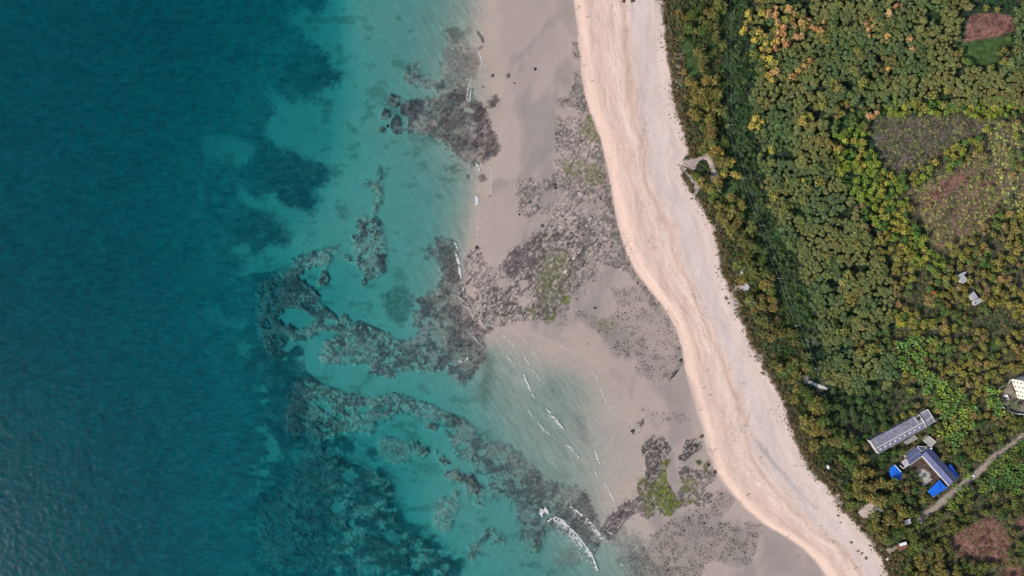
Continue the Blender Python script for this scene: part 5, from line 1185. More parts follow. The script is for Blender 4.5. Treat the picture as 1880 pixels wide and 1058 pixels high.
# ---- white house at the right edge -------------------------------------------------------
def white_house():
    g = gz(1862, 715); root = empty('white_house', w3(1858, 700, g))
    P0, P1 = w3(1857, 696, g), w3(1868.5, 731, g); d = (P1 - P0); L = d.length; d.normalize(); n = Vector((-d.y, d.x, 0)); n = n if n.x > 0 else -n     # n points into the house
    H_ = 8.4; D_p = 11.0
    base = [P0, P1, P1 + n * D_p, P0 + n * D_p]
    prism('wall', [(p.x, p.y) for p in base], g - .3, g + H_, M_WHITE, root)
    c = sum(base, Vector()) / 4
    rf = prism('flat_roof', [((c + (p - c) * 1.03).x, (c + (p - c) * 1.03).y) for p in base], g + H_ + .002, g + H_ + .25, M_SHEET, root)
    for i in range(4): a, b = c + (base[i] - c) * 1.02, c + (base[(i + 1) % 4] - c) * 1.02; bar('parapet', Vector((a.x, a.y, g + H_ + .9)), Vector((b.x, b.y, g + H_ + .9)), .25, .648, M_WHITE, rf)
    for col in range(4):
        for row in range(3):
            s = L * (.14 + .24 * col); zc = g + 1.35 + row * 2.6
            p = P0 + d * s - n * .01
            wdw = bar('window', Vector((p.x, p.y, zc + .6)) - d * .42, Vector((p.x, p.y, zc + .6)) + d * .42, .10, 1.2, M_GLASS, root)
            bar('sill', Vector((p.x, p.y, zc - .61)) - d * .55 - n * .08, Vector((p.x, p.y, zc - .61)) + d * .55 - n * .08, .26, .1, M_TRIM, wdw)
            bar('lintel', Vector((p.x, p.y, zc + .74)) - d * .5 - n * .05, Vector((p.x, p.y, zc + .74)) + d * .5 - n * .05, .16, .12, M_TRIM, wdw)
    for row in (1, 2):
        bar('floor_band', Vector((P0.x, P0.y, g + row * 2.7)) - n * .06, Vector((P1.x, P1.y, g + row * 2.7)) - n * .06, .14, .14, M_TRIM, root)
    # side facing down the picture
    e = n
    for k in range(3):
        for row in range(3):
            p = P1 + n * (2 + 3 * k) + d * .01; bar('window', Vector((p.x, p.y, g + 1.95 + row * 2.6)) - e * .42, Vector((p.x, p.y, g + 1.95 + row * 2.6)) + e * .42, .10, 1.2, M_GLASS, root)
    bar('door', P1.lerp(P0, .38) - n * .02 + Vector((0, 0, 2.0)) - d * .5, P1.lerp(P0, .38) - n * .02 + Vector((0, 0, 2.0)) + d * .5, .14, 2.0, M_WOOD, root)
    tag(root, 'white three storey house with dark windows at the right edge', 'house')
    FOOT.append([(1850, 690), (1900, 680), (1960, 690), (1960, 760), (1868, 740)])
white_house()
def wall_run(name, pts, h, th, mat, label, cat):
    """free-standing wall along survey points"""
    z = [gz(*p) for p in pts]; P = [w3(*p, zz + h) for p, zz in zip(pts, z)]; root = empty(name, P[0]); root.location.z = z[0]
    bmv, f = [], []
    for i, p in enumerate(P):
        d = (P[min(i + 1, len(P) - 1)] - P[max(i - 1, 0)]); s = Vector((-d.y, d.x, 0)).normalized() * th * .5
        bmv += [p - s, p + s, p + s - Vector((0, 0, h + .3)), p - s - Vector((0, 0, h + .3))]
    for i in range(len(P) - 1):
        a = i * 4
        for k in range(4): f.append((a + k, a + (k + 1) % 4, a + 4 + (k + 1) % 4, a + 4 + k))
    f += [(0, 1, 2, 3), tuple(len(bmv) - 4 + k for k in (3, 2, 1, 0))]
    bm_obj('wall_body', rel(root, bmv), f, mat, root)
    cv = []
    for i, p in enumerate(P):
        d = (P[min(i + 1, len(P) - 1)] - P[max(i - 1, 0)]); s = Vector((-d.y, d.x, 0)).normalized() * th * .72
        cv += [p - s + Vector((0, 0, .1)), p + s + Vector((0, 0, .1)), p + s + Vector((0, 0, .003)), p - s + Vector((0, 0, .003))]
    bm_obj('coping', rel(root, cv), f, mat, root)
    tag(root, label, cat)
T8 = lambda p: tile(1800, 660, 8.81, p)
wall_run('yard_wall', T8([(330, 690), (345, 735), (380, 785), (440, 822), (490, 850), (540, 868), (620, 885), (720, 892), (900, 880)]), 1.2, .3, M_SKYL, 'curved white wall around the yard of the white house', 'wall')
wall_run('yard_fence_wall', T8([(320, 470), (350, 440), (400, 420), (460, 380), (500, 330)]), 1.0, .25, M_TRIM, 'thin pale wall closing the upper side of the white house yard', 'wall')
def l_cover():
    P = T8([(380, 590), (425, 568), (445, 575), (468, 645), (440, 655), (425, 608), (390, 604)]); g = gz(*P[0])
    root = empty('table_cover', w3(*P[0], g))
    slab('sheet', [w3(u, v, g + .9) for u, v in P], .06, M_SKYL, root)
    for i in (0, 2, 3, 4, 6): p = w3(*P[i], g + .85); bar('leg', p, Vector((p.x, p.y, g)), .08, .08, M_WOOD, root)
    tag(root, 'white L shaped cover standing in the yard of the white house', 'table')
l_cover()

# ---- two sheet roofed huts -----------------------------------------------------------------
T2 = lambda p: tile(1720, 480, 10.58, p)
def sheet_hut(quads, label, holes):
    P = T2(quads[0]); g = gz(*P[0]); root = empty('shed', w3(*P[0], g))
    for k, q in enumerate(quads):
        hs = (2.6, 2.2, 2.0, 2.4) if k == 0 else (2.9, 2.6, 2.3, 2.6)
        pts = [w3(u, v, g + h) for (u, v), h in zip(T2(q), hs)]
        tiled('roof_sheet', pts[0], pts[1], pts[2], pts[3], 7, .05, M_SHEET, root, .05, 0, k + 30)
        c = sum(pts, Vector()) / 4; b = [c + (p - c) * .88 for p in pts]
        zt = min(p.z for p in pts) - .12
        prism('wall', [(p.x, p.y) for p in b], g - .3, zt, M_WALL, root)
    for hx, hy in holes:
        u, v = T2([(hx, hy)])[0]; p = w3(u, v, g + 3.0); bar('vent', p - Vector((.3, .35, 0)), p + Vector((.3, .35, 0)), .4, .35, M_DARK, root)
    tag(root, label, 'shed')
    FOOT.append(T2([(380, 180), (580, 150), (620, 400), (480, 460)]) if 'upper' in label else T2([(620, 560), (740, 560), (930, 770), (720, 890)]))
sheet_hut([[(425, 305), (535, 262), (608, 380), (495, 442)], [(395, 270), (560, 195), (580, 225), (425, 318)]], 'upper of two pale sheet roofed sheds among bushes', [(420, 268)])
sheet_hut([[(632, 655), (722, 580), (805, 705), (705, 765)], [(700, 770), (840, 710), (910, 765), (745, 862)]], 'lower of two pale sheet roofed sheds among bushes', [(752, 812)])

# ---- poles and wires ---------------------------------------------------------------------
POLE = [(1338, -30), (1341, 229), (1366, 326), (1399, 414), (1434, 511), (1466, 598), (1501, 678)]
def pole(u, v, label):
    g = gz(u, v); h = 7.0; x, y = w_of(u, v, g + h); root = empty('utility_pole', (x, y, g))
    n = 8; vv = [(.16 * math.cos(k * .785) * (1 - .4 * t), .16 * math.sin(k * .785) * (1 - .4 * t), -.3 + t * (h + .3)) for t in (0, 1) for k in range(n)]
    bm_obj('post', vv, [(k, (k + 1) % n, n + (k + 1) % n, n + k) for k in range(n)] + [tuple(range(n, 2 * n))], M_WOOD, root)
    ca = bm_obj('crossarm', [(-1.2, -.08, h - .5), (1.2, -.08, h - .5), (1.2, .08, h - .5), (-1.2, .08, h - .5), (-1.2, -.08, h - .32), (1.2, -.08, h - .32), (1.2, .08, h - .32), (-1.2, .08, h - .32)], [(0, 3, 2, 1), (4, 5, 6, 7), (0, 1, 5, 4), (1, 2, 6, 5), (2, 3, 7, 6), (3, 0, 4, 7)], M_WOOD, root)
    for s in (-1.05, 0, 1.05):
        vv = [(s + .09 * math.cos(k * 1.05), .09 * math.sin(k * 1.05), h - .32 + t) for t in (0.003, .25) for k in range(6)]
        bm_obj('insulator', vv, [(k, (k + 1) % 6, 6 + (k + 1) % 6, 6 + k) for k in range(6)] + [tuple(range(6, 12))], M_SKYL, ca)
    tag(root, label, 'pole', 'poles of the line through the wood')
    return Vector((x, y, g + h - .1))
PL = ['utility pole at the top edge of the wood track', 'utility pole on the track beside the grassy gap', 'utility pole right of the bare sand loop', 'third utility pole down the track from the top', 'fourth utility pole down the track from the top', 'utility pole at the lower end of the track', 'last utility pole near the pale concrete strip']
TOPS = [pole(u, v, l) for (u, v), l in zip(POLE, PL)]
def wire(a, b, off, label):
    v, f = [], []; n = 14; r = .02
    d = (b - a); s = Vector((-d.y, d.x, 0)).normalized()
    for i in range(n + 1):
        t = i / n; p = a.lerp(b, t) + s * off - Vector((0, 0, 1.2 * 4 * t * (1 - t)))
        v += [p + s * r, p + Vector((0, 0, r)), p - s * r]
    for i in range(n):
        for k in range(3): f.append((i * 3 + k, i * 3 + (k + 1) % 3, i * 3 + 3 + (k + 1) % 3, i * 3 + 3 + k))
    o = bm_obj('power_wire', v, f, M_METAL); tag(o, label, 'wire', 'wires between the utility poles')
SPAN = ['top edge and the grassy gap', 'grassy gap and the sand loop', 'sand loop and the third pole', 'third and fourth poles', 'fourth pole and the lower track end', 'lower track end and the concrete strip']
for i in range(len(TOPS) - 1):
    for off, nm in ((-1.05, 'left'), (1.05, 'right')):
        wire(TOPS[i], TOPS[i + 1], off, f'{nm} wire between the {SPAN[i]}')
def net_fence():
    a, b = (1548, 645), (1655, 592); root = empty('mesh_fence', w3(*a, gz(*a)))
    za, zb = gz(*a), gz(*b); n = 12
    m = plain_mat('green_netting', (.05, .22, .17), .8, .2, 2)
    pts = [w3(a[0] + (b[0] - a[0]) * k / n, a[1] + (b[1] - a[1]) * k / n, za + (zb - za) * k / n + 2.6) for k in range(n + 1)]
    for p in pts: bar('post', p, p - Vector((0, 0, 2.9)), .1, .1, M_TRIM, root)
    for p, q in zip(pts[:-1], pts[1:]): bar('netting', p - Vector((0, 0, .05)), q - Vector((0, 0, .05)), .16, 2.2, m, root)
    tag(root, 'thin green mesh fence running along the lower edge of the plantation', 'fence')
net_fence()

# ---- small built things ---------------------------------------------------------------------
def slab_thing(name, pts, h, mat, label, cat, th=None):
    g = float(np.mean([gz(*p) for p in pts])); root = empty(name, w3(*pts[0], g))
    P = [w3(u, v, g + h) for u, v in pts]
    slab('deck', P, th or h + .1, mat, root)
    c = sum(P, Vector()) / len(P)
    for i in range(len(P)): a, b = c + (P[i] - c) * .97, c + (P[(i + 1) % len(P)] - c) * .97; bar('edge_kerb', a + Vector((0, 0, .13)), b + Vector((0, 0, .13)), .2, .128, mat, root)
    tag(root, label, cat); FOOT.append(pts)
slab_thing('concrete_strip', O_([(1480, 520), (1500, 515), (1560, 545), (1640, 575), (1672, 598), (1640, 602), (1580, 590), (1520, 555), (1480, 545)]), .25, M_TRIM, 'pale concrete strip ending in a point near the last pole', 'slab')
FOOT.append(O_([(1420,480),(1500,480),(1700,560),(1700,640),(1560,640),(1460,580)]))
slab_thing('concrete_pad', K_([(845, 650), (885, 618), (918, 660), (905, 700), (860, 700)]), .5, M_SHEET, 'whitish concrete pad in the wood edge by the beach', 'slab')
slab_thing('concrete_step', K_([(822, 505), (838, 500), (870, 570), (858, 580)]), .3, M_TRIM, 'short pale plank strip above the concrete pad', 'slab')
def red_marker():
    u, v = 1706, 537; g = gz(u, v); root = empty('water_tower', w3(u, v, g)); root.location.z = g
    p = root.location
    for dx, dy in ((-.5, -.5), (.5, -.5), (.5, .5), (-.5, .5)): bar('leg', p + Vector((dx, dy, 2.4)), p + Vector((dx * 1.3, dy * 1.3, -.2)), .12, .12, M_WOOD, root)
    n = 10; v_ = [(.95 * math.cos(k * 2 * math.pi / n), .95 * math.sin(k * 2 * math.pi / n), z) for z in (2.4, 3.6) for k in range(n)] + [(0, 0, 3.95)]
    bm_obj('tank', v_, [(k, (k + 1) % n, n + (k + 1) % n, n + k) for k in range(n)] + [(n + k, n + (k + 1) % n, 2 * n) for k in range(n)] + [tuple(range(n))[::-1]], M_RED, root)
    bar('pipe', w3(1707, 541, g + .5), w3(1707.4, 553, g + .5), .5, .3, M_SKYL, root)
    tag(root, 'small red tank with a white pipe among the bushes', 'tank')
red_marker()
def shack(pts, h, mat, label, name='shack', wall=M_WOOD):
    g = gz(*pts[0]); root = empty(name, w3(*pts[0], g)); P = [w3(u, v, g + h + .25 * (i < 2)) for i, (u, v) in enumerate(pts)]
    tiled('roof_sheet', P[0], P[1], P[2], P[3], 5, .04, mat, root, .05, .05, int(pts[0][0]))
    c = sum(P, Vector()) / 4
    for p in P: q = c + (p - c) * .88; bar('post', Vector((q.x, q.y, q.z - .15)), Vector((q.x, q.y, g - .2)), .12, .12, wall, root)
    b = [c + (p - c) * .85 for p in P]; prism('wall', [(p.x, p.y) for p in b], g - .2, g + h - .35, wall, root)
    tag(root, label, 'shack'); FOOT.append(pts)
shack(S_([(735, 400), (790, 375), (800, 425), (750, 445)]), 2.3, M_SHEET, 'small grey roofed shack at the end of the lane')
shack(S_([(640, 640), (740, 600), (770, 650), (690, 690)]), 2.2, M_RUST, 'dark brown roofed shack beside the bottom trees')
shack(S_([(1130, 900), (1155, 880), (1170, 895), (1140, 920)]), 2.0, M_SHEET, 'tiny pale roofed shack near the bottom red soil')
def board(pts, mat, label, name='board', h=.35):
    g = gz(*pts[0]); P = [w3(u, v, g + h) for u, v in pts]; c = sum(P, Vector()) / len(P); root = empty(name, c); root.location.z = g
    slab('panel', P, .07, mat, root)
    for i in range(0, len(P)): bar('batten', P[i] + Vector((0, 0, -.073)), P[(i + 1) % len(P)] + Vector((0, 0, -.073)), .1, .1, M_WOOD, root)
    for p in P: q = c + (p - c) * .9; bar('foot', Vector((q.x, q.y, g + h - .08)), Vector((q.x, q.y, g - .05)), .09, .09, M_WOOD, root)
    tag(root, label, 'board')
board(S_([(680, 620), (750, 600), (760, 625), (695, 645)]), M_SKYL, 'white board lying beside the brown roofed shack', h=2.7)
board(S_([(970, 775), (985, 770), (1010, 800), (995, 808)]), M_SKYL, 'white plank beside the bottom footpath')
board(R_([(1300, 232), (1312, 222), (1325, 240), (1318, 256)]), M_SKYL, 'white board among the coastal trees', h=3.2)
board(S_([(555, 768), (575, 755), (590, 772), (570, 782)]), M_SKYL, 'white board on sand at the bottom tree edge')
board(Q_([(800, 50), (830, 42), (835, 60), (805, 66)]), M_SKYL, 'small white cover in the plants above the long building', h=1.4)
board(Q_([(1185, 760), (1200, 748), (1222, 765), (1212, 772)]), M_SKYL, 'white plank beside the lane')
board(Q_([(425, 600), (450, 585), (462, 600), (435, 615)]), M_TRIM, 'pinkish white cover above the round tarpaulin', h=1.2)
def round_frame():
    u, v = O_([(1005, 238)])[0]; g = gz(u, v); root = empty('fire_ring', w3(u, v, g)); n = 12
    for k in range(n):
        a = k * 2 * math.pi / n; o = link('ring_block', BLOCK, None, root); o.location = (1.05 * math.cos(a), 1.05 * math.sin(a), .05); o.rotation_euler = (0, 0, a); o.scale = (.16, .26, .3)
    tag(root, 'ring of reddish blocks at the wood edge on the beach', 'ring')
BLOCK = mesh_np('ring_block', np.array([(-1, -1, 0), (1, -1, 0), (1, 1, 0), (-1, 1, 0), (-.9, -.9, 1), (.9, -.9, 1), (.9, .9, 1), (-.9, .9, 1)]), np.array([(0, 3, 2, 1), (4, 5, 6, 7), (0, 1, 5, 4), (1, 2, 6, 5), (2, 3, 7, 6), (3, 0, 4, 7)]))
BLOCK.materials.append(plain_mat('terracotta', (.34, .17, .13), .9, .2, 3)); round_frame()

# ---- beach buggies and people ------------------------------------------------------------------
def cyl(name, r, w, mat, parent, loc, rot):
    n = 14; v = [(r * math.cos(k * 2 * math.pi / n), r * math.sin(k * 2 * math.pi / n), z) for z in (-w / 2, w / 2) for k in range(n)]
    o = bm_obj(name, v, [(k, (k + 1) % n, n + (k + 1) % n, n + k) for k in range(n)] + [tuple(range(n))[::-1], tuple(range(n, 2 * n))], mat, parent); o.location = loc; o.rotation_euler = rot; return o
def buggy(u, v, rz, label):
    root = empty('quad_bike', settle(u, v, .6), rz)
    body = [(-.8, -.32, .42), (.8, -.28, .42), (.8, .28, .42), (-.8, .32, .42), (-.72, -.26, .78), (.1, -.2, .74), (.1, .2, .74), (-.72, .26, .78), (.85, -.2, .72), (.85, .2, .72), (.45, -.2, .9), (.45, .2, .9)]
    bm_obj('body', body, [(0, 1, 2, 3), (4, 7, 6, 5), (0, 4, 5, 10, 8, 1), (3, 2, 9, 11, 6, 7), (0, 3, 7, 4), (1, 8, 9, 2), (5, 6, 11, 10), (10, 11, 9, 8)], M_DARK, root)
    for x in (-.62, .62):
        for y in (-.5, .5):
            w_ = cyl('wheel', .34, .26, M_DARK, root, (x, y, .34), (math.pi / 2, 0, 0)); cyl('rim', .17, .28, M_METAL, w_, (0, 0, 0), (0, 0, 0))
    for x in (-.62, .62):
        for y in (-.5, .5): bm_obj('fender', [(x - .36, y - .17, .74), (x + .36, y - .17, .74), (x + .36, y + .17, .74), (x - .36, y + .17, .74), (x - .26, y - .15, .82), (x + .26, y - .15, .82), (x + .26, y + .15, .82), (x - .26, y + .15, .82)], [(0, 3, 2, 1), (4, 5, 6, 7), (0, 1, 5, 4), (1, 2, 6, 5), (2, 3, 7, 6), (3, 0, 4, 7)], M_DARK, root)
    bm_obj('seat', [(-.65, -.17, .78), (.1, -.15, .76), (.1, .15, .76), (-.65, .17, .78), (-.6, -.14, .92), (.05, -.12, .86), (.05, .12, .86), (-.6, .14, .92)], [(0, 3, 2, 1), (4, 5, 6, 7), (0, 1, 5, 4), (1, 2, 6, 5), (2, 3, 7, 6), (3, 0, 4, 7)], M_WOOD, root)
    cyl('handlebar', .03, .9, M_METAL, root, (.38, 0, 1.08), (math.pi / 2, 0, 0)); cyl('steering_column', .035, .4, M_METAL, root, (.43, 0, .92), (0, -.3, 0))
    tag(root, label, 'quad bike')
buggy(1144.5, 1.5, 1.2, 'left of two dark quad bikes on the pale sand at the top'); buggy(1161, 2.0, .3, 'right of two dark quad bikes on the pale sand at the top')

def person_mesh(name, stride, arm):
    """one continuous standing body: skeleton skinned into a surface"""
    J = [(0, 0, .95), (0, .01, 1.15), (0, 0, 1.38), (0, .01, 1.48), (0, .03, 1.60), (0, .03, 1.70)]       # pelvis .. crown
    R = [.125, .12, .13, .055, .10, .07]
    E = [(0, 1), (1, 2), (2, 3), (3, 4), (4, 5)]
    for s in (-1, 1):
        k = len(J); J += [(.18 * s, 0, 1.40), (.24 * s, arm * s, 1.14), (.25 * s, arm * s + .10, .92), (.25 * s, arm * s + .14, .83)]; R += [.06, .045, .036, .04]; E += [(2, k), (k, k + 1), (k + 1, k + 2), (k + 2, k + 3)]
        k = len(J); J += [(.10 * s, 0, .88), (.11 * s, stride * s * .6, .48), (.11 * s, stride * s, .07), (.12 * s, stride * s + .15, .035)]; R += [.095, .065, .045, .035]; E += [(0, k), (k, k + 1), (k + 1, k + 2), (k + 2, k + 3)]
    me = bpy.data.meshes.new(name); me.from_pydata(J, E, []); o = bpy.data.objects.new(name, me); COL.objects.link(o)
    sk = o.modifiers.new('skin', 'SKIN'); sk.use_smooth_shade = True
    for i, r in enumerate(R): me.skin_vertices[0].data[i].radius = (r, r * .85); me.skin_vertices[0].data[i].use_root = i == 0
    o.modifiers.new('sub', 'SUBSURF').levels = 1
    dg = bpy.context.evaluated_depsgraph_get(); out = bpy.data.meshes.new_from_object(o.evaluated_get(dg)); bpy.data.objects.remove(o, do_unlink=True)
    return out
M_SKIN = plain_mat('skin', (.42, .26, .18), .7, .1, 4)
PM = [person_mesh('person', .18, .05), person_mesh('person', .06, -.06)]
CLOTH = {n: plain_mat(n + '_cloth', c, .9, .1, 6) for n, c in dict(black=(.02, .02, .022), navy=(.02, .03, .08), white=(.7, .7, .7), red=(.4, .05, .05), blue=(.06, .14, .35), grey=(.2, .2, .2), tan=(.35, .27, .18)).items()}
HAIR = plain_mat('dark_hair', (.015, .012, .01), .6, .1, 9)
def clothed(src, top, bottom):
    me = src.copy(); me.materials.clear()
    for m in (M_SKIN, CLOTH[top], CLOTH[bottom], HAIR): me.materials.append(m)
    for p in me.polygons:
        z = p.center.z; x = abs(p.center.x)
        p.material_index = 3 if z > 1.62 else (0 if z > 1.43 or (x > .2 and z < 1.25) or z < .42 else (1 if z > .92 else 2))
        p.use_smooth = True
    return me
PEOPLE = [(1062, 12, 0, 'black', 'navy', 'person in black walking near the top of the peach sand'), (1076, 32, 1, 'grey', 'black', 'person in grey on the upper beach below the first walker'), (1086, 149, 0, 'black', 'black', 'person in dark clothes alone on the peach sand'), (1071, 121, 1, 'tan', 'grey', 'person in tan at the foot of the upper beach'),
 (1297, 681, 0, 'navy', 'black', 'person in navy on the sand right of the dark rock ridge'), (1290, 714, 1, 'black', 'grey', 'person in black on the lower middle of the beach'), (1302, 727, 0, 'tan', 'navy', 'person in tan close to the person in black'), (1284, 754, 1, 'grey', 'navy', 'person in grey near the foot of the beach'), (1364, 705, 1, 'red', 'navy', 'person in red on the pale upper sand'), (1412, 755, 0, 'black', 'grey', 'person in dark clothes close to the wood edge'),
 (1311, 827, 0, 'black', 'black', 'person in black near the cracked outcrop'), (1371, 910, 0, 'navy', 'black', 'person in navy where the beach narrows'), (1372.5, 911, 1, 'black', 'tan', 'person beside the one in navy where the beach narrows'), (1446, 986, 0, 'black', 'navy', 'person at the wet sand edge near the bottom'), (1463, 1024, 1, 'navy', 'grey', 'person on wet sand at the bottom'),
 (1459, 858, 0, 'white', 'blue', 'person in white below the wood edge on the right'), (1530, 997, 0, 'black', 'grey', 'person on pale sand near the bottom shrubs'), (1570, 1045, 1, 'blue', 'black', 'person in blue by the bottom edge of the sand'), (1092, 567, 1, 'black', 'black', 'person standing on the sand between the cobble fields'), (1075, 634, 0, 'white', 'grey', 'person in white at the top edge of the bay'), (1396, 842, 1, 'grey', 'tan', 'person in grey at the middle of the lower beach')]
for i, (u, v, k, a, b, lab) in enumerate(PEOPLE):
    o = link('person', clothed(PM[k], a, b)); o.location = settle(u, v, .9); o.rotation_euler = (0, 0, (i * 2.399) % 6.283); o.location.z -= .01
    tag(o, lab, 'person')

# === PLANTS =======================================================================
RT = np.random.default_rng(77)
def crown_mesh(P, Nn, size, elong, rng, trunk=None, tangent=None, name='crown', shade=None):
    v, f = quad_cloud(P, Nn, size, elong, rng, tangent)
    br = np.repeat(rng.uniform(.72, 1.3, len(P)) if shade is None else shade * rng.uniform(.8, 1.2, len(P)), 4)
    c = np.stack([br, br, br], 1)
    if trunk is not None:
        tv, tf = trunk; k = len(v); v = np.r_[v, tv]; f = np.r_[f, tf + k]; c = np.r_[c, np.tile([.9, .7, .6], (len(tv), 1))]
    return v, f, c
def trunk_np(h, r, lean=0.0, seg=5, limbs=0, rng=None, spread=1.0):
    """tapered trunk with limbs, quads"""
    V_, F2 = [], []
    def tube(a, b, r0, r1):
        a, b = np.array(a, float), np.array(b, float); d = b - a; d /= np.linalg.norm(d)
        s = np.cross(d, [0.3, .9, .1]); s /= np.linalg.norm(s); t = np.cross(d, s); k = sum(len(x) for x in V_)
        ring = lambda p, r: np.array([p + r * (math.cos(2 * math.pi * i / seg) * s + math.sin(2 * math.pi * i / seg) * t) for i in range(seg)])
        V_.append(np.r_[ring(a, r0), ring(b, r1)])
        F2.extend([(k + i, k + (i + 1) % seg, k + seg + (i + 1) % seg, k + seg + i) for i in range(seg)])
    top = (lean, lean * .3, h)
    tube((0, 0, -.3), (lean * .4, 0, h * .5), r, r * .75); tube((lean * .4, 0, h * .5), top, r * .75, r * .3)
    for i in range(limbs):
        a = rng.uniform(0, 6.28); z0 = h * rng.uniform(.45, .8); L = spread * rng.uniform(.5, .9)
        tube((lean * .4, 0, z0), (lean * .4 + math.cos(a) * L, math.sin(a) * L, z0 + L * .7), r * .45, r * .15)
    return np.concatenate(V_), np.array(F2)

def round_crown(rng, R, Hc, z0, n, lobes, sz, upbias=.35):
    """leafy dome made of several lobes"""
    P, Nn, sh = [], [], []
    ctr = [(0, 0, 0)] + [(R * .55 * math.cos(a), R * .55 * math.sin(a), rng.uniform(-.25, .1) * Hc) for a in rng.uniform(0, 6.28) + np.arange(lobes) * 2 * math.pi / max(lobes, 1)]
    rad = [R * .62] + [R * rng.uniform(.38, .55) for _ in range(lobes)]
    w = np.array(rad) ** 2; w /= w.sum()
    for (cx, cy, cz), r, k in zip(ctr, rad, rng.multinomial(n, w)):
        d = rng.normal(size=(k, 3)); d[:, 2] = np.abs(d[:, 2]) * 1.0 - .25; d /= np.linalg.norm(d, axis=1, keepdims=True)
        q = rng.uniform(.72, 1.05, (k, 1))
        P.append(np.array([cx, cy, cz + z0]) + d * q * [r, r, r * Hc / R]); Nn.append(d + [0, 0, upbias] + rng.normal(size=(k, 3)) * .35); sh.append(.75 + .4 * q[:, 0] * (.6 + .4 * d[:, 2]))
    P = np.concatenate(P)
    return P, np.concatenate(Nn), rng.uniform(.7, 1.3, len(P)) * sz, rng.uniform(1.0, 1.7, len(P)), np.concatenate(sh)
def plume_crown(rng, R, z0, arms, per, sz):
    """feathery crown: plumes reaching out and up from the stem"""
    P, Nn, Tn, sh = [], [], [], []
    for i in range(arms):
        a = rng.uniform(0, 6.28); L = R * rng.uniform(.45, 1.08); rise = rng.uniform(.15, .9) * R * (1.25 - L / R)
        zb = z0 + rng.uniform(-.5, .35) * R
        t = rng.uniform(.18, 1, per) ** .8
        c = np.stack([np.cos(a) * L * t, np.sin(a) * L * t, zb + rise * t - .25 * R * t * t], 1)
        wdt = (.10 + .17 * np.sin(np.pi * np.clip(t, 0, 1))) * R
        off = rng.normal(size=(per, 3)) * wdt[:, None] * [.62, .62, .5]
        P.append(c + off); d = off / (np.linalg.norm(off, axis=1, keepdims=True) + 1e-6); Nn.append(d * .5 + [0, 0, .75] + rng.normal(size=(per, 3)) * .35)
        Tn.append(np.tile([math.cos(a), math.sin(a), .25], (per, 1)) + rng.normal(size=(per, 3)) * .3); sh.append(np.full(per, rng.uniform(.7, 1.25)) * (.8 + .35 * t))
    P = np.concatenate(P)
    return P, np.concatenate(Nn), rng.uniform(.7, 1.3, len(P)) * sz, rng.uniform(1.4, 2.4, len(P)), np.concatenate(sh), np.concatenate(Tn)
def star_leaves(rng, n, L, wd, z0, droop):
    """broad leaves arching out from one stem, two segments each"""
    v, f, c = [], [], []
    a0 = rng.uniform(0, 6.28)
    for i in range(n):
        a = a0 + i * 2 * math.pi / n + rng.normal() * .2; l = L * rng.uniform(.7, 1.1); up = rng.uniform(.25, .7) * l
        d = np.array([math.cos(a), math.sin(a), 0]); s = np.array([-d[1], d[0], 0]) * wd * rng.uniform(.8, 1.2)
        p0 = np.array([0, 0, z0]); p1 = p0 + d * l * .5 + [0, 0, up]; p2 = p0 + d * l + [0, 0, up - droop * l]
        k = len(v); keel = np.array([0, 0, -.35 * wd])
        v += [p0 - s * .15, p0 + keel * .2, p0 + s * .15, p1 - s * .5, p1 + keel, p1 + s * .5, p2 - s * .12, p2, p2 + s * .12]
        f += [(k, k + 1, k + 4, k + 3), (k + 1, k + 2, k + 5, k + 4), (k + 3, k + 4, k + 7, k + 6), (k + 4, k + 5, k + 8, k + 7)]
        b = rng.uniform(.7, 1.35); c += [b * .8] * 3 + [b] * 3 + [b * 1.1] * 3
    c = np.array(c)
    return np.array(v), np.array(f), np.stack([c, c, c], 1)

PROTO = {}
def proto(kind, n, fn): PROTO[kind] = [fn(np.random.default_rng(1000 + hash(kind) % 1 + i * 7 + len(PROTO) * 100)) for i in range(n)]
def p_plant(r):
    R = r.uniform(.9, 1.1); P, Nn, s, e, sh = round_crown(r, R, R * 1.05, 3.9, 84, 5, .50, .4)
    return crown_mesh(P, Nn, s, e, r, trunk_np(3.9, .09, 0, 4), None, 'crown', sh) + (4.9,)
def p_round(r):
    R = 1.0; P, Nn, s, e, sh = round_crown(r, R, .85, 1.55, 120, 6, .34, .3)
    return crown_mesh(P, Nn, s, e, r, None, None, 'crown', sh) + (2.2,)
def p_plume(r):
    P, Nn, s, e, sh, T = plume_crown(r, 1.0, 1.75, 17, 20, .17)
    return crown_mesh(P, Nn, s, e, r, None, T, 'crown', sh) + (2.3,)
def p_shrub(r):
    P, Nn, s, e, sh, T = plume_crown(r, 1.0, .55, 12, 9, .30)
    P[:, 2] = np.maximum(P[:, 2], .05)
    return crown_mesh(P, Nn, s, e, r, None, T, 'crown', sh) + (.8,)
def p_low(r):
    P, Nn, s, e, sh = round_crown(r, 1.0, .55, .35, 30, 3, .55, .5)
    return crown_mesh(P, Nn, s, e, r, None, None, 'crown', sh) + (.6,)
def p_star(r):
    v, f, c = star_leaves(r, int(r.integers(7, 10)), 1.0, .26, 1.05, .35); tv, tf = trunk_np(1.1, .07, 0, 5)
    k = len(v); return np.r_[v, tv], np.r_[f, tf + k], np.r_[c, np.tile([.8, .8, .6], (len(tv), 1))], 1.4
def p_tuft(r):
    v, f, c = star_leaves(r, 6, 1.0, .30, .15, .1); return v, f, c, .5
proto('plant', 10, p_plant); proto('round', 8, p_round); proto('plume', 10, p_plume); proto('shrub', 8, p_shrub); proto('low', 6, p_low); proto('star', 6, p_star); proto('tuft', 6, p_tuft)
PMESH = {}
for k, L in PROTO.items():
    PMESH[k] = []
    for v, f, c, h in L:
        m = mesh_np('crown', v, f, c); m.materials.append(M_FOL); PMESH[k].append(m)
TRUNKS = []
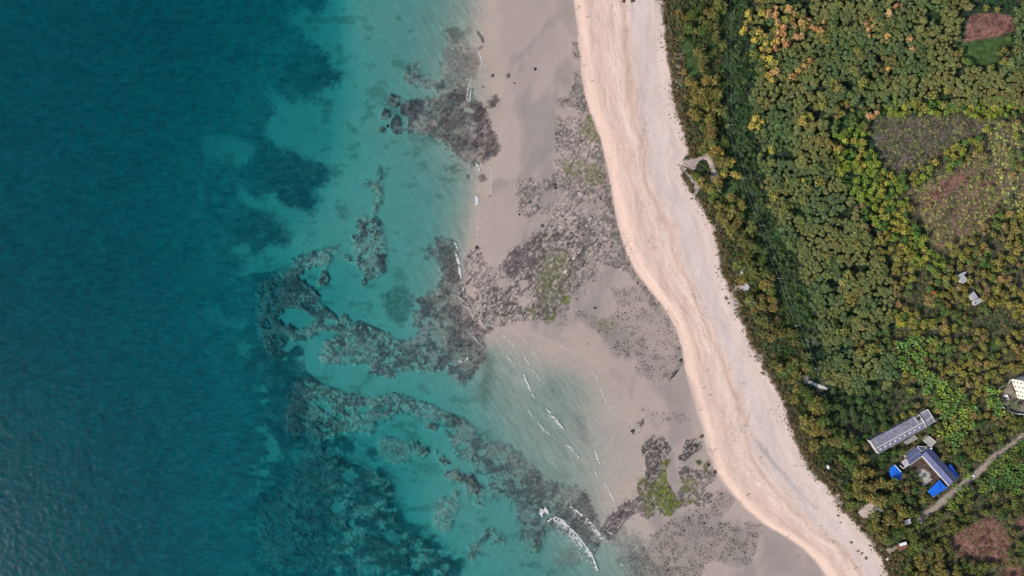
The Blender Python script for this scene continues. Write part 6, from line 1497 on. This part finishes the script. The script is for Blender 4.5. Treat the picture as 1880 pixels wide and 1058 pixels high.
for i in range(4):
    v, f = trunk_np(1.75, .085, RT.uniform(-.12, .12), 6, 5, RT, .6); m = mesh_np('trunk', v, f); m.materials.append(M_BARK); TRUNKS.append(m)

# ---- where what grows -----------------------------------------------------------
ZP1 = [(1386,140),(1384,60),(1392,-40),(1640,-40),(1640,60),(1600,130),(1560,180),(1530,200),(1520,240),(1525,290),(1545,330),(1570,370),(1590,410),(1605,450),(1630,500),(1642,545),(1640,590),(1610,612),(1570,630),(1530,650),(1515,640),(1505,600),(1490,560),(1470,510),(1455,470),(1437,430),(1417,385),(1402,330),(1392,290),(1388,220)]
ZP2 = [(1640,-40),(1775,-40),(1775,20),(1768,80),(1766,120),(1800,125),(1845,118),(1858,90),(1860,60),(1858,20),(1930,-40),(1930,205),(1800,190),(1600,200),(1560,190),(1600,130),(1640,60)]
ZP3 = [(1500,655),(1540,655),(1600,628),(1640,645),(1655,690),(1640,712),(1600,722),(1560,718),(1530,702),(1510,690)]
ZL = [[(1525,250),(1560,235),(1598,235),(1610,280),(1640,320),(1665,335),(1668,370),(1665,400),(1700,430),(1715,460),(1735,485),(1715,500),(1680,485),(1650,450),(1630,430),(1610,410),(1590,380),(1560,350),(1530,310)],
      [(1600,188),(1720,184),(1900,186),(1900,214),(1700,215),(1640,213),(1605,210)], [(1682,322),(1720,290),(1760,265),(1802,248),(1806,272),(1760,300),(1720,328),(1692,342)], L_([(620,900),(800,880),(900,1000),(700,1044)])]
ZB = [P_([(640,150),(820,60),(1000,60),(1130,190),(960,180),(900,300),(1000,400),(1060,520),(1250,600),(1440,780),(1440,900),(1400,1000),(1250,1044),(1150,1100),(1130,900),(1000,700),(820,460),(700,380)]), P_([(1480,560),(1640,560),(1660,700),(1720,830),(1640,860),(1500,700)]), tile(1740,760,5.29,[(-60,-40),(180,-60),(120,330),(0,380),(-80,200)]), tile(1740,760,5.29,[(60,640),(480,450),(741,250),(800,300),(800,720),(640,760),(420,700),(200,820),(60,900)]), S_([(1080,200),(1250,140),(1300,330),(1150,300)]), S_([(1500,10),(1900,-40),(1900,150),(1560,120)])]
ZDARK = [(1500,700),(1560,720),(1650,700),(1690,740),(1640,770),(1590,800),(1540,790),(1510,750)]
CAS_IN = [(1335,-80),(1332,0),(1328,60),(1325,130),(1326,200),(1330,245),(1338,285),(1348,330),(1365,375),(1382,415),(1402,470),(1420,515),(1440,560),(1462,610),(1480,650),(1500,690),(1512,740),(1545,790),(1598,838),(1635,880),(1680,955),(1715,1000),(1765,1060),(1830,1160)]
def grid_pts(u0, u1, v0, v1, st, jit=.45):
    rows = np.arange(v0, v1, st * .87); out = []
    for i, r in enumerate(rows):
        c = np.arange(u0 + (i % 2) * st * .5, u1, st); out.append(np.stack([c, np.full(len(c), r)], 1))
    p = np.concatenate(out) + RT.uniform(-1, 1, (sum(len(o) for o in out), 2)) * st * jit
    return p[:, 0], p[:, 1]
def in_any(u, v, polys, pad=0.0):
    m = np.zeros(len(u), bool)
    for p in polys: m |= poly_sd(u, v, p, 12) > -pad
    return m
def swell(P, k): c = np.mean(P, axis=0); return [tuple(c + (np.array(q) - c) * k) for q in P]
NOGO = [swell(RED_SOIL[3][0], 1.08), swell(FIELD_GREY, 1.02), YARD, COURT, RED_SOIL[3][0], BARE[0][0], BARE[11][0]] + FOOT
SOILS = [p for p, f, r, s in RED_SOIL if s >= .8]
LAWN = [p for p, f, r, s in GREEN_LAWN]
BARES = [p for p, f, r, s in BARE if s >= .6]
def clear_of(u, v, pad=2.0, lawns=True):
    m = ~in_any(u, v, NOGO, pad) & (line_d(u, v, ROAD, 30) > 6.5) & ~in_any(u, v, BARES, -1.5)
    if lawns: m &= ~in_any(u, v, LAWN, -2) & ~in_any(u, v, SOILS, -1)
    return m
def casmask(u, v): return (u > xline(VEGL, v) + 1) & (u < xline(CAS_IN, v))
def smoothmask(u, v, p, r=10): return poly_sd(u + fbm(u / 20, v / 20, 501, 3) * r * 3, v + fbm(u / 20 + 9, v / 20, 505, 3) * r * 3, p, 30) > 0

BATCH = []   # (kind, label, category, name, group, u, v, R, colour)
def add(kind, u, v, R, col, spec): BATCH.append((kind, u, v, R, col, spec))
FOLB = np.array([1.50, 1.62, 1.20])
def tint(base, n, var=.18, warm=.0):
    c = np.array(base)[None] * FOLB * RT.uniform(1 - var, 1 + var, (n, 1)) * (1 + RT.normal(size=(n, 3)) * [.08, .04, .08])
    return np.clip(c, .005, .6)

PINKS = C_([(1160,60),(1110,110),(1170,130),(1290,60),(1310,90),(1360,130),(1320,190),(1335,205),(1420,220),(1460,190),(1250,260),(1190,200),(1230,290),(1260,320),(1200,300),(1250,380),(1300,400),(1190,465),(1180,680),(1140,700),(1515,250),(1560,270),(1600,285),(1640,200),(1640,260),(1400,350),(1340,720),(1400,670),(1450,620),(1510,580),(1375,340),(1425,345)]) + D_([(420,190),(370,230),(400,280),(430,250),(580,340),(700,50),(600,120),(660,60),(780,370),(820,470),(580,660),(400,340)]) + H_([(400,60),(470,40),(440,70)])
GOLDS = C_([(1040,110),(1060,130),(1270,170),(1020,300),(1080,340),(970,380),(1020,370),(1080,410),(1145,410),(1190,385),(1110,480),(1050,465),(1140,590),(1180,600),(1100,720),(1140,760),(920,120),(890,210),(930,190),(870,280),(850,310),(1050,540),(1120,560),(1090,640)]) + G_([(1410,110),(1440,90),(1500,60),(1520,90),(1440,130),(960,110),(990,80),(950,160),(1000,170),(1040,120),(1840,300),(1800,370),(1770,390),(1120,370),(1140,400),(1440,680),(760,500),(740,540),(680,620),(780,620),(820,640),(560,360),(620,380),(660,420),(600,430)])
PINKS = PINKS + [(a + RT.normal() * 5, b + RT.normal() * 5) for a, b in PINKS[:18]]

# plantation
u, v = grid_pts(1380, 1935, -40, 730, 8.6, .40)
zone1 = smoothmask(u, v, ZP1, 6); zone2 = smoothmask(u, v, ZP2, 6); zone3 = smoothmask(u, v, ZP3, 5)
k = (zone1 | zone2 | zone3) & clear_of(u, v, 3) & (vnoise(u / 26, v / 26, 511) > .13)
HP = np.array(PINKS + GOLDS)
k &= np.array([np.min(np.hypot(HP[:, 0] - a, HP[:, 1] - b)) > 6.0 for a, b in zip(u, v)])
u, v, z2 = u[k], v[k], (zone2 & ~zone1)[k]
n = len(u); patch = fbm(u / 55, v / 55, 521, 3)
col = tint((.140, .138, .066), n, .14); g = ss(-.03, .12, patch)[:, None]
col = col * (1 - g) + tint((.085, .115, .060), n, .2) * g
y = (ss(.02, .2, fbm(u / 40 + 7, v / 40, 531, 3)) * (z2 * 1.0 + .25))[:, None]; col = col * (1 - y * .6) + np.array([.17, .145, .05]) * y * .6
add('plant', u, v, np.clip(RT.normal(1.42, .34, n), .75, 2.4), col, ('plantation_tree', 'small rounded olive green tree standing in the dense even plantation', 'tree', 'trees of the dense plantation', 'plantation_woodland', 'dense even plantation of small rounded olive trees'))
# older, wider crowns standing through the plantation
u, v = grid_pts(1385, 1935, -30, 720, 30, .6); k = (smoothmask(u, v, ZP1, 6) | smoothmask(u, v, ZP2, 6) | smoothmask(u, v, ZP3, 6)) & clear_of(u, v, 5) & (vnoise(u / 60, v / 60, 515) > .38); u, v = u[k], v[k]; n = len(u)
col = tint((.110, .122, .055), n, .2); y = fbm(u / 50, v / 50, 517, 3) > .05; col[y] = tint((.165, .145, .055), y.sum(), .15)
add('round', u, v, RT.uniform(1.9, 3.1, n), col, ('broad_tree', 'wider crown', 'tree', 'wide crowned trees standing through the plantation', 'broad_wood', 'wide crowned trees'))
# lime belt
u, v = grid_pts(1515, 1905, 180, 610, 9.5, .45); k = np.zeros(len(u), bool)
for p in ZL: k |= smoothmask(u, v, p, 5)
k &= clear_of(u, v, 3) & (vnoise(u / 18, v / 18, 541) > .22); u, v = u[k], v[k]; n = len(u)
col = tint((.145, .180, .042), n, .16); y = (fbm(u / 24, v / 24, 585, 3) + RT.normal(size=n) * .07) > .07; col[y] = tint((.22, .19, .05), y.sum(), .2)
d = RT.random(n) < .2; col[d] = tint((.06, .11, .04), d.sum(), .2)
add('round', u, v, RT.uniform(1.2, 2.2, n), col, ('lime_bush', 'bright lime green bushy tree in the belt beside the fields', 'tree', 'lime green belt along the fields', 'lime_thicket', 'bright green thicket along the fields'))
# coastal trees
u, v = grid_pts(1205, 1800, -50, 1110, 14.5, .55)
d = u - xline(VEGL, v)
gap = vnoise(u / 30, v / 38, 551)
k = casmask(u, v) & clear_of(u, v, 2) & (d > 24) & (gap > .36); u, v = u[k], v[k]; n = len(u)
col = tint((.178, .140, .058), n, .15); g = (fbm(u / 60, v / 60, 555, 3) > .06) | (RT.random(n) < .18); col[g] = tint((.112, .115, .048), g.sum(), .2); b = fbm(u / 40 + 5, v / 40, 587, 3) + RT.normal(size=n) * .06 < -.14; col[b] = tint((.085, .115, .04), b.sum(), .2)
add('plume', u, v, RT.uniform(1.9, 3.3, n), col, ('coastal_tree', 'feathery golden olive tree in the belt behind the beach', 'tree', 'feathery trees behind the beach', 'coastal_wood', 'feathery golden trees behind the beach'))
# undergrowth of the coastal belt: brown towards the sand
u, v = grid_pts(1205, 1800, -50, 1110, 7.2, .5); d = u - xline(VEGL, v)
k = casmask(u, v) & clear_of(u, v, 0) & (d > 2) & (vnoise(u / 16, v / 16, 561) > .2 - .1 * (d < 30)); u, v, d = u[k], v[k], d[k]; n = len(u)
col = tint((.125, .092, .058), n, .3); g = RT.random(n) < ss(14, 40, d) * .75; col[g] = tint((.062, .088, .036), g.sum(), .3)
add('shrub', u, v, RT.uniform(.75, 1.45, n), col, ('coastal_shrub', 'low brownish shrub in the fringe along the beach', 'shrub', 'brown shrubs along the beach edge', 'shrub_fringe', 'brown shrub fringe along the beach'))
# mixed bushes on the east side
u, v = grid_pts(1530, 1925, -30, 1095, 11.2, .5)
other = ~casmask(u, v) & (u > xline(CAS_IN, v) + 6) & ~smoothmask(u, v, ZP1, 6) & ~smoothmask(u, v, ZP2, 6) & ~smoothmask(u, v, ZP3, 5)
for p in ZL: other &= ~(poly_sd(u, v, p, 12) > 0)
inf = in_any(u, v, [FIELD_GREY, FIELD_RED, FIELD_EAST], 0)
dark = poly_sd(u, v, ZDARK, 12) > 0
ban = in_any(u, v, ZB, 0)
k = other & clear_of(u, v, 3) & (~inf | (RT.random(len(u)) < np.where(poly_sd(u, v, FIELD_EAST, 12) > 0, .30, .05))) & (vnoise(u / 22, v / 22, 571) > .30) & (~dark | (RT.random(len(u)) < .6)) & (~ban | (RT.random(len(u)) < .35)) & (line_d(u, v, TRACK, 60) > 22)
u, v = u[k], v[k]; n = len(u); col = tint((.165, .145, .048), n, .15); t = np.clip(.5 + fbm(u / 34, v / 34, 581, 3) * 1.5 + RT.normal(size=n) * .12, 0, 1)
g = t < .36; col[g] = tint((.078, .112, .040), g.sum(), .15); b = (t > .36) & (t < .5); col[b] = tint((.19, .13, .075), b.sum(), .2)
dk = poly_sd(u, v, ZDARK, 12) > 0; col[dk] = tint((.062, .088, .038), dk.sum(), .25)
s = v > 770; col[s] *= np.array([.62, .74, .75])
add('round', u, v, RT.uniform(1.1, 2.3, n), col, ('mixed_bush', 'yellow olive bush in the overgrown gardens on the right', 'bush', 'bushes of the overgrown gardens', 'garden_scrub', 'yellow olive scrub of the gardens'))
# bushes in the strip along the track
u, v = grid_pts(1325, 1520, -30, 700, 10.5, .5); k = (line_d(u, v, TRACK, 60) < 46) & (u > xline(CAS_IN, v)) & ~(poly_sd(u, v, ZP1, 12) > 0) & clear_of(u, v, 3) & (line_d(u, v, TRACK, 60) > 7) & (RT.random(len(u)) < .34); u, v = u[k], v[k]; n = len(u)
col = tint((.062, .100, .042), n, .3); y = RT.random(n) < .2; col[y] = tint((.12, .13, .05), y.sum(), .2)
add('round', u, v, RT.uniform(.8, 1.5, n), col, ('track_bush', 'dark green bush in the strip along the wire line', 'bush', 'bushes along the track', 'track_scrub', 'dark scrub along the track'))
# banana plants
u, v = grid_pts(1630, 1910, 590, 1000, 9.0, .5); k = in_any(u, v, ZB, 0) & clear_of(u, v, 3) & (RT.random(len(u)) < .82); u, v = u[k], v[k]; n = len(u)
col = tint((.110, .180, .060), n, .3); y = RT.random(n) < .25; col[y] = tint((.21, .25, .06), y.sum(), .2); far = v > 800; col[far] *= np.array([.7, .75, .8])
e_u = np.array([1848, 1838, 1828, 1835, 1855, 1845, 1880, 1870]) - 20; 
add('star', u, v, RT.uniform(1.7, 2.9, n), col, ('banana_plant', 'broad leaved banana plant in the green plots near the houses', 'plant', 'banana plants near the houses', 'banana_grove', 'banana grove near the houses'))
# hand-placed bright crowns
u, v = np.array(PINKS).T; n = len(u); ok = clear_of(u, v, 0, False)
add('round', u[ok], v[ok], RT.uniform(1.35, 2.1, n)[ok], tint((.36, .205, .120), n, .28)[ok], ('rust_tree', 'rust pink crowned tree standing out of the dark plantation', 'tree', 'rust pink trees in the plantation', '', ''))
u, v = np.array(GOLDS).T; n = len(u)
add('round', u, v, RT.uniform(1.5, 2.2, n), tint((.30, .235, .075), n, .2), ('golden_tree', 'golden yellow crowned tree standing out of the green wood', 'tree', 'golden trees in the wood', '', ''))
# garden trees in the court and the white house yard
GT = Q_([(610,720),(650,760),(690,800),(640,810),(600,760)]) + [(1842,716),(1840,740),(1852,749),(1858,741),(1846,706),(1870,747)]
u, v = np.array(GT).T; n = len(u)
add('round', u, v, RT.uniform(.9, 1.7, n), tint((.060, .095, .040), n, .2), ('garden_tree', 'dark green garden tree', 'tree', 'garden trees by the houses', '', ''))
# shrubs out on the sand
SH = S_([(100,350),(120,420),(215,605),(225,612),(290,690),(325,722),(370,760),(440,660),(400,640),(480,680),(100,260),(250,390)]) + C_([]) + G_([(270,290),(300,270),(310,600),(330,680),(360,800),(290,560)]) + K_([(700,780),(720,820),(780,920),(800,950),(690,770)]) + O_([(900,40),(930,160),(960,180),(1030,440),(1050,450),(970,290),(1000,330)])
u, v = np.array(SH).T; n = len(u)
add('shrub', u, v, RT.uniform(.45, 1.1, n), tint((.17, .14, .08), n, .2), ('sand_shrub', 'olive brown shrub growing out on the pale sand', 'shrub', 'shrubs out on the sand', '', ''))

LAND = [(1283,310,'the bare sand loop'),(1370,527,'the concrete pad'),(1494,703,'the pale concrete strip'),(1655,787,'the long grey building'),(1715,850,'the courtyard house'),(1645,867,'the round blue tarpaulin'),(1722,900,'the rectangular blue tarpaulin'),(1870,715,'the white house'),(1768,510,'the upper sheet roofed shed'),(1790,547,'the lower sheet roofed shed'),(1706,537,'the red tank'),(1812,52,'the bare red plot'),(1810,98,'the green lawn plot'),(1660,260,'the grey brown field'),(1750,380,'the red earth field'),(1860,300,'the tan dry field'),(1600,618,'the green mesh fence'),(1341,229,'the pole by the grassy gap'),(1399,414,'the third pole of the track'),(1434,511,'the fourth pole of the track'),(1501,678,'the last pole'),(1440,60,'the rust pink tree clump'),(1830,838,'the upper end of the lane'),(1745,910,'the lower end of the lane'),(1815,1000,'the bottom red soil'),(1655,1003,'the brown roofed shack'),(1664,958,'the small grey shack'),(1596,935,'the sand cove'),(1230,90,'the top beach edge'),(1300,410,'the beach under the loop'),(1390,660,'the ring of reddish blocks'),(1440,760,'the lower beach curve'),(1480,210,'the golden tree clump'),(1560,440,'the heart of the plantation'),(1700,150,'the top right plantation'),(1580,690,'the lower plantation corner'),(1640,20,'the top edge of the wood')]
LA = np.array([(a, b) for a, b, c in LAND], float)
def said(name, R, q, c, u, v):
    """size, colour and nearest landmark of one plant"""
    i = int(np.argmin(np.hypot(LA[:, 0] - u, LA[:, 1] - v))); dx, dy = u - LA[i, 0], v - LA[i, 1]
    if math.hypot(dx, dy) < 10: rel_ = 'beside'
    else: rel_ = ('right of' if dx > 0 else 'left of') if abs(dx) > abs(dy) else ('below' if dy > 0 else 'above')
    if math.hypot(dx, dy) > 55: rel_ = 'far ' + rel_
    size = 'small' if R < q[0] else ('large' if R > q[1] else 'mid sized')
    r_, g_, b_ = c; br = r_ + g_ + b_
    hue = 'rust pink' if r_ > 1.45 * g_ and br > .45 else 'golden' if r_ > 1.15 * g_ and br > .36 else 'brown' if r_ > 1.2 * g_ else 'lime green' if g_ > 1.1 * r_ and br > .3 else 'bright green' if g_ > 1.1 * r_ and br > .24 else 'dark green' if g_ > 1.05 * r_ else 'olive' if br < .36 else 'yellow olive'
    if name == 'lime_bush' and hue == 'golden': hue = 'yellow'
    return f"{size} {hue} {name.replace('_', ' ')} {rel_} {LAND[i][2]}"
def plant_all():
    for kind, u, v, R, col, (name, label, cat, group, sname, slabel) in BATCH:
        P = PROTO[kind]; hs = np.array([p[3] for p in P]); k = RT.integers(0, len(P), len(u)); rz = RT.uniform(0, 6.283, len(u))
        g = fields_at(u, v)['z']; sc = R if kind != 'plant' else R
        if name == 'broad_tree': P = PROTO['round']
        hgt = hs[k] * (R if kind != 'plant' else 1.0) * (1.6 if name in ('rust_tree', 'golden_tree') else 1.0)
        x, y = w_of(u, v, g + hgt * .8)
        inside = (u > 2) & (u < 1878) & (v > 2) & (v < 1056)
        order = np.lexsort((-R, ~inside)); ind = np.zeros(len(u), bool); ind[order[:300]] = True
        ind &= inside
        if (~ind & inside).sum() == 0 and not sname: pass
        q3 = np.quantile(R, [.33, .67]); NICE = dict(lime_bush='leafy_bush', rust_tree='crowned_tree', golden_tree='round_tree', mixed_bush='garden_bush', plantation_tree='rounded_plantation_tree', coastal_tree='feathery_coastal_tree')
        parts = kind in ('plume', 'round')
        for i in np.nonzero(ind)[0]:
            sz = (R[i], R[i], R[i] * RT.uniform(.85, 1.15)) if kind != 'plant' else (R[i], R[i], RT.uniform(.85, 1.1))
            if name in ('rust_tree', 'golden_tree'): sz = (sz[0], sz[1], sz[2] * 1.6)
            if parts:
                root = empty(name, (x[i], y[i], g[i] - .05), rz[i]); root.scale = sz
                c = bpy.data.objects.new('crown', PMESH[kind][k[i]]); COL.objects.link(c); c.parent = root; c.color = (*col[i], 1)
                t = bpy.data.objects.new('trunk', TRUNKS[i % 4]); COL.objects.link(t); t.parent = root
                if kind == 'round': t.scale = (1, 1, .8)
                o = root
            else:
                o = bpy.data.objects.new(name, PMESH[kind][k[i]]); COL.objects.link(o); o.location = (x[i], y[i], g[i] - .05); o.rotation_euler = (0, 0, rz[i]); o.scale = sz; o.color = (*col[i], 1)
            tag(o, said(NICE.get(name, name), R[i], q3, col[i], u[i], v[i]), cat, group)
        rest = np.nonzero(~ind)[0]
        if len(rest) > 0 and sname:
            V_, F2, C2 = merge_kind(P, k[rest], x[rest], y[rest], g[rest] - .05, R[rest], (R[rest] if kind != 'plant' else np.ones(len(rest))), rz[rest], col[rest])
            m = mesh_np(sname, V_, F2, C2); o = link(sname, m, M_FOL); tag(o, slabel, 'plants', kind='stuff')
        print(name, len(u), ind.sum(), len(rest))
def merge_kind(P, k, x, y, z, R, Rz, rz, col):
    V_, F2, C2 = [], [], []; base = 0
    for j, (pv, pf, pc, h) in enumerate(P):
        s = np.nonzero(k == j)[0]
        if not len(s): continue
        c, sn = np.cos(rz[s])[:, None], np.sin(rz[s])[:, None]
        a = pv[None, :, 0] * R[s, None]; b = pv[None, :, 1] * R[s, None]
        vv = np.stack([a * c - b * sn + x[s, None], a * sn + b * c + y[s, None], pv[None, :, 2] * Rz[s, None] + z[s, None]], -1).reshape(-1, 3)
        m = len(pv); V_.append(vv); F2.append((pf[None] + (np.arange(len(s)) * m)[:, None, None]).reshape(-1, 4) + base); base += len(vv)
        C2.append((pc[None] * col[s][:, None, :]).reshape(-1, 3))
    return np.concatenate(V_), np.concatenate(F2), np.concatenate(C2)
plant_all()

# ---- ground cover: low growth under everything, tufts on the fields -----------------------
def cover():
    u, v = grid_pts(1215, 1920, -40, 1095, 5.4, .5)
    F = fields_at(u, v)
    inf = in_any(u, v, [FIELD_GREY, FIELD_RED, FIELD_EAST], 0)
    k = (F['vegl'] > 10) & clear_of(u, v, 1.0) & ~inf & (RT.random(len(u)) < .62)
    u, v, g = u[k], v[k], F['z'][k]; n = len(u)
    col = tint((.034, .062, .034), n, .35); cas = casmask(u, v)
    col[cas] = tint((.055, .062, .032), cas.sum(), .4)
    tr = line_d(u, v, TRACK, 60) < 30; col[tr] = tint((.050, .074, .036), tr.sum(), .35)
    e = (u > 1640) & (v > 200) & (RT.random(n) < .45); col[e] = tint((.125, .115, .045), e.sum(), .3)
    dk = poly_sd(u, v, ZDARK, 12) > -4; col[dk] = tint((.060, .085, .036), dk.sum(), .3)
    x, y = w_of(u, v, g + .4); R = RT.uniform(.5, 1.2, n) * np.where(line_d(u, v, TRACK, 60) < 34, 1.35, 1.0)
    P = PROTO['low']; V_, F2, C2 = merge_kind(P, RT.integers(0, len(P), n), x, y, g - .05, R, R * RT.uniform(.6, 1.3, n), RT.uniform(0, 6.28, n), col)
    o = link('undergrowth', mesh_np('undergrowth', V_, F2, C2), M_FOL); tag(o, 'dark low undergrowth covering the ground between the trees', 'undergrowth', kind='stuff'); print('cover', n, len(F2))
    # creepers and litter where the wood runs out onto the sand
    u, v = grid_pts(1195, 1660, -30, 1080, 3.4, .6); F = fields_at(u, v); q = F['vegl']
    k = (q > -16) & (q < 12) & (RT.random(len(u)) < ss(-16, 6, q) * .75 * ss(.38, .62, vnoise(u / 12, v / 12, 621))); u, v, g = u[k], v[k], F['z'][k]; n = len(u)
    col = tint((.105, .085, .055), n, .35); y = RT.random(n) < .3; col[y] = tint((.08, .085, .04), y.sum(), .3)
    x, y_ = w_of(u, v, g); R = RT.uniform(.2, .6, n); V_, F2, C2 = merge_kind(P, RT.integers(0, len(P), n), x, y_, g - .03, R, R * .5, RT.uniform(0, 6.28, n), col)
    o = link('beach_creeper', mesh_np('beach_creeper', V_, F2, C2), M_FOL); tag(o, 'brown creepers and litter thinning out from the wood onto the sand', 'creeper', kind='stuff')
    u, v = grid_pts(1740, 1925, 940, 1075, 4.2, .6); k = in_any(u, v, SOILS, 2) & (RT.random(len(u)) < .32); u, v = u[k], v[k]; n = len(u); g = fields_at(u, v)['z']
    x, y_ = w_of(u, v, g); R = RT.uniform(.3, .9, n); V_, F2, C2 = merge_kind(PROTO['tuft'], RT.integers(0, 6, n), x, y_, g, R, R, RT.uniform(0, 6.28, n), tint((.10, .11, .05), n, .4))
    o = link('weed_tufts', mesh_np('weed_tufts', V_, F2, C2), M_FOL); tag(o, 'green weed tufts on the bottom red soil', 'weeds', kind='stuff')
    u, v = grid_pts(1595, 1925, 200, 500, 3.6, .55)
    inf = in_any(u, v, [FIELD_GREY, FIELD_RED, FIELD_EAST], 0); red = in_any(u, v, SOILS, 0)
    k = inf & (RT.random(len(u)) < np.where(red, .12, .5)); u, v = u[k], v[k]; n = len(u); g = fields_at(u, v)['z']
    col = tint((.235, .235, .095), n, .4); b = RT.random(n) < .35; col[b] = tint((.17, .13, .095), b.sum(), .3); d = RT.random(n) < .25; col[d] = tint((.07, .095, .05), d.sum(), .3)
    gf = poly_sd(u, v, FIELD_GREY, 5) > 0; col[gf] *= np.array([.72, .74, .85]); ea = poly_sd(u, v, FIELD_EAST, 5) > 0; col[ea] *= 1.35
    x, y = w_of(u, v, g + .3); R = RT.uniform(.5, 1.3, n)
    P = PROTO['tuft']; V_, F2, C2 = merge_kind(P, RT.integers(0, len(P), n), x, y, g, R, R, RT.uniform(0, 6.28, n), col)
    o = link('field_crop', mesh_np('field_crop', V_, F2, C2), M_FOL); tag(o, 'sparse yellow green crop tufts on the brown fields', 'crop', kind='stuff'); print('tufts', n)
cover()

# ---- wrack and drift bits along the tide lines of the beach -------------------------------
def wrack():
    n0 = 9000; v = RT.uniform(-10, 1070, n0); xb, xv = xline(BERM, v), xline(VEGL, v)
    t = np.concatenate([RT.normal(.04, .02, n0 // 5), RT.normal(.33, .03, n0 // 5), RT.normal(.55, .03, n0 // 5), RT.uniform(.05, .98, n0 - 4 * (n0 // 5)), RT.normal(.97, .03, n0 // 5)])
    u = xb + (xv - xb) * t + fbm(v / 50, t * 3, 601, 3) * 14
    k = vnoise(u / 14, v / 14, 603) * vnoise(u / 40, v / 40, 605) > .42; u, v = u[k], v[k]; n = len(u); g = fields_at(u, v)['z']; x, y = w_of(u, v, g)
    box = np.array([(-1, -.25, 0), (1, -.2, 0), (1, .2, 0), (-1, .25, 0), (-.9, -.15, .4), (.8, -.1, .3), (.9, .15, .3), (-.8, .1, .45)], float); bf = np.array([(0, 1, 5, 4), (1, 2, 6, 5), (2, 3, 7, 6), (3, 0, 4, 7), (4, 5, 6, 7)])
    R = RT.lognormal(-1.75, .45, n).clip(.06, .6)
    col = np.array([.16, .125, .10]) * RT.uniform(.4, 1.6, (n, 1)); w = RT.random(n) < .06; col[w] = [.7, .7, .68]
    V_, F2, C2 = merge_copies([(box, bf)], x, y, g - .01, R, R * RT.uniform(.5, 1.2, n), R, RT.uniform(0, 6.28, n), col)
    o = link('beach_wrack', mesh_np('beach_wrack', V_, F2, C2), M_STONE); tag(o, 'scattered driftwood and wrack bits along the tide lines of the beach', 'wrack', kind='stuff'); print('wrack', n)
wrack()
